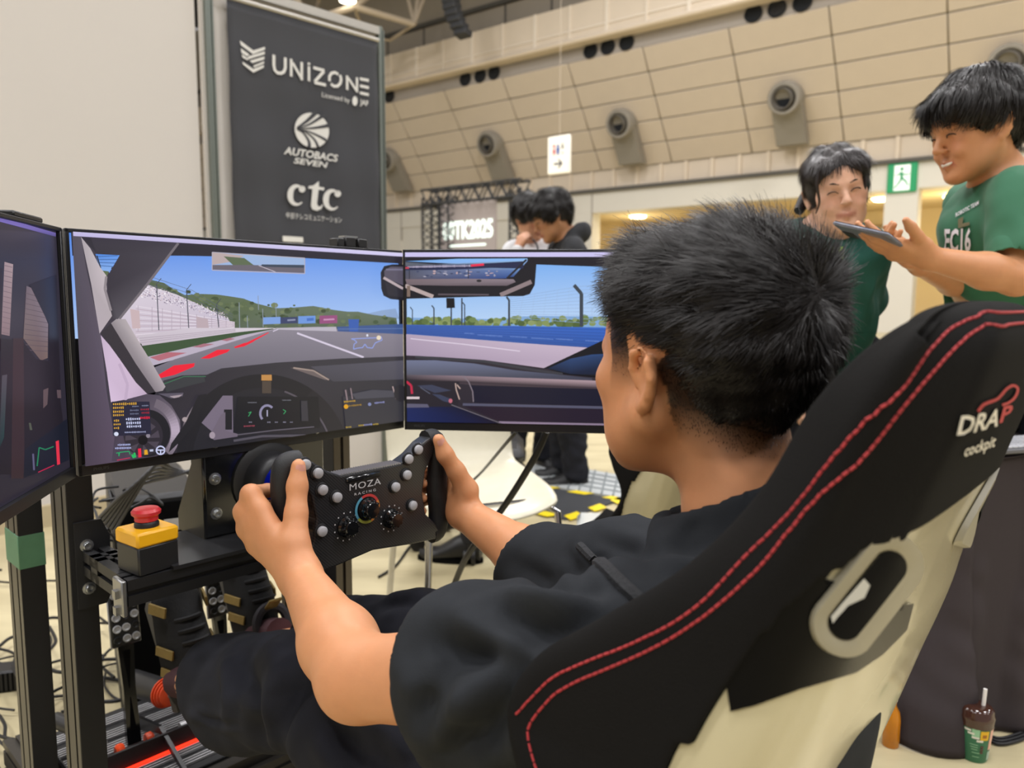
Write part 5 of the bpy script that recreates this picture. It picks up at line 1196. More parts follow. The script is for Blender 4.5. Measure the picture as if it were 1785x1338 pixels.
# a second bucket seat further right, only its near wing in view
seat2 = copy_tree(seat)
seat2['label'] = 'second black and cream bucket seat, a sliver of it showing between chin and chair'
target = at_Y(1104, 862, 2.12)
here = seat.matrix_basis @ Vector((-.25, -.56, .70))
seat2.matrix_basis = Matrix.Translation(Vector((target.x - here.x - .05, target.y - here.y, -.10))) @ seat.matrix_basis
f2 = thing('seat_stand', 'low black stand under the second bucket seat', 'stand', Matrix.Translation(seat2.matrix_basis @ Vector((0, -.4, 0))))
f2.matrix_basis = seat2.matrix_basis @ Matrix.Translation((0, -.4, .10))
g = MB(); g.box((0, 0, -.05), (.40, .38, .09), bev=.01); g.box((0, 0, -.04), (.3, .44, .06)); obj('stand_block', g, M_blk, f2); f2.location.z = 0.1
for s in (-1, 1): g = MB(); g.box((s * .2, 0, -.085), (.05, .5, .03)); obj('stand_foot', g, M_prof, f2)

# ---------------------------------------------------------------- table, cup, bottle
tb = Vector((1.045, 1.715, 0)); td = Vector((.94, .30, 0)).normalized(); tn = Vector((-td.y, td.x, 0))
TM = frame(tb, td)
M_cloth = mat('cloth_grey', '#3b3537', rough=.8, vary=.06, scale=90, bump=.1, bscale=700, spec=.15)
tab = thing('cloth_table', 'table covered to the floor by a dark grey cloth beside the bucket seat', 'table', TM)
g = MB(); g.box((.75, .135, .69), (1.5, .26, .02)); obj('table_board', g, M_blk, tab)
for x in (.06, 1.44):
    for y in (.03, .24): g = MB(); g.cyl((x, y, 0), (x, y, .68), .015); obj('table_leg', g, M_prof, tab)
def drape(path, name, seed, flare=.055, top=.705, bump=None):
    P = []; n = len(path); rows = 40
    L = [0]
    for a, b in zip(path, path[1:]): L.append(L[-1] + (b - a).length)
    for j in range(rows + 1):
        t = j / rows; z = top * (1 - t) + .004 * t; row = []
        for i, p in enumerate(path):
            a, b = path[max(i - 1, 0)], path[min(i + 1, n - 1)]; d = (b - a).normalized(); nn = Vector((d.y, -d.x, 0)); s = L[i]
            w = t ** .8 * (flare + .022 * math.sin(s * 17 + seed + 1.1 * t) + .014 * math.sin(s * 41 + seed * 2 + 2 * t) + .010 * math.sin(s * 9 - seed)) + .012 * math.exp(-((t - .12) / .08) ** 2) * math.sin(s * 25 + seed)
            w += .10 * t ** 1.6 * math.exp(-((s - bump) / .05) ** 2) if bump else 0; w += .016 * t ** .5 * mnoise.noise(Vector((s * 7 + seed * 9, z * 5, seed))) + .010 * t ** .5 * mnoise.noise(Vector((s * 19 + z * 8, z * 13, seed + 3))); row.append(Vector((p.x, p.y, 0)) + nn * (max(w, -.002) + .004) + Vector((0, 0, z)))
        P.append(row)
    g = MB(); g.grid(P); return obj(name, g, M_cloth, tab, solid=.002, ang=3)
corner = [Vector((.0 + .03 * (1 - math.cos(a)), .03 * (1 - math.sin(a)), 0)) for a in np.linspace(0, math.pi / 2, 8)]
left = [Vector((0, y, 0)) for y in np.linspace(.27, .03, 16)]
front = [Vector((x, 0, 0)) for x in np.linspace(.03, .040, 2)]
drape(left + corner[1:] + front[1:], 'cloth_side', .4, .018, bump=.215)
drape([Vector((x, .004, 0)) for x in np.linspace(.025, 1.5, 120)], 'cloth_front', 2.2, .012)
P = [[Vector((x, y, .703 + .0025 * math.sin(x * 23 + y * 11) + (.004 * math.sin(x * 40) * max(0, 1 - y / .1)))) for x in np.linspace(-.004, 1.5, 40)] for y in np.linspace(-.010, .27, 12)]
g = MB(); g.grid(P); obj('cloth_top', g, M_cloth, tab, solid=.002, ang=3)

kb = thing('keyboard', 'light grey keyboard on the dark cloth table behind the headrest', 'keyboard', Matrix.Translation(at_z(1790, 777, .712)) @ Matrix.Rotation(.28, 4, 'Z'))
g = MB(); g.box((0, 0, .004), (.36, .13, .012), bev=.003); obj('keyboard_base', g, mat('key_base', '#5a5a5e', rough=.5), kb)
km = None
for i in range(22):
    for j in range(6):
        if km is None: g = MB(); g.box((0, 0, 0), (.013, .016, .006), bev=.0015); k_ = obj('key', g, mat('key_pale', '#b9bac0', rough=.5), kb); km = k_.data
        else: k_ = obj('key', km, None, kb)
        k_.location = (-.168 + .016 * i, -.05 + .02 * j, .0125)
mt_ = thing('equipment_case', 'black equipment case on the cloth table behind the keyboard', 'case', Matrix.Translation(at_z(1830, 762, .708) + Vector((0.02, .13, 0))) @ Matrix.Rotation(.30, 4, 'Z'))
g = MB(); g.box((0, .02, .055), (.42, .11, .11), bev=.012); obj('case_body', g, M_blk, mt_); g = MB(); g.box((0, .02, .125), (.40, .10, .03), bev=.01); obj('case_lid', g, mat('case_grey', '#2c2b2d', rough=.6), mt_)

cp = thing('coffee_cup', 'green iced coffee cup with brown lid and white straw against the cloth', 'cup', Matrix.Translation(at_z(1695, 1318, 0) + Vector((.002, .0, 0))))
g = MB(); g.lathe([(.0, .0), (.027, .0), (.0285, .004), (.036, .088), (.0355, .090)], None, 36, caps=False); obj('cup_body', g, mat('cup_green', '#2e6a4a', rough=.45), cp)
g = MB(); g.lathe([(.0372, .086), (.0372, .092), (.038, .100), (.0385, .108), (.0365, .111), (.0355, .122), (.031, .128), (.022, .131), (.012, .130), (0, .129)], None, 36, caps=False); obj('lid', g, mat('lid_brown', '#3d241b', rough=.15, coat=.6), cp)
g = MB(); g.tube([(.012, -.004, .125), (.014, -.004, .170)], .0042, 12); obj('straw', g, mat('straw_white', '#e6e2dd', rough=.5), cp)
def cup_patch(name, a0, a1, z0, z1, m, off=.0006, n=8):
    mb = MB(); rows = []
    for j in range(4):
        z = z0 + (z1 - z0) * j / 3; r = .0285 + (z - .004) / .084 * .0075 + off; rows.append([Vector((r * math.sin(a), -r * math.cos(a), z)) for a in np.linspace(a0, a1, n)])
    mb.grid(rows); return obj(name, mb, m, cp)
cup_patch('label_yellow', -.25, .30, .060, .083, mat('label_gold', '#dfb021', rough=.5)); cup_patch('label_pink', .42, .98, .034, .084, mat('label_pink', '#e3b39c', rough=.5)); cup_patch('label_code', .42, .95, .008, .030, mat('label_mint', '#9fb8a6', rough=.5))
cup_patch('label_mint', -.75, -.30, .066, .088, mat('label_mint2', '#8fbf98', rough=.5))
for (a0, a1, z0) in ((-1.2, -.8, .078), (-1.0, -.6, .071), (-.75, -.3, .062), (-.45, -.05, .055)): cup_patch('label_swirl', a0, a1, z0, z0 + .005, mat('label_white', '#d9d8cc', rough=.5), .0009)
for k, (w_, z0) in enumerate(((.5, .046), (.45, .040), (.4, .034), (.5, .026), (.45, .016))): cup_patch('label_line', -.85 + .05 * k, -.85 + .05 * k + w_, z0, z0 + .0016, MATS['label_mint2'], .0009)
for z0 in (.040, .033, .026): cup_patch('label_bean', -.18, .02, z0, z0 + .006, MATS['lid_brown'], .0009)
cup_patch('label_mark', -.12, .15, .066, .074, mat('label_brown', '#a0641c'), .0009)
bt = thing('tea_bottle', 'clear bottle of amber drink on the floor behind the seat shell', 'bottle', Matrix.Translation(at_z(1552, 1298, 0)) @ Matrix.Scale(.62, 4))
g = MB(); g.lathe([(0, 0), (.028, 0), (.031, .006), (.031, .11), (.026, .14), (.013, .165), (.013, .19), (0, .19)], None, 28, caps=False); obj('bottle_body', g, mat('amber_drink', '#dd8e1c', rough=.08, trans=.4), bt)
g = MB(); g.lathe([(.015, .185), (.015, .205), (.013, .207), (0, .207)], None, 20); obj('bottle_cap', g, mat('cap_white', '#dddddd'), bt)

# ---------------------------------------------------------------- white chair, mats, things on the floor behind
ch = thing('shell_chair', 'white plastic shell chair on chrome legs behind the steering wheel', 'chair', frame((*at_z(826, 850, .45).xy, 0), (.92, .38, 0)))
M_chw = mat('chair_white', '#cfc9b4', rough=.3)
P = []
for j in range(13):
    v_ = j / 12
    row = []
    for i in range(15):
        u_ = -1 + 2 * i / 14
        if v_ < .55: y = -.22 + .44 * (v_ / .55); z = .44 + .02 * (v_ / .55) ** 2 - .02 * math.cos(u_ * 1.4) + .03 * abs(u_) ** 3 - .03 * max(0, 1 - v_ / .12) ** 2
        else: t = (v_ - .55) / .45; y = .22 + .10 * t + .02 * math.sin(t * 3.1) - .05 * u_ * u_ * t; z = .46 + .36 * t
        w_ = .235 * (1 - .18 * max(0, (v_ - .75) / .25) ** 2) * (.90 + .10 * min(1, v_ / .3))
        row.append(Vector((u_ * w_, y, z)))
    P.append(row)
g = MB(); g.grid(P); obj('seat_shell', g, M_chw, ch, solid=.012, ang=3, subsurf=1)
M_chr = mat('chrome', '#c9c9cc', rough=.12, metal=1.0)
for sx in (-1, 1):
    for sy in (-1, 1):
        g = MB(); g.tube([(sx * .16, sy * .14, .43), (sx * .21, sy * .20, .40), (sx * .235, sy * .235, 0.0)], .011, 12); obj('leg', g, M_chr, ch)
g = MB(); g.tube([(-.16, -.14, .425), (.16, -.14, .425), (.16, .14, .425), (-.16, .14, .425)], .010, 8, closed=True); obj('seat_frame', g, M_chr, ch)

M_mat = mat('mat_black', '#2d2f33', rough=.8); M_haz = mat('hazard_yellow', '#e8cf18', rough=.5)
cs = [at_z(x, y, 0) for x, y in ((985, 907), (890, 882), (935, 848), (1085, 872))]
mt = thing('floor_mat', 'black floor mat edged with yellow hazard tape behind the white chair', 'mat', Matrix.Translation(cs[0]))
g = MB(); q = [(p - cs[0]) for p in cs]; g.prism([(p.x, p.y) for p in q], 0, .008); obj('mat_sheet', g, M_mat, mt, smooth=False)
for a, b in ((q[0], q[3]), (q[1], q[0]), (q[1], q[2]), (q[2], q[3])):
    n_ = max(4, int((b - a).length / .095)); d = (b - a) / n_; s = Vector((-d.y, d.x, 0)).normalized() * .035
    for i in range(n_):
        if i % 2: continue
        p0 = a + d * i; p1 = p0 + d * 1.05; k_ = d * .35; g = MB(); g.add([p0 - s + Vector((0, 0, .010)), p1 - s + Vector((0, 0, .010)), p1 + s + k_ + Vector((0, 0, .010)), p0 + s + k_ + Vector((0, 0, .010))], [(0, 1, 2, 3)]); obj('hazard_stripe', g, M_haz, mt, smooth=False)
cs = [at_z(x, y, 0) for x, y in ((1110, 874), (935, 846), (905, 826), (945, 806), (1120, 838))]
gm = thing('grid_mat', 'pale grey gridded floor mat beyond the hazard taped one', 'mat', Matrix.Translation(cs[0]))
g = MB(); q = [(p - cs[0]) for p in cs]; g.prism([(p.x, p.y) for p in q], 0, .012); obj('mat_sheet', g, mat('mat_pale', '#a9adad', rough=.7), gm, smooth=False)
for i in range(1, 9):
    a = q[1].lerp(q[0], i / 9); b = q[3].lerp(q[4], i / 9); g = MB(); g.tube([a + Vector((0, 0, .0125)), b + Vector((0, 0, .0125))], .006, 5); obj('grid_line', g, mat('grid_dark', '#7d8384', rough=.8), gm)
for i in range(1, 5):
    a = q[1].lerp(q[3], i / 5); b = q[0].lerp(q[4], i / 5); g = MB(); g.tube([a + Vector((0, 0, .0125)), b + Vector((0, 0, .0125))], .006, 5); obj('grid_line', g, MATS['grid_dark'], gm)

bx = thing('clear_case', 'clear topped white box on the floor beside the second bucket seat', 'box', Matrix.Translation(at_z(1042, 948, 0)) @ Matrix.Rotation(-.1, 4, 'Z'))
g = MB(); g.box((0, .1, .02), (.18, .22, .04), bev=.01); obj('box_base', g, mat('box_dark', '#5b5d5b', rough=.5), bx); g = MB(); g.box((0, .1, .06), (.19, .23, .05), bev=.018); obj('box_lid', g, mat('box_clear', '#d5d8d4', rough=.08, coat=.5), bx)

# caster chair: a star foot under the table side, mostly hidden
oc = thing('office_chair', 'black five star office chair foot with casters behind the steering wheel', 'chair', Matrix.Translation(at_z(725, 962, 0) + Vector((.24, .10, 0))))
for i in range(5):
    a = math.pi + .3 + i * 2 * math.pi / 5; d = Vector((math.cos(a), math.sin(a), 0))
    g = MB(); g.tube([d * .03 + Vector((0, 0, .11)), d * .25 + Vector((0, 0, .085))], [.026, .016], 8); obj('foot_arm', g, M_blk, oc)
    s = Vector((-d.y, d.x, 0)); g = MB()
    for k_ in (-.016, .016): g.cyl(d * .25 + s * (k_ - .008) + Vector((0, 0, .032)), d * .25 + s * (k_ + .008) + Vector((0, 0, .032)), .032, n=20)
    g.cyl(d * .25 + Vector((0, 0, .03)), d * .25 + Vector((0, 0, .09)), .007); obj('caster', g, M_blk, oc)
g = MB(); g.lathe([(.03, .08), (.03, .14), (.02, .15), (.02, .38), (.05, .40)], None, 16); obj('column', g, M_prof, oc)
g = MB(); g.box((0, 0, .43), (.44, .42, .07), bev=.03); obj('seat_pad', g, M_blk, oc)
def boot(loc, ang, label, h=.42, m=None):
    t = thing('boot', label, 'boot', Matrix.Translation(loc) @ Matrix.Rotation(ang, 4, 'Z'), 'boots of the visitor behind the monitor')
    rows = []
    for k in range(13):
        y = -.09 + .26 * k / 12; tt = k / 12; w = .042 * (1 - .15 * math.cos(tt * 6)) * (1 if tt < .85 else math.sqrt(max(.05, 1 - ((tt - .85) / .16) ** 2))); hh = (.11 if tt < .35 else .11 - .06 * min(1, (tt - .35) / .35)) * (1 if tt < .9 else .75)
        rows.append([Vector((w * math.cos(a), y, .005 + hh * .5 + hh * .5 * math.sin(a))) for a in np.linspace(0, 2 * math.pi, 14, endpoint=False)])
    g = MB(); nn = 14; g.v = [p for r_ in rows for p in r_]; g.f = [(i * nn + j, i * nn + (j + 1) % nn, (i + 1) * nn + (j + 1) % nn, (i + 1) * nn + j) for i in range(12) for j in range(nn)] + [tuple(range(nn)), tuple(range(12 * nn, 13 * nn))]
    obj('boot_foot', g, M_blk, t); g = MB(); g.lathe([(.045, .09), (.05, .16), (.055, .25), (.06, h)], RT((0, -.05, 0)), 18); obj('trouser_leg', g, mat('trouser_dark', '#1c1c20', rough=.9), t)
    g = MB(); g.prism([(.045 * math.cos(a), .04 + .14 * math.sin(a)) for a in np.linspace(0, 2 * math.pi, 18, endpoint=False)], 0, .018); obj('sole', g, M_slot, t)
boot(at_z(800, 985, 0) + Vector((0, .05, 0)), 1.4, 'black boot on the floor between chair leg and caster')
boot(at_z(812, 905, 0) + Vector((0, .12, 0)), 1.1, 'black boot further back under the white chair seat')

# ---------------------------------------------------------------- people: bodies grown as one surface from blended limbs
class Body:
    def __init__(s): s.p = []
    def cap(s, a, b, ra, rb=None, k=.02, cut=False):
        a = np.array(a, float); b = np.array(b, float); rb = ra if rb is None else rb; m = max(ra, rb)
        s.p.append(('c', cut, k, np.minimum(a, b) - m, np.maximum(a, b) + m, a, b, ra, rb)); return s
    def ell(s, c, r, k=.02, rot=None, cut=False):
        c = np.array(c, float); r = np.array(r, float) if not np.isscalar(r) else np.full(3, float(r))
        R = np.eye(3) if rot is None else np.array(rot)
        s.p.append(('e', cut, k, c - r.max(), c + r.max(), c, r, R)); return s
    def half(s, p, n, k=.01):                              # keep the side the normal points away from
        n = np.array(n, float); s.p.append(('h', True, k, None, None, np.array(p, float), n / np.linalg.norm(n))); return s
    @staticmethod
    def prim(q, P):
        if q[0] == 'c':
            a, b, ra, rb = q[5:9]; d = b - a; L = d @ d + 1e-12; t = np.clip(((P - a) @ d) / L, 0, 1)
            return np.linalg.norm(P - a - t[..., None] * d, axis=-1) - (ra + (rb - ra) * t)
        if q[0] == 'e':
            X = (P - q[5]) @ q[7]; k0 = np.linalg.norm(X / q[6], axis=-1); k1 = np.linalg.norm(X / (q[6] ** 2), axis=-1)
            return k0 * (k0 - 1) / np.maximum(k1, 1e-9)
        return -((P - q[5]) @ q[6])
    def eval(s, P, lo=None, hi=None, grow=0.0):
        """P (nb, m, 3); lo/hi: boxes of the nb blocks"""
        d = np.full(P.shape[:-1], 9.0)
        for q in s.p:
            if lo is None or q[3] is None: idx = slice(None)
            else:
                mg = q[2] + .03; idx = np.where(np.all((lo < q[4] + mg) & (hi > q[3] - mg), axis=1))[0]
                if len(idx) == 0: continue
            e = Body.prim(q, P[idx]); c = d[idx]; k = q[2]
            if q[1]:
                e = -e if q[0] != 'h' else -e
                h = np.clip(.5 - .5 * (c - e) / k, 0, 1); d[idx] = c * (1 - h) + e * h + k * h * (1 - h)
            else:
                h = np.clip(.5 + .5 * (c - e) / k, 0, 1); d[idx] = c * (1 - h) + e * h - k * h * (1 - h)
        return d - grow
    def mesh(s, h, grow=0.0, B=8):
        lo = np.min([q[3] for q in s.p if q[3] is not None and not q[1]], axis=0) - .03 - grow; hi = np.max([q[4] for q in s.p if q[3] is not None and not q[1]], axis=0) + .03 + grow
        nb = np.ceil((hi - lo) / (h * B)).astype(int) + 1
        bi = np.stack(np.meshgrid(*[np.arange(n) for n in nb], indexing='ij'), -1).reshape(-1, 3)
        ctr = lo + (bi + .5) * h * B
        dc = s.eval(ctr[:, None, :], ctr - h * B / 2, ctr + h * B / 2, grow)[:, 0]
        D = np.empty(nb * B, np.float32); D6 = D.reshape(nb[0], B, nb[1], B, nb[2], B)
        D6[:] = np.where(dc.reshape(nb) > 0, 1.0, -1.0)[:, None, :, None, :, None]
        keep = bi[np.abs(dc) < h * B * 1.35]
        off = np.stack(np.meshgrid(*[np.arange(B)] * 3, indexing='ij'), -1).reshape(-1, 3)
        for c0 in range(0, len(keep), 1500):
            kb = keep[c0:c0 + 1500]; P = lo + (kb[:, None, :] * B + off[None]) * h
            v = s.eval(P, lo + kb * h * B, lo + (kb + 1) * h * B, grow).astype(np.float32)
            D6[kb[:, 0], :, kb[:, 1], :, kb[:, 2], :] = v.reshape(-1, B, B, B)
        return nets(D, lo, h)
def nets(D, lo, h):
    S = D < 0; nx, ny, nz = D.shape
    cnt = np.zeros((nx - 1, ny - 1, nz - 1), np.int8)
    for i in (0, 1):
        for j in (0, 1):
            for k in (0, 1): cnt += S[i:nx - 1 + i, j:ny - 1 + j, k:nz - 1 + k]
    act = (cnt > 0) & (cnt < 8); c = np.argwhere(act); ids = np.full(act.shape, -1, np.int32); ids[act] = np.arange(len(c))
    acc = np.zeros((len(c), 3)); n = np.zeros(len(c)); cor = [(i, j, k) for i in (0, 1) for j in (0, 1) for k in (0, 1)]
    V = {q: D[c[:, 0] + q[0], c[:, 1] + q[1], c[:, 2] + q[2]] for q in cor}
    for a in cor:
        for ax in range(3):
            if a[ax]: continue
            b = list(a); b[ax] = 1; b = tuple(b); va, vb = V[a], V[b]; m = (va < 0) != (vb < 0)
            t = np.where(m, va / np.where(m, va - vb, 1), 0); p = np.array(a, float)[None].repeat(len(c), 0); p[:, ax] += t
            acc[m] += p[m]; n[m] += 1
    verts = lo + (c + acc / n[:, None]) * h; F = []
    for ax in range(3):
        o1, o2 = (ax + 1) % 3, (ax + 2) % 3
        sl0 = [slice(1, None)] * 3; sl1 = [slice(1, None)] * 3; sl0[ax] = slice(0, -1); sl1[ax] = slice(1, None)
        for x_, o in ((0, 0),): pass
        A, Bq = S[tuple(slice(0, -1) if i == ax else slice(1, -1) for i in range(3))], S[tuple(slice(1, None) if i == ax else slice(1, -1) for i in range(3))]
        e = np.argwhere(A != Bq)
        if len(e) == 0: continue
        flip = A[e[:, 0], e[:, 1], e[:, 2]]; base = e.copy(); base[:, o1] += 1; base[:, o2] += 1
        q = []
        for d1, d2 in ((-1, -1), (0, -1), (0, 0), (-1, 0)):
            w = base.copy(); w[:, o1] += d1; w[:, o2] += d2; q.append(ids[w[:, 0], w[:, 1], w[:, 2]])
        q = np.stack(q, 1); q[~flip] = q[~flip][:, ::-1]; F.append(q)
    return verts, np.concatenate(F)
def relax(v, F, n=1, w=.5):
    e = np.concatenate([F[:, [0, 1]], F[:, [1, 2]], F[:, [2, 3]], F[:, [3, 0]]])
    for _ in range(n):
        s = np.zeros_like(v); c = np.zeros(len(v)); np.add.at(s, e[:, 0], v[e[:, 1]]); np.add.at(c, e[:, 0], 1); np.add.at(s, e[:, 1], v[e[:, 0]]); np.add.at(c, e[:, 1], 1)
        v = v * (1 - w) + w * s / np.maximum(c, 1)[:, None]
    return v
def normals(v, F):
    n = np.cross(v[F[:, 2]] - v[F[:, 0]], v[F[:, 3]] - v[F[:, 1]]); o = np.zeros_like(v)
    for i in range(4): np.add.at(o, F[:, i], n)
    return o / np.maximum(np.linalg.norm(o, axis=1), 1e-12)[:, None]
def wob(P, sc, seed=0):                                    # smooth pseudo noise, about -1..1
    r = np.random.default_rng(seed); o = np.zeros(len(P))
    for k in range(7): d = r.normal(size=3); d /= np.linalg.norm(d); o += np.sin(P @ d * sc * r.uniform(.6, 1.7) + r.uniform(0, 6.3) + 1.2 * np.sin(P @ r.normal(size=3) * sc * .5 + r.uniform(0, 6)))
    return o / 3.5
def np_obj(name, v, F, m, parent, off, tint=None):
    me = bpy.data.meshes.new(name); me.vertices.add(len(v)); me.vertices.foreach_set('co', (v - np.array(off)).astype(np.float32).ravel())
    k = F.shape[1]; me.loops.add(F.size); me.loops.foreach_set('vertex_index', F.astype(np.int32).ravel()); me.polygons.add(len(F)); me.polygons.foreach_set('loop_start', np.arange(0, F.size, k, dtype=np.int32))
    try: me.polygons.foreach_set('loop_total', np.full(len(F), k, np.int32))
    except Exception: pass
    me.update(calc_edges=True); me.polygons.foreach_set('use_smooth', [True] * len(F))
    if tint is not None:
        ca = me.color_attributes.new('tint', 'FLOAT_COLOR', 'POINT'); ca.data.foreach_set('color', np.concatenate([tint, np.ones((len(v), 1))], 1).astype(np.float32).ravel())
    me.materials.append(m); o = bpy.data.objects.new(name, me); COL.objects.link(o); o.parent = parent; return o
def rot_zyx(yaw=0, pitch=0, roll=0):                        # turn left about z, nod up about x, lean about y
    return np.array(Matrix.Rotation(yaw, 3, 'Z') @ Matrix.Rotation(pitch, 3, 'X') @ Matrix.Rotation(roll, 3, 'Y'))
EAR = (0.0, 1.0)
def add_head(S, c, R, sc=1.0, jaw=1.0, smile=0.0, ears=True, fem=False):
    sv = np.full(3, sc) if np.isscalar(sc) else np.array(sc, float); sc = float(sv.mean()); ey, es = EAR
    T = lambda p: np.array(c) + R @ (np.array(p, float) * sv)
    e = lambda p, r, k=.02, rt=None, cut=False: S.ell(T(p), np.array(r) * sv, k * sc, R if rt is None else R @ rt, cut)
    cp = lambda a, b, ra, rb=None, k=.015, cut=False: S.cap(T(a), T(b), ra * sc, (ra if rb is None else rb) * sc, k * sc, cut)
    e((0, -.014, .036), (.075, .095, .084), .02); e((0, .030, .022), (.064, .066, .066), .03); e((0, .030, -.048), (.054 * jaw, .058, .070), .03)
    for s in (-1, 1):
        cp((s * .056 * jaw, .004, -.050), (s * .020, .072, -.100), .018, .015, .03)
        e((s * .044, .058, -.018), (.024, .026, .022), .02); e((s * .030, .050, -.062), (.026 * jaw, .030, .036), .03)
        if smile: e((s * .038, .076, -.046), (.017, .016, .016), .014)
    e((0, .078, -.104), (.020, .018, .014), .02)
    for s in (-1, 1):
        cp((s * .012, .093, .014), (s * .040, .080, .016), .008, .008, .012)
        e((s * .031, .102, -.006), (.017, .014, .011), .010, cut=True); e((s * .031, .080, -.006), (.015, .012, .0105), .004)
    cp((0, .092, .004), (0, .108, -.030), .0075, .0105, .010); e((0, .112, -.034), (.010, .009, .009), .006)
    for s in (-1, 1): e((s * .011, .102, -.037), (.0075, .009, .0065), .005)
    w = .021 + .007 * smile; d = .004 * smile
    cp((-w, .086 - d, -.064 + .006 * smile), (0, .098, -.066), .0045, .006, .005); cp((w, .086 - d, -.064 + .006 * smile), (0, .098, -.066), .0045, .006, .005)
    cp((-w * .85, .086 - d, -.068 + .004 * smile), (0, .096, -.076), .0045, .0065, .005); cp((w * .85, .086 - d, -.068 + .004 * smile), (0, .096, -.076), .0045, .0065, .005)
    mo_ = .0016 + .0026 * (smile > .6); cp((-w, .094 - d, -.068 + .006 * smile), (0, .104, -.0705), mo_ * .7, mo_, .003, True); cp((w, .094 - d, -.068 + .006 * smile), (0, .104, -.0705), mo_ * .7, mo_, .003, True)
    if ears:
        for s in (-1, 1):
            rt = np.array(Matrix.Rotation(s * .35, 3, 'Z') @ Matrix.Rotation(.18, 3, 'X'))
            e((s * .078, -.008 * es + ey, -.012), (.006, .017 * es, .030 * es), .006, rt)
            pts = [(.075, .010, -.012), (.079, .013, .006), (.084, .006, .022), (.088, -.008, .026), (.089, -.020, .016), (.087, -.024, -.002), (.084, -.018, -.018), (.080, -.008, -.030), (.076, .002, -.036), (.074, .006, -.030)]
            for a, b in zip(pts, pts[1:]): cp((s * a[0], a[1] * es + ey, a[2] * es - .007), (s * b[0], b[1] * es + ey, b[2] * es - .007), .0042 if a[2] > -.03 else .006, None, .004)
            e((s * .087, -.004 + ey, -.010), (.007, .007, .013), .004, rt, True); e((s * .090, -.008 + ey, .010), (.005, .008, .010), .004, rt, True)
    return T
def skin_tint(v, c, R, sc, base, stubble=None, lips='#a8594f'):
    X = ((v - np.array(c)) @ R) / sc; t = np.tile(np.array(lin(base)), (len(v), 1)); L = np.array(lin(lips))
    lipm = np.exp(-((X[:, 2] + .070) / .0075) ** 2) * (np.abs(X[:, 0]) < .027) * (X[:, 1] > .080); t = t * (1 - .7 * lipm[:, None]) + L * .7 * lipm[:, None]
    ck = np.exp(-(((np.abs(X[:, 0]) - .042) / .02) ** 2 + ((X[:, 2] + .028) / .018) ** 2)) * (X[:, 1] > .03); t = t * (1 - .2 * ck[:, None]) + np.array(lin('#c8705a')) * .2 * ck[:, None]
    if stubble is not None: w = stubble(X)[:, None]; t = t * (1 - w) + np.array(lin('#241b18')) * w
    return t
def hand(S, wr, mcps, chains, th, r=.0085, k=.008, tk=1.0):
    """wrist, four knuckles, four finger chains from each knuckle, thumb chain"""
    for i, (m, ch_) in enumerate(zip(mcps, chains)):
        rr = r * (1.0, 1.04, .98, .86)[i]; S.cap(wr, m, .018, .0128, .014)
        pts = [m] + list(ch_)
        for j in range(len(pts) - 1): S.cap(pts[j], pts[j + 1], rr * (1.25 - .13 * j), rr * (1.25 - .13 * (j + 1)), k * .5)
    for a, b in zip(mcps, mcps[1:]): S.cap(np.array(a) * .8 + np.array(wr) * .2, np.array(b) * .8 + np.array(wr) * .2, .0125, .012, .010)
    for m in mcps: S.ell(np.array(m) * .97 + np.array(wr) * .03, .0138, .006)
    if tk > 1:
        for i in range(3):
            m_ = (np.array(mcps[i]) + np.array(mcps[i + 1])) / 2; p_ = (np.array(chains[i][0]) + np.array(chains[i + 1][0])) / 2; S.cap(m_ * .95 + p_ * .05, p_, .0022, .003, .005, True)
    S.cap(wr, th[0], .020, .0185, .02); rt = [q * tk for q in (.0165, .0125, .0115, .0085)]
    for j in range(len(th) - 1): S.cap(th[j], th[j + 1], rt[j], rt[j + 1], .008)
def auto_hand(S, wr, d, pn, side, curl=(.3, .4, .3), spread=.02, thumb=(.5, .3), k=.008):
    d = np.array(d, float); d /= np.linalg.norm(d); pn = np.array(pn, float); pn -= d * (pn @ d); pn /= np.linalg.norm(pn); lat = np.cross(pn, d) * side; wr = np.array(wr, float)
    def rotv(v, a): return v * math.cos(a) + pn * 0 + (np.cross(lat * side, v)) * math.sin(a) * 1.0 + lat * (lat @ v) * (1 - math.cos(a))
    mc_, chs = [], []
    for i, (o, L) in enumerate(((.028, .080), (.0095, .085), (-.009, .080), (-.026, .072))):
        m = wr + d * L + lat * o; mc_.append(m); ln = ((.043, .026, .021), (.047, .029, .022), (.043, .027, .021), (.034, .020, .018))[i]
        ch_ = []; p = m; v = d + lat * o * spread * 40; v = v / np.linalg.norm(v); a = 0
        for j in range(3): a += curl[j]; dv = v * math.cos(a) + pn * math.sin(a); p = p + dv * ln[j]; ch_.append(p)
        chs.append(ch_)
    t0 = wr + d * .028 + lat * .026 + pn * .012; tv = d * .75 + lat * (.75 - thumb[0]) + pn * thumb[0]; tv /= np.linalg.norm(tv)
    t1 = t0 + tv * .036; tv2 = tv + d * thumb[1] + pn * .1; tv2 /= np.linalg.norm(tv2); t2 = t1 + tv2 * .030; t3 = t2 + tv2 * .024
    hand(S, wr, mc_, chs, [t0, t1, t2, t3], k=k); return mc_, chs, [t0, t1, t2, t3]
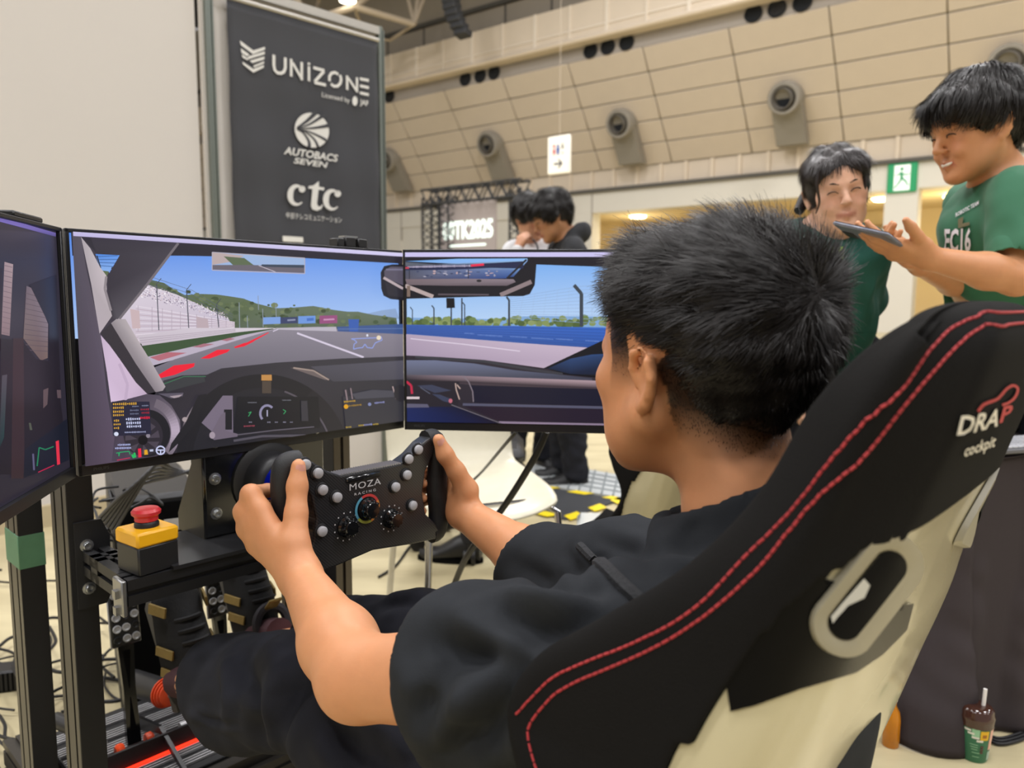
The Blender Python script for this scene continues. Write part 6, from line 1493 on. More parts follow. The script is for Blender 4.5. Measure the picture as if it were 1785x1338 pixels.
def hair_strands(name, roots, nrm, flow, length, m, parent, off, width=.0009, segs=4, lift=.45, clump=.28, seed=1, jitter=.22, drop=0.0):
    r = np.random.default_rng(seed); n = len(roots)
    fl = flow / np.maximum(np.linalg.norm(flow, axis=1), 1e-9)[:, None]; fl = fl - nrm * np.sum(fl * nrm, 1)[:, None]; fl /= np.maximum(np.linalg.norm(fl, axis=1), 1e-9)[:, None]
    cl = np.stack([wob(roots, 85, seed + i) for i in range(3)], 1) * clump
    d = fl + nrm * lift + r.normal(size=(n, 3)) * jitter + cl; d /= np.linalg.norm(d, axis=1)[:, None]
    L = length * r.uniform(.75, 1.2, n); P = [roots - nrm * .002]; p = roots.copy()
    for s in range(segs):
        p = p + d * (L / segs)[:, None]; P.append(p); d = d + fl * .22 - nrm * .14 + np.array([0, 0, -1]) * drop; d /= np.linalg.norm(d, axis=1)[:, None]
    P = np.stack(P, 1); side = np.cross(d, nrm); side /= np.maximum(np.linalg.norm(side, axis=1), 1e-9)[:, None]
    w = width * np.linspace(1, .25, segs + 1); A = P + side[:, None, :] * w[None, :, None]; Bp = P - side[:, None, :] * w[None, :, None]
    V = np.stack([A, Bp], 2).reshape(-1, 3); b = np.arange(n)[:, None] * (segs + 1) * 2 + np.arange(segs)[None] * 2
    F = np.stack([b, b + 1, b + 3, b + 2], -1).reshape(-1, 4)
    o = np_obj(name, V, F, m, parent, off); tag(o, kind='stuff'); return o
def sample(v, F, n, seed=0, mask=None):
    r = np.random.default_rng(seed); c = v[F].mean(1); a = np.linalg.norm(np.cross(v[F[:, 2]] - v[F[:, 0]], v[F[:, 3]] - v[F[:, 1]]), axis=1)
    if mask is not None: a = a * mask(c)
    i = r.choice(len(F), n, p=a / a.sum()); w = r.dirichlet([1, 1, 1, 1], n); N = normals(v, F)
    return (v[F[i]] * w[:, :, None]).sum(1), N[F[i, 0]]
M_skin = attr_mat('skin', rough=.48, sss=.12, bump=.12, bscale=260, vary=.03, vscale=60, spec=.4)
M_hair = mat('hair_black', '#1d1917', rough=.42, vary=.25, scale=60, spec=.30)
M_shirt = mat('shirt_black', '#27292c', rough=.92, vary=.10, scale=60, bump=.2, bscale=900, spec=.15)
M_trou = mat('trousers_black', '#25262c', rough=.95, vary=.10, scale=40, bump=.2, bscale=900, spec=.15)

# ---- the driver
BASE = (0, -.45, .33)
drv = thing('person', 'man with short black hair in black clothes gripping the steering wheel, seen from behind', 'person', rig_m(*[BASE[1], BASE[0], BASE[2]]))
HC, HR, HS = np.array((.006, -.550, 1.000)), rot_zyx(-.30, -.02, .0), np.array((1.08, 1.10, 1.0)); EAR = (-.013, .88)
B_ = Body()
HT = add_head(B_, HC, HR, HS); EAR = (0.0, 1.0)
B_.cap((.016, -.585, .925), (0, -.612, .80), .054, .060, .03); B_.cap((-.03, -.61, .745), (-.12, -.58, .72), .03, .04, .04); B_.cap((.03, -.61, .745), (.12, -.56, .73), .03, .04, .04)
B_.ell((0, -.59, .64), (.150, .095, .15), .05); B_.ell((0, -.54, .53), (.14, .10, .14), .05); B_.ell((0, -.50, .42), (.155, .11, .09), .05)
LS, LE, LW = (-.172, -.545, .735), (-.226, -.290, .664), (-.166, -.082, .703)
RS, RE_, RW = (.168, -.52, .720), (.165, -.235, .655), (.168, -.035, .712)
for Sh, El, Wr in ((LS, LE, LW), (RS, RE_, RW)):
    Sh, El, Wr = map(np.array, (Sh, El, Wr))
    B_.cap(Sh, El, .052, .042, .03); B_.cap(El, El * .7 + Wr * .3, .041, .042, .02); B_.cap(El * .7 + Wr * .3, Wr, .041, .026, .02)
for s in (-1, 1):
    kn = np.array((s * .105, .0, .505)); an = np.array((s * .095, .42, .355))
    B_.cap((s * .09, -.47, .42), kn, .075, .055, .03); B_.cap(kn, an, .05, .035, .02)
GX = .139
def grip_chain(s, zs, r0=.030):
    out = []
    for z in zs:
        L = []
        for a, rr in ((100, .034), (42, .030), (-5, .0275)): L.append((s * (GX - rr * math.cos(math.radians(180 - a)) * -1 * -1) if False else s * (GX + rr * math.cos(math.radians(180 - a)) * -1 * -1), rr * math.sin(math.radians(a)), z))
        out.append(L)
    return out
def ring_pts(s, z, spec): return [(s * (GX - rr * math.cos(math.radians(a))), rr * math.sin(math.radians(a)), z + dz) for a, rr, dz in spec]
spec = [(100, .036, -.003), (45, .031, -.006), (0, .028, -.008)]
hand(B_, LW, [(-.180, .018, .800), (-.188, .024, .776), (-.186, .021, .752), (-.177, .012, .729)], [ring_pts(-1, z, spec) for z in (.797, .773, .749, .727)], [(-.162, -.062, .742), (-.149, -.046, .778), (-.139, -.034, .812), (-.134, -.030, .838)], r=.0090, tk=1.16)
hand(B_, RW, [(.178, .018, .800), (.188, .024, .776), (.187, .021, .752), (.178, .012, .729)], [ring_pts(1, z, spec) for z in (.797, .773, .749, .727)], [(.166, -.045, .752), (.148, -.040, .786), (.130, -.033, .815), (.121, -.028, .840)], r=.0090, tk=1.16)
v, F = B_.mesh(.0036); v = relax(v, F, 1, .4)
def fade(X):
    """cropped hair on sides and nape, thinning out downwards"""
    y, z, x = X[:, 1], X[:, 2], np.abs(X[:, 0])
    line = np.where(y > .0, .035 + .2 * np.maximum(y - .055, 0), -.055 + .5 * (y + .075)); line = np.where((y > .012) & (y < .044), -.028, line); line = np.where(y <= -.02, -.108 + .45 * np.maximum(y + .09, 0), line)
    w = np.clip((z - line) / .045, 0, 1); w = w * np.clip((.060 - y) / .012, 0, 1) * (z > -.13); ear = ((X[:, 1] + .018) / .026) ** 2 + ((X[:, 2] + .006) / .038) ** 2
    return w * .92 * np.where((ear < 1) & (x > .070), 0, 1)
body = np_obj('body', v, F, M_skin, drv, BASE, skin_tint(v, HC, HR, HS, '#c98c62', fade))
# nails
NV = normals(v, F)
def nail(tip, axis, up, w=.0066, l=.011):
    tip = Vector(tip); axis = Vector(axis).normalized(); up = Vector(up); up = (up - axis * up.dot(axis)).normalized(); sd = axis.cross(up)
    g = MB(); rows = [[tip + axis * (l * (t - .5)) + sd * (w * u_ * (1 if .1 < t < .95 else .75)) + up * (.0107 - .0024 * u_ * u_) for u_ in np.linspace(-1, 1, 6)] for t in np.linspace(0, 1, 5)]
    g.grid(rows); g.v = [tuple(Vector(p) - Vector(BASE)) for p in g.v]; return obj('nail', g, mat('nail_pink', '#c99080', rough=.3), drv)
nail((-.1345, -.0305, .834), (.005, .004, .026), (-.25, -1, .1)); nail((.1215, -.0285, .836), (-.009, .005, .025), (-.35, -1, .15))
# hair: cap plus cropped strands flowing forward from the crown
def hair_cap(S_prims, h, amp, sc, seed, name, parent, off, m=None):
    hv, hF = S_prims.mesh(h); hv = relax(hv, hF, 1, .4); hn = normals(hv, hF); hv = hv + hn * (wob(hv, sc, seed) * amp)[:, None]
    return np_obj(name, hv, hF, m or M_hair, parent, off), hv, hF
Hh = Body(); e = lambda p, r, k=.03: Hh.ell(HC + HR @ (np.array(p) * HS), np.array(r) * HS, k, HR)
e((0, -.080, .030), (.060, .050, .066))
e((0, -.016, .052), (.076, .101, .082)); e((0, .024, .084), (.055, .058, .036)); e((0, -.060, .036), (.062, .058, .068)); e((0, -.058, -.012), (.053, .044, .052))
Hh.half(HC + HR @ (np.array((0, .0, .006)) * HS), HR @ np.array((0, .78, -1.0)), .012)
hob, hv, hF = hair_cap(Hh, .0045, .0025, 160, 3, 'hair', drv, BASE)
rp, rn = sample(hv, hF, 42000, 2); X = ((rp - HC) @ HR) / HS
whorl = np.array((-.008, -.112, .066)); fl = (X - whorl); fl = fl / np.linalg.norm(fl, axis=1)[:, None] + np.array((-.10, .35, .0)); fl = fl @ HR.T
top = np.clip((X[:, 2] - .02) / .07, 0, 1); ln = .006 + .032 * np.clip((X[:, 2] + .035) / .12, 0, 1) ** 1.2 * np.clip(1.15 - X[:, 1] * 5, .55, 1)
hs = hair_strands('hair_strands', rp, rn, fl, ln, M_hair, hob, BASE, width=.0005, lift=.50, seed=4, jitter=.26, clump=.50)
rp2, rn2 = sample(v, F, 26000, 5, lambda c: (np.linalg.norm(c - HC, axis=1) < .16) * np.clip(fade(((c - HC) @ HR) / HS) - .35, 0, 1))
X2 = ((rp2 - HC) @ HR) / HS; fl2 = np.stack([X2[:, 0] * 0, -.5 - X2[:, 1] * 2, -np.ones(len(X2))], 1) @ HR.T
hair_strands('cropped_hair', rp2, rn2, fl2, np.full(len(rp2), .0034), M_hair, hob, BASE, width=.0003, segs=2, lift=.25, seed=6)

# clothes
def cloth_mesh(name, S_, h, m, parent, off, folds=(), grow=0.0, smooth_n=2, seed=1, fine=.0015, tint=None):
    cv, cF = S_.mesh(h, grow); cv = relax(cv, cF, smooth_n, .5); cn = normals(cv, cF)
    d = wob(cv, 70, seed) * fine + wob(cv, 28, seed + 40) * fine * 2.2
    for (a, b, w, amp) in folds:
        a = np.array(a); b = np.array(b); t = np.clip((cv - a) @ (b - a) / ((b - a) @ (b - a)), 0, 1); q = cv - a - t[:, None] * (b - a); dd = np.linalg.norm(q, axis=1)
        d = d + 1.5 * amp * np.exp(-(dd / w) ** 2) * np.sin(math.pi * np.clip(t, .0, 1)) ** .5
    cv = cv + cn * d[:, None]; return np_obj(name, cv, cF, m, parent, off, tint), cv, cF
T_ = Body()
T_.ell((0, -.60, .66), (.190, .125, .175), .06); T_.ell((0, -.53, .52), (.180, .125, .16), .06); T_.ell((0, -.49, .42), (.185, .13, .09), .05)
T_.cap((-.05, -.60, .785), LS, .056, .072, .05); T_.cap((.05, -.60, .775), RS, .056, .064, .05)
lS, lE, rS, rE = map(np.array, (LS, LE, RS, RE_))
le_ = lS + (lE - lS) * .44; re_ = rS + (rE - rS) * .98
T_.cap(lS, le_, .080, .088, .04); T_.cap(le_ + (.03, -.02, -.05), le_ + (.05, -.06, -.14), .055, .05, .06); T_.cap(rS, re_, .066, .066, .04); rW = np.array(RW); T_.cap(re_, rE + (rW - rE) * .36, .066, .062, .03); T_.cap((.16, -.36, .70), (.14, -.32, .60), .06, .055, .05)
T_.cap((-.03, -.46, .66), (.03, -.40, .56), .09, .09, .08)
# openings for neck and arms
T_.cap((0, -.60, .78), (.006, -.578, .91), .078, .066, .03); T_.cap((.012, -.56, .96), (0, -.606, .80), .0585, .060, .006, True); T_.ell((.004, -.585 + .41 * .06, .858 + .91 * .06), (.105, .105, .06), .006, np.array(((1, 0, 0), (0, .911, .411), (0, -.411, .911))), True)
dl = (lE - lS) / np.linalg.norm(lE - lS); T_.p.append(('c', True, .008, le_ - .3, le_ + .5, le_ + dl * .125 + np.array((0, 0, .012)), le_ + dl * .30, .115, .115))
T_.cap(lE + dl * .1, le_ - dl * .0, .058, .066, .01, True); dr = (rE - rS) / np.linalg.norm(rE - rS); fw = (rW - rE) / np.linalg.norm(rW - rE); q_ = rE + (rW - rE) * .20; T_.p.append(('c', True, .008, q_ - .3, q_ + .4, q_ + fw * .105 + np.array((0, 0, .02)), q_ + fw * .3, .105, .105)); T_.cap(rW, rE + (rW - rE) * .10, .040, .050, .01, True)
folds = [((-.19, -.44, .70), (-.10, -.50, .60), .016, -.016), ((-.25, -.42, .66), (-.14, -.47, .56), .016, .014), ((-.12, -.46, .74), (.02, -.44, .62), .014, -.012), ((.20, -.30, .72), (.10, -.38, .60), .014, -.016), ((.19, -.26, .70), (.10, -.34, .62), .010, .012), ((-.22, -.42, .76), (-.08, -.52, .66), .012, -.012), ((-.26, -.38, .70), (-.12, -.48, .60), .014, .012), ((-.24, -.36, .66), (-.14, -.46, .55), .010, -.012), ((-.20, -.55, .76), (-.05, -.50, .62), .014, -.010), ((.20, -.40, .80), (.05, -.50, .72), .012, -.011), ((.21, -.34, .76), (.08, -.46, .66), .013, .010), ((.18, -.30, .70), (.06, -.42, .60), .010, -.012), ((.12, -.42, .80), (.00, -.52, .74), .010, .008), ((.10, -.36, .74), (-.02, -.46, .66), .011, -.010), ((-.05, -.60, .86), (-.16, -.55, .84), .008, -.006)]
sh_, sv, sF = cloth_mesh('shirt', T_, .0055, M_shirt, drv, BASE, folds, seed=8, fine=.002)
def press_folds(ob, cv, cF, folds, skip=None):
    bv = BVHTree.FromPolygons([Vector(p) for p in cv], [tuple(q) for q in cF]); cn = normals(cv, cF); d = np.zeros(len(cv)); iv = rig_m(0, 0, 0).inverted(); i3 = iv.to_3x3()
    for pix, w, amp in folds:
        L = []
        for p in spline([Vector((x, y, 0)) for x, y in pix], 6):
            h = bv.ray_cast(iv @ CO, (i3 @ ray(p.x, p.y)).normalized())[0]
            if h is not None: L.append(np.array(h))
        if len(L) < 3: continue
        L = np.array(L); D_ = np.full(len(cv), 9.0); tt = np.zeros(len(cv)); near = np.all((cv > L.min(0) - 4 * w) & (cv < L.max(0) + 4 * w), axis=1); ix = np.where(near)[0]; c = cv[ix]; best = np.full(len(ix), 9.0); bt = np.zeros(len(ix))
        for i in range(len(L) - 1):
            a, b = L[i], L[i + 1]; ab = b - a; t = np.clip((c - a) @ ab / (ab @ ab + 1e-12), 0, 1); q = np.linalg.norm(c - a - t[:, None] * ab, axis=1); m = q < best; best[m] = q[m]; bt[m] = (i + t[m]) / (len(L) - 1)
        d[ix] += amp * (np.exp(-(best / w) ** 2) - .45 * np.exp(-((best - 1.9 * w) / w) ** 2)) * np.sin(math.pi * np.clip(bt, .02, .98)) ** .6
    nv = relax(cv + cn * d[:, None], cF, 1, .3); ob.data.vertices.foreach_set('co', (nv - np.array(BASE)).astype(np.float32).ravel()); ob.data.update(); return nv
sv = press_folds(sh_, sv, sF, [([(722, 1108), (760, 1120), (814, 1142), (893, 1139), (957, 1108)], .016, -.016), ([(857, 1067), (922, 1092), (993, 1096), (1060, 1075)], .013, -.013), ([(800, 1085), (850, 1110), (930, 1118)], .010, .008),
    ([(900, 985), (957, 1014), (1011, 1032), (1060, 1040)], .013, -.009), ([(829, 1253), (800, 1289), (772, 1330)], .014, -.014), ([(900, 1140), (832, 1200), (786, 1264), (755, 1320)], .013, .012), ([(930, 1150), (879, 1217), (850, 1300)], .012, -.014),
    ([(705, 1120), (735, 1180), (745, 1260), (760, 1330)], .010, -.006), ([(760, 1150), (770, 1200), (750, 1250)], .014, -.010), ([(1040, 935), (1100, 960), (1180, 955), (1240, 930)], .012, -.007), ([(1130, 940), (1200, 985), (1260, 980)], .010, .006), ([(870, 1030), (930, 1050), (1000, 1055), (1080, 1045)], .010, .008), ([(990, 960), (1010, 1000), (1050, 1040)], .008, -.006)])
g = MB(); cpt = []
for a in np.linspace(0, 2 * math.pi, 40, endpoint=False): cpt.append(Vector(((.004 + .065 * math.sin(a)), -.585 + .062 * math.cos(a), .858 - .028 * math.cos(a))) - Vector(BASE))
g.tube(cpt, .006, 8, closed=True, flat=1.5); obj('collar', g, mat('collar_rib', '#16171a', rough=.95), sh_)
sb = BVHTree.FromPolygons([Vector(p) for p in sv], [tuple(q) for q in sF]); RI = rig_m(0, 0, 0).inverted(); RI3 = RI.to_3x3()
def shirt_hit(x, y):
    h = sb.ray_cast(RI @ CO, (RI3 @ ray(x, y)).normalized()); return h[0], h[1]
cord = []
for p in spline([Vector((1012, 953, 0)), Vector((1035, 975, 0)), Vector((1080, 1020, 0)), Vector((1125, 1062, 0)), Vector((1150, 1085, 0))], 6):
    h, n_ = shirt_hit(p.x, p.y)
    if h is not None: cord.append(h + n_ * .003 - Vector(BASE))
if len(cord) > 3: obj('shoulder_cord', MB().tube(cord, .0065, 8), mat('cord_black', '#1a1b1e', rough=.8, bump=.6, bscale=300), sh_)
L_ = Body()
for s in (-1, 1):
    hp = (s * .10, -.47, .41); kn = np.array((s * .105, -.005, .503)); an = np.array((s * .098, .375, .375))
    L_.cap(hp, kn, .105, .078, .04); L_.cap(kn, an, .078, .080, .03); L_.cap(kn + (0, .06, -.05), an + (0, -.04, -.055), .055, .065, .05)
    ax = an - kn; ax /= np.linalg.norm(ax); L_.p.append(('c', True, .008, an - .2, an + .3, an - ax * .03, an + ax * .2, .062, .07))
L_.ell((0, -.50, .40), (.19, .13, .11), .05)
for s in (-1, 1):
    kn = np.array((s * .105, -.005, .503)); an = np.array((s * .098, .375, .375)); ax = an - kn; ax /= np.linalg.norm(ax)
    pass
L_.half((0, .272, .36), (0, .93, -.36), .012)
folds = [((-.18, .02, .50), (-.05, .20, .40), .014, -.010), ((-.17, .10, .46), (-.06, .30, .36), .012, -.010), ((-.18, -.08, .47), (-.04, .08, .53), .012, .008), ((-.16, -.2, .48), (-.03, -.10, .52), .014, -.010), ((-.19, .18, .42), (-.13, .36, .34), .012, .008), ((.05, .02, .55), (.18, .10, .48), .012, -.008), ((.02, -.15, .52), (.16, -.05, .54), .012, -.008)]
to_, tv, tF = cloth_mesh('trousers', L_, .006, M_trou, drv, BASE, folds, seed=21, fine=.0022)
press_folds(to_, tv, tF, [([(422, 1161), (441, 1211), (451, 1274), (457, 1330)], .018, -.018), ([(548, 1176), (501, 1227), (479, 1289)], .018, -.016), ([(390, 1140), (400, 1200), (395, 1270)], .016, .010), ([(470, 1120), (490, 1180), (470, 1260)], .014, .010), ([(340, 1244), (370, 1256), (420, 1262)], .006, -.006), ([(560, 1240), (600, 1290), (640, 1330)], .016, -.014), ([(650, 1262), (690, 1290), (715, 1330)], .014, .012), ([(660, 1060), (700, 1050), (760, 1060)], .012, -.008)])
# shoes with gold panels
M_shoe = mat('shoe_black', '#121214', rough=.85, bump=.5, bscale=120); M_gold = mat('shoe_gold', '#8a7440', rough=.45, metal=.3, vary=.2, scale=80); M_sole = mat('shoe_sole', '#3f3d3b', rough=.7)
def shoe(heel, toe, upv, label=None):
    h_ = Vector(heel); d = (Vector(toe) - h_); L = d.length; y = d.normalized(); u_ = Vector(upv); u_ = (u_ - y * u_.dot(y)).normalized(); x = y.cross(u_)
    m = Matrix(((x.x, y.x, u_.x, h_.x), (x.y, y.y, u_.y, h_.y), (x.z, y.z, u_.z, h_.z), (0, 0, 0, 1))); m = RT(-Vector(BASE)) @ m
    rows = []; n = 18
    for k in range(15):
        t = k / 14; w = .038 + .012 * math.sin(t * 2.6 + .2) - (.02 * max(0, (t - .85) / .15) ** 2) - .012 * max(0, (.1 - t) / .1); hh = (.095 - .01 * t if t < .35 else .0915 - .055 * min(1, (t - .35) / .5)) * (1 - .45 * max(0, (t - .9) / .1) ** 2)
        rows.append([m @ Vector((w * math.cos(a) * (1 - .25 * max(0, math.sin(a))), t * L, .012 + hh * max(0, math.sin(a)) - .006 * max(0, -math.sin(a)))) for a in np.linspace(0, 2 * math.pi, n, endpoint=False)])
    g = MB(); g.v = [p for r_ in rows for p in r_]; g.f = [(i * n + j, (i + 1) * n + j, (i + 1) * n + (j + 1) % n, i * n + (j + 1) % n) for i in range(14) for j in range(n)] + [tuple(range(n)), tuple(range(14 * n, 15 * n))[::-1]]
    o = obj('shoe', g, M_shoe, drv)
    pl = [(-.034, -.004), (.034, -.004), (.040, .10), (.050, .20), (.040, L * .93), (.015, L + .006), (-.015, L + .006), (-.040, L * .93), (-.050, .20), (-.040, .10)]
    g = MB(); g.prism(pl, -.014, .012, m); obj('sole', g, M_sole, o, ang=.9)
    for t0, wd2 in ((.30, .018), (.47, .018), (.80, .02)):
        for s in (-1, 1):
            w = .043 + .008 * math.sin(t0 * 2.6); g = MB(); g.box((0, 0, 0), (.005, wd2, .046), bev=.001); mm = m @ RT((s * (w - .004), t0 * L, .036)) @ Matrix.Rotation(-s * .30, 4, 'Y') @ Matrix.Rotation(.35, 4, 'X'); g.v = [tuple(mm @ Vector(p)) for p in g.v]; obj('gold_panel', g, M_gold, o)
    for k in range(4):
        g = MB(); t0 = .42 + .09 * k; pts = [m @ Vector((w_, t0 * L, .100 - .05 * max(0, (t0 - .35)) / .5 - .012 * (w_ / .02) ** 2 + .004)) for w_ in np.linspace(-.024, .024, 7)]; g.tube(pts, .0045, 6); obj('lace', g, mat('lace_black', '#1a1a1c', rough=.9), o)
    g = MB(); g.tube([m @ Vector((.034 * math.cos(a), .045 + .036 * math.sin(a), .098)) for a in np.linspace(0, 6.28, 20, endpoint=False)], .010, 8, closed=True); obj('cuff_pad', g, mat('cuff_grey', '#3c3a40', rough=.8), o)
    g = MB(); g.box((0, 0, 0), (.03, .006, .035), bev=.002); mm = m @ RT((0, .085, .118)) @ Matrix.Rotation(-.5, 4, 'X'); g.v = [tuple(mm @ Vector(p)) for p in g.v]; obj('tongue_tag', g, M_gold, o)
shoe((-.075, .475, .280), (-.078, .550, .510), (0, -1, .35)); shoe((.098, .555, .315), (.098, .625, .535), (0, -1, .30))
for s, an in ((-1, (-.098, .40, .36)), (1, (.09, .46, .37))):
    g = MB(); a = Vector(an) - Vector(BASE); g.tube([a + Vector((0, -.03, .012)), a + Vector((0, .07, -.02))], [.031, .034], 14); obj('sock', g, mat('sock_mauve', '#4a2c32', rough=.9), drv)

# ---- the visitors behind
def arr(p): return np.array((p.x, p.y, p.z))
def face_details(T, par, off, R, sc, smile=0.0, shut=True):
    g_m = mat('brow_dark', '#241d1b', rough=.8)
    tr_ = lambda p: Vector(T(p)) - Vector(off)
    for s in (-1, 1):
        g = MB(); g.tube([tr_((s * x, y, z)) for x, y, z in ((.014, .0985, .0150), (.028, .0935, .0200), (.040, .0860, .0195), (.050, .0745, .0140))], [.0022 * sc, .0030 * sc, .0026 * sc, .0012 * sc], 6); obj('eyebrow', g, g_m, par)
        b = .003 if shut else .0
        g = MB(); g.tube([tr_((s * x, y, z)) for x, y, z in ((.0165, .0905, -.0085), (.024, .0945, -.0055 + b), (.032, .0945, -.0045 + b), (.040, .0895, -.0062 + b), (.0465, .0820, -.0095))], [.0010 * sc, .0016 * sc, .0018 * sc, .0016 * sc, .0009 * sc], 6); obj('eyelashes', g, g_m, par)
    if smile > .6:
        g = MB(); g.tube([tr_((x, .0975 - 20 * x * x, -.0700 + 8 * x * x * smile)) for x in np.linspace(-.019, .019, 9)], [.0015, .0034, .004, .004, .004, .004, .004, .0034, .0015], 8); obj('teeth', g, mat('teeth_ivory', '#e8e0d2', rough=.3), par)
def visitor(label, loc, yaw, J, head, shirt_m, trou_m, skin, hair, h=.0065, hands=None, sleeve=.62, smile=0.0, long_sleeve=False, hood=False, group=None, lean=(0, 0)):
    """J: world points of shoulders, elbows, wrists, neck; head: (world centre, yaw, pitch, roll, scale)"""
    M_ = Matrix.Translation(Vector(loc)) @ Matrix.Rotation(yaw, 4, 'Z'); t = thing('person', label, 'person', M_, group); MI = M_.inverted()
    L = {k: arr(MI @ Vector(v)) for k, v in J.items()}; hc = arr(MI @ Vector(head[0])); Rh = rot_zyx(*head[1:4]); sc = head[4]
    B = Body(); T = add_head(B, hc, Rh, sc, smile=smile, jaw=.96 if hair == 'woman' else 1.0)
    nk = L['neck']; B.cap(hc + Rh @ np.array((0, -.02, -.06)) * sc, nk, .050 * sc, .056 * sc, .03)
    mid = (L['ls'] + L['rs']) / 2; pel = np.array((lean[0], lean[1], .90 * sc))
    B.cap(mid - (0, 0, .06), mid * .5 + pel * .5, .115, .11, .06); B.cap(mid * .5 + pel * .5, pel, .11, .125, .06)
    for s, sh, el, wr in ((-1, 'ls', 'le', 'lw'), (1, 'rs', 're', 'rw')):
        B.cap(nk, L[sh], .04, .05, .05); B.cap(L[sh], L[el], .049, .039, .03); B.cap(L[el], L[el] * .65 + L[wr] * .35, .039, .040, .02); B.cap(L[el] * .65 + L[wr] * .35, L[wr], .040, .026, .02)
        hp = pel + np.array((s * .09, 0, 0)); kn = np.array((s * .10, .02, .48 * sc)) + pel * (.5, .5, 0); an = np.array((s * .11, -.02, .09)); B.cap(hp, kn, .08, .055, .04); B.cap(kn, an, .055, .038, .03)
    for q in (hands or []):
        auto_hand(B, L[q['wr']], arr(MI.to_3x3() @ Vector(q['d'])), arr(MI.to_3x3() @ Vector(q['pn'])), q['side'], q.get('curl', (.3, .4, .3)), thumb=q.get('thumb', (.5, .3)))
    v, F = B.mesh(h); v = relax(v, F, 1, .35); np_obj('body', v, F, M_skin, t, (0, 0, 0), skin_tint(v, hc, Rh, sc, skin))
    face_details(T, t, (0, 0, 0), Rh, sc, smile)
    C = Body(); C.cap(mid - (0, 0, .07), mid * .5 + pel * .5, .135, .135, .08); C.cap(mid * .5 + pel * .5, pel - (0, 0, .02), .135, .15, .08)
    for sh, el, wr in (('ls', 'le', 'lw'), ('rs', 're', 'rw')):
        a, b, w = L[sh], L[el], L[wr]; C.cap(nk - (0, 0, .02), a, .052, .066, .05)
        if long_sleeve: C.cap(a, b, .066, .055, .04); C.cap(b, w, .055, .042, .03)
        else: C.cap(a, a + (b - a) * sleeve, .068, .074, .04)
    if hood: C.cap(nk + (-.06, -.07, .02), nk + (.06, -.07, .02), .05, .05, .04); C.cap(nk + (-.08, -.0, .0), nk + (-.03, -.09, .03), .035, .045, .03); C.cap(nk + (.08, -.0, .0), nk + (.03, -.09, .03), .035, .045, .03)
    C.cap(hc + Rh @ np.array((0, -.02, -.05)) * sc, nk + (0, 0, -.005), .054 * sc, .064 * sc, .008, True)
    if not long_sleeve:
        for sh, el in (('ls', 'le'), ('rs', 're')):
            a, b = L[sh], L[el]; d = (b - a) / np.linalg.norm(b - a); e_ = a + (b - a) * sleeve; C.p.append(('c', True, .006, e_ - .3, e_ + .3, e_ + d * .115, e_ + d * .116, .098, .098)); C.cap(e_ - d * .03, b, .056, .062, .008, True)
    mm = mid * .35 + pel * .65
    fl = [(L['ls'] * .8 + mm * .2, mm + np.array((.02, .1, .05)), .02, -.010), (L['rs'] * .8 + mm * .2, mm + np.array((-.02, .1, .1)), .02, -.010), (L['ls'] + (0, .05, -.05), L['ls'] * .4 + mid * .6 + (0, .05, -.25), .018, .010), (L['rs'] + (0, .05, -.05), L['rs'] * .4 + mid * .6 + (0, .05, -.25), .018, .010), (mm + np.array((-.12, .1, 0)), mm + np.array((.12, .1, .12)), .02, -.010)]
    so, cv, cF = cloth_mesh('shirt', C, h, shirt_m, t, (0, 0, 0), fl, seed=5, fine=.003)
    D = Body()
    for s in (-1, 1):
        hp = pel + np.array((s * .09, 0, .02)); kn = np.array((s * .10, .02, .48 * sc)) + pel * (.5, .5, 0); an = np.array((s * .11, -.02, .07)); D.cap(hp, kn, .105, .085, .04); D.cap(kn, an, .085, .075, .03)
    D.cap(pel + (-.06, 0, .04), pel + (.06, 0, .04), .12, .12, .05); D.half((0, 0, .045), (0, 0, -1), .008); cloth_mesh('trousers', D, .011, trou_m, t, (0, 0, 0), (), seed=9, fine=.005)
    for s in (-1, 1):
        g = MB(); rows = []; n = 14
        for k in range(11):
            tt = k / 10; w = .045 * math.sqrt(max(.04, 1 - (2 * tt - 1) ** 6 * .9)); hh = .085 - .045 * min(1, max(0, tt - .3) / .5)
            rows.append([Vector((s * .11 + w * math.cos(a), -.10 + .27 * tt, .006 + hh * max(0, math.sin(a)) + .006 * min(0, math.sin(a)))) for a in np.linspace(0, 6.283, n, endpoint=False)])
        g.v = [p for r_ in rows for p in r_]; g.f = [(i * n + j, i * n + (j + 1) % n, (i + 1) * n + (j + 1) % n, (i + 1) * n + j) for i in range(10) for j in range(n)] + [tuple(range(n)), tuple(range(10 * n, 11 * n))]
        obj('shoe', g, mat('shoe_dark', '#151517', rough=.5), t)
    # hair
    Hq = Body(); e = lambda p, r, k=.03, cut=False: Hq.ell(hc + Rh @ (np.array(p) * sc), np.array(r) * sc, k * sc, Rh, cut)
    whorl = np.array((0, -.05, .135))
    if hair == 'mop':
        e((0, -.018, .050), (.092, .112, .090)); e((0, -.070, .010), (.074, .052, .075))
        for s in (-1, 1): e((s * .064, .006, .032), (.029, .060, .042)); e((s * .046, .064, .058), (.036, .034, .030))
        e((0, .074, .070), (.054, .030, .026)); ln, n_, lift, drop, wd_ = .044, 11000, .10, .08, .0011
    elif hair == 'woman':
        e((0, -.018, .044), (.084, .106, .086)); e((0, -.062, .000), (.068, .055, .070)); 
        for s in (-1, 1): e((s * .066, .016, .026), (.018, .036, .060)); e((s * .046, .058, .066), (.032, .030, .024))
        e((.02, -.115, -.045), (.03, .035, .045)); e((.0, .095, -.015), (.050, .060, .075), .01, True); ln, n_, lift, drop, wd_ = .045, 8000, .04, .16, .0009
        whorl = np.array((0, .02, .14))
    else:
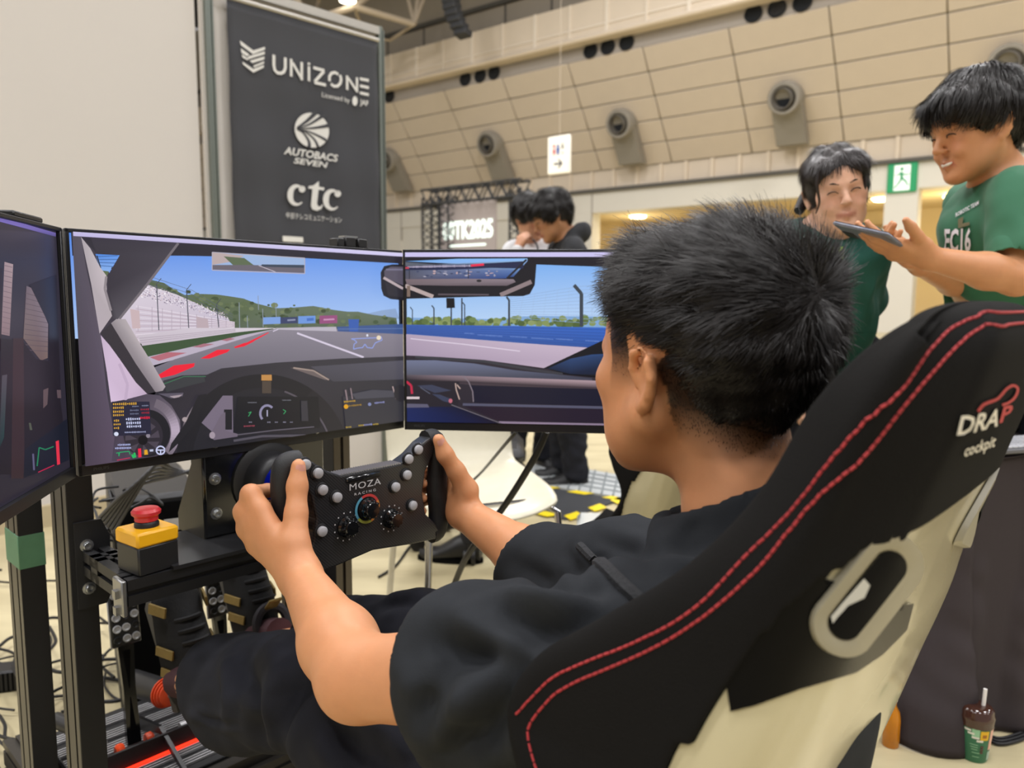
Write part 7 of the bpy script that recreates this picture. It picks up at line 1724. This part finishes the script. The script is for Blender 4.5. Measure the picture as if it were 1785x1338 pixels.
        e((0, -.018, .050), (.090, .112, .092)); e((0, -.068, .008), (.072, .052, .075))
        for s in (-1, 1): e((s * .064, .002, .028), (.028, .055, .046))
        e((0, .066, .070), (.060, .036, .032)); ln, n_, lift, drop, wd_ = .045, 6000, .35, .06, .0016
    ho, hv, hF = hair_cap(Hq, h * .9, .004, 90, 12, 'hair', t, (0, 0, 0), mat('hair_brown', '#1f1512', rough=.40, vary=.25, scale=60) if hair == 'woman' else None)
    rp, rn = sample(hv, hF, n_, 3); X = ((rp - hc) @ Rh) / sc; ok_ = ~((X[:, 1] > (.05 if hair == 'woman' else .075)) & (X[:, 2] < (.062 if hair == 'woman' else .05))); rp, rn, X = rp[ok_], rn[ok_], X[ok_]
    fl = (X - whorl); fl = (fl / np.linalg.norm(fl, axis=1)[:, None]) @ Rh.T + np.array((0, 0, -.25))
    hair_strands('hair_strands', rp, rn, fl, np.full(len(rp), ln * sc), ho.data.materials[0], ho, (0, 0, 0), width=wd_, segs=5, lift=lift, seed=8, jitter=.10, drop=drop)
    return t, so, cv, cF, MI, hc, Rh, sc

M_green = mat('tshirt_green', '#2f6b4d', rough=.75, vary=.05, scale=20, bump=.08, bscale=500, sheen=.1)
M_teal = mat('tshirt_teal', '#0e4a40', rough=.85, vary=.06, scale=20, bump=.08, bscale=500)
M_tee = mat('tshirt_white', '#d8d8da', rough=.85, vary=.03)
M_hoodie = mat('hoodie_black', '#26272a', rough=.9, vary=.08)
man = visitor('man in green sports shirt with white lettering tapping on his phone', (1.47, 2.20, 0), math.radians(118),
    dict(neck=at_Y(1748, 318, 1.97), ls=at_Y(1778, 352, 1.82), le=at_Y(1772, 484, 1.74), lw=at_Y(1620, 450, 1.72), rs=at_Y(1705, 352, 2.13), re=at_Y(1690, 500, 2.10), rw=at_Y(1605, 462, 1.90)),
    (at_Y(1703, 220, 1.93), math.radians(-24), math.radians(-16), 0.0, 1.03), M_green, M_trou, '#c98f66', 'mop', h=.006, smile=1.0, sleeve=.66, lean=(.0, .02),
    hands=[dict(wr='lw', d=(-1, .08, .26), pn=(.1, .35, .95), side=1, curl=(.15, .3, .25), thumb=(.15, .15)), dict(wr='rw', d=(-1, -.45, .30), pn=(.0, -.6, .8), side=-1, curl=(.35, .5, .4), thumb=(.15, .2))])
# print on his chest, laid onto the cloth
def shirt_print(V_, s, px0, px1, py, cap, m, slope=0.0, shear=0.0, bold=.02, name='shirt_lettering', poly=None):
    t, so, cv, cF, MI = V_[:5]; bv = BVHTree.FromPolygons([Vector(p) for p in cv], [tuple(q) for q in cF])
    v, f = textmesh(s, 1.0, align='LEFT', shear=shear, bold=bold, res=2) if poly is None else poly; x0 = min(p[0] for p in v); x1 = max(p[0] for p in v); yt = max(p[1] for p in v); o = MI @ CO; out = []
    for p in v:
        a = (p[0] - x0) / (x1 - x0); X = px0 + (px1 - px0) * a; Y = py + slope * (X - px0) - cap * p[1] / yt; h = bv.ray_cast(o, (MI.to_3x3() @ ray(X, Y)).normalized())
        out.append(h[0] - (MI.to_3x3() @ ray(X, Y)).normalized() * .007 if h[0] is not None else None)
    okf = [q for q in f if all(out[i] is not None for i in q)]
    if okf: obj(name, ([p if p is not None else Vector() for p in out], okf), m, t, smooth=False)
M_wp = mat('print_shirt', '#e6e4ea', rough=.7)
shirt_print(man, 'EC16', 1645, 1692, 438, 40, M_wp, slope=-.03, shear=.08, bold=.03)
shirt_print(man, 'ROBOTIC TEAM', 1666, 1706, 378, 7, M_wp, slope=-.55, bold=.02)
sq = ([(0, 0, 0), (1, 0, 0), (1, .3, 0), (.4, .35, 0), (.45, 1, 0), (0, .9, 0)], [(0, 1, 2, 3, 4, 5)])
shirt_print(man, '', 1670, 1690, 398, 18, mat('print_tan', '#6f6a4e', rough=.8), poly=sq, name='shirt_emblem', slope=-.3)
ph = thing('smartphone', 'dark smartphone held up in the hands of the man in green', 'phone', frame(at_Y(1512, 408, 1.735), (.45, -.82, -.25), (.42, -.05, .9)))
g = MB(); g.box((0, 0, 0), (.150, .074, .009), bev=.004); obj('phone_body', g, mat('phone_grey', '#6f7280', rough=.3), ph); g = MB(); g.box((0, 0, .0048), (.142, .067, .001)); obj('phone_screen', g, M_blk_g, ph)
g = MB(); g.box((-.055, .018, -.0055), (.03, .03, .003), bev=.001); obj('camera_block', g, M_blk, ph)

woman = visitor('smiling woman with dark tied hair in a dark green shirt', (.93, 2.28, 0), math.radians(192),
    dict(neck=at_Y(1437, 408, 2.17), ls=at_Y(1503, 440, 2.12), le=at_Y(1500, 540, 2.30), lw=at_Y(1425, 590, 2.15), rs=at_Y(1372, 432, 2.2), re=at_Y(1352, 560, 2.22), rw=at_Y(1375, 660, 2.1)),
    (at_Y(1458, 330, 2.10), math.radians(-22), math.radians(-8), math.radians(10), .95), M_teal, M_trou, '#e0b196', 'woman', h=.006, smile=.5, sleeve=.80,
    hands=[dict(wr='lw', d=(-.8, -.3, -.5), pn=(-.3, 0, -.9), side=1), dict(wr='rw', d=(.1, -.3, -.9), pn=(.9, 0, .1), side=-1)])
# ponytail
g = MB(); pts = spline([at_Y(1428, 318, 2.20), at_Y(1415, 335, 2.22), at_Y(1402, 350, 2.20), at_Y(1392, 368, 2.18)], 5); rr = np.linspace(.030, .014, len(pts)); g.tube(pts, list(rr), 10); obj('ponytail', g, MATS['hair_brown'], woman[0], world=True)
for (a, b, c_) in ((1503, 1508, 1502), (1428, 1424, 1428)):
    g = MB(); g.tube(spline([at_Y(a, 285, 2.03), at_Y(b, 320, 2.02), at_Y(c_, 352, 2.03), at_Y(c_ - 6, 372, 2.05)], 5), list(np.linspace(.006, .0015, 16)), 7); obj('hair_lock', g, MATS['hair_brown'], woman[0], world=True)
shirt_print(woman, '', 1449, 1470, 452, 22, mat('print_lime', '#8fae4a', rough=.7), poly=([(0, 0, 0), (1, 0, 0), (1, 1, 0), (0, 1, 0)], [(0, 1, 2, 3)]), name='shirt_emblem')

hood = visitor('dark haired man in a black hoodie leaning towards the man in white', (.33, 4.42, 0), math.radians(100),
    dict(neck=at_Y(988, 412, 4.25), ls=at_Y(1000, 440, 4.05), le=at_Y(985, 530, 4.0), lw=at_Y(930, 500, 3.95), rs=at_Y(975, 440, 4.45), re=at_Y(955, 530, 4.5), rw=at_Y(915, 500, 4.4)),
    (at_Y(961, 376, 4.18), math.radians(0), math.radians(-28), 0, 1.04), M_hoodie, M_trou, '#b98560', 'crop', h=.009, long_sleeve=True, hood=True,
    hands=[dict(wr='lw', d=(-1, .1, .2), pn=(.2, .8, .2), side=1), dict(wr='rw', d=(-1, -.1, .2), pn=(.2, -.8, .2), side=-1)])
white = visitor('dark haired man in a white shirt holding one hand to his mouth', (.12, 4.75, 0), math.radians(205),
    dict(neck=at_Y(925, 420, 4.65), ls=at_Y(955, 440, 4.6), le=at_Y(950, 520, 4.45), lw=at_Y(935, 560, 4.3), rs=at_Y(897, 440, 4.65), re=at_Y(882, 495, 4.5), rw=at_Y(902, 438, 4.28)),
    (at_Y(924, 378, 4.52), math.radians(14), math.radians(-18), math.radians(8), 1.04), M_tee, M_trou, '#d29c7c', 'mop', h=.009, long_sleeve=True,
    hands=[dict(wr='rw', d=(.35, .1, .9), pn=(.6, .7, 0), side=-1, curl=(.7, .9, .6)), dict(wr='lw', d=(0, -.2, -.9), pn=(-.9, 0, 0), side=1)])
g = MB(); g.tube(spline([at_Y(915, 405, 4.45), at_Y(935, 425, 4.40), at_Y(938, 445, 4.40)], 5), .006, 6); obj('lanyard', g, mat('lanyard_dark', '#2a2a2e'), white[0], world=True)
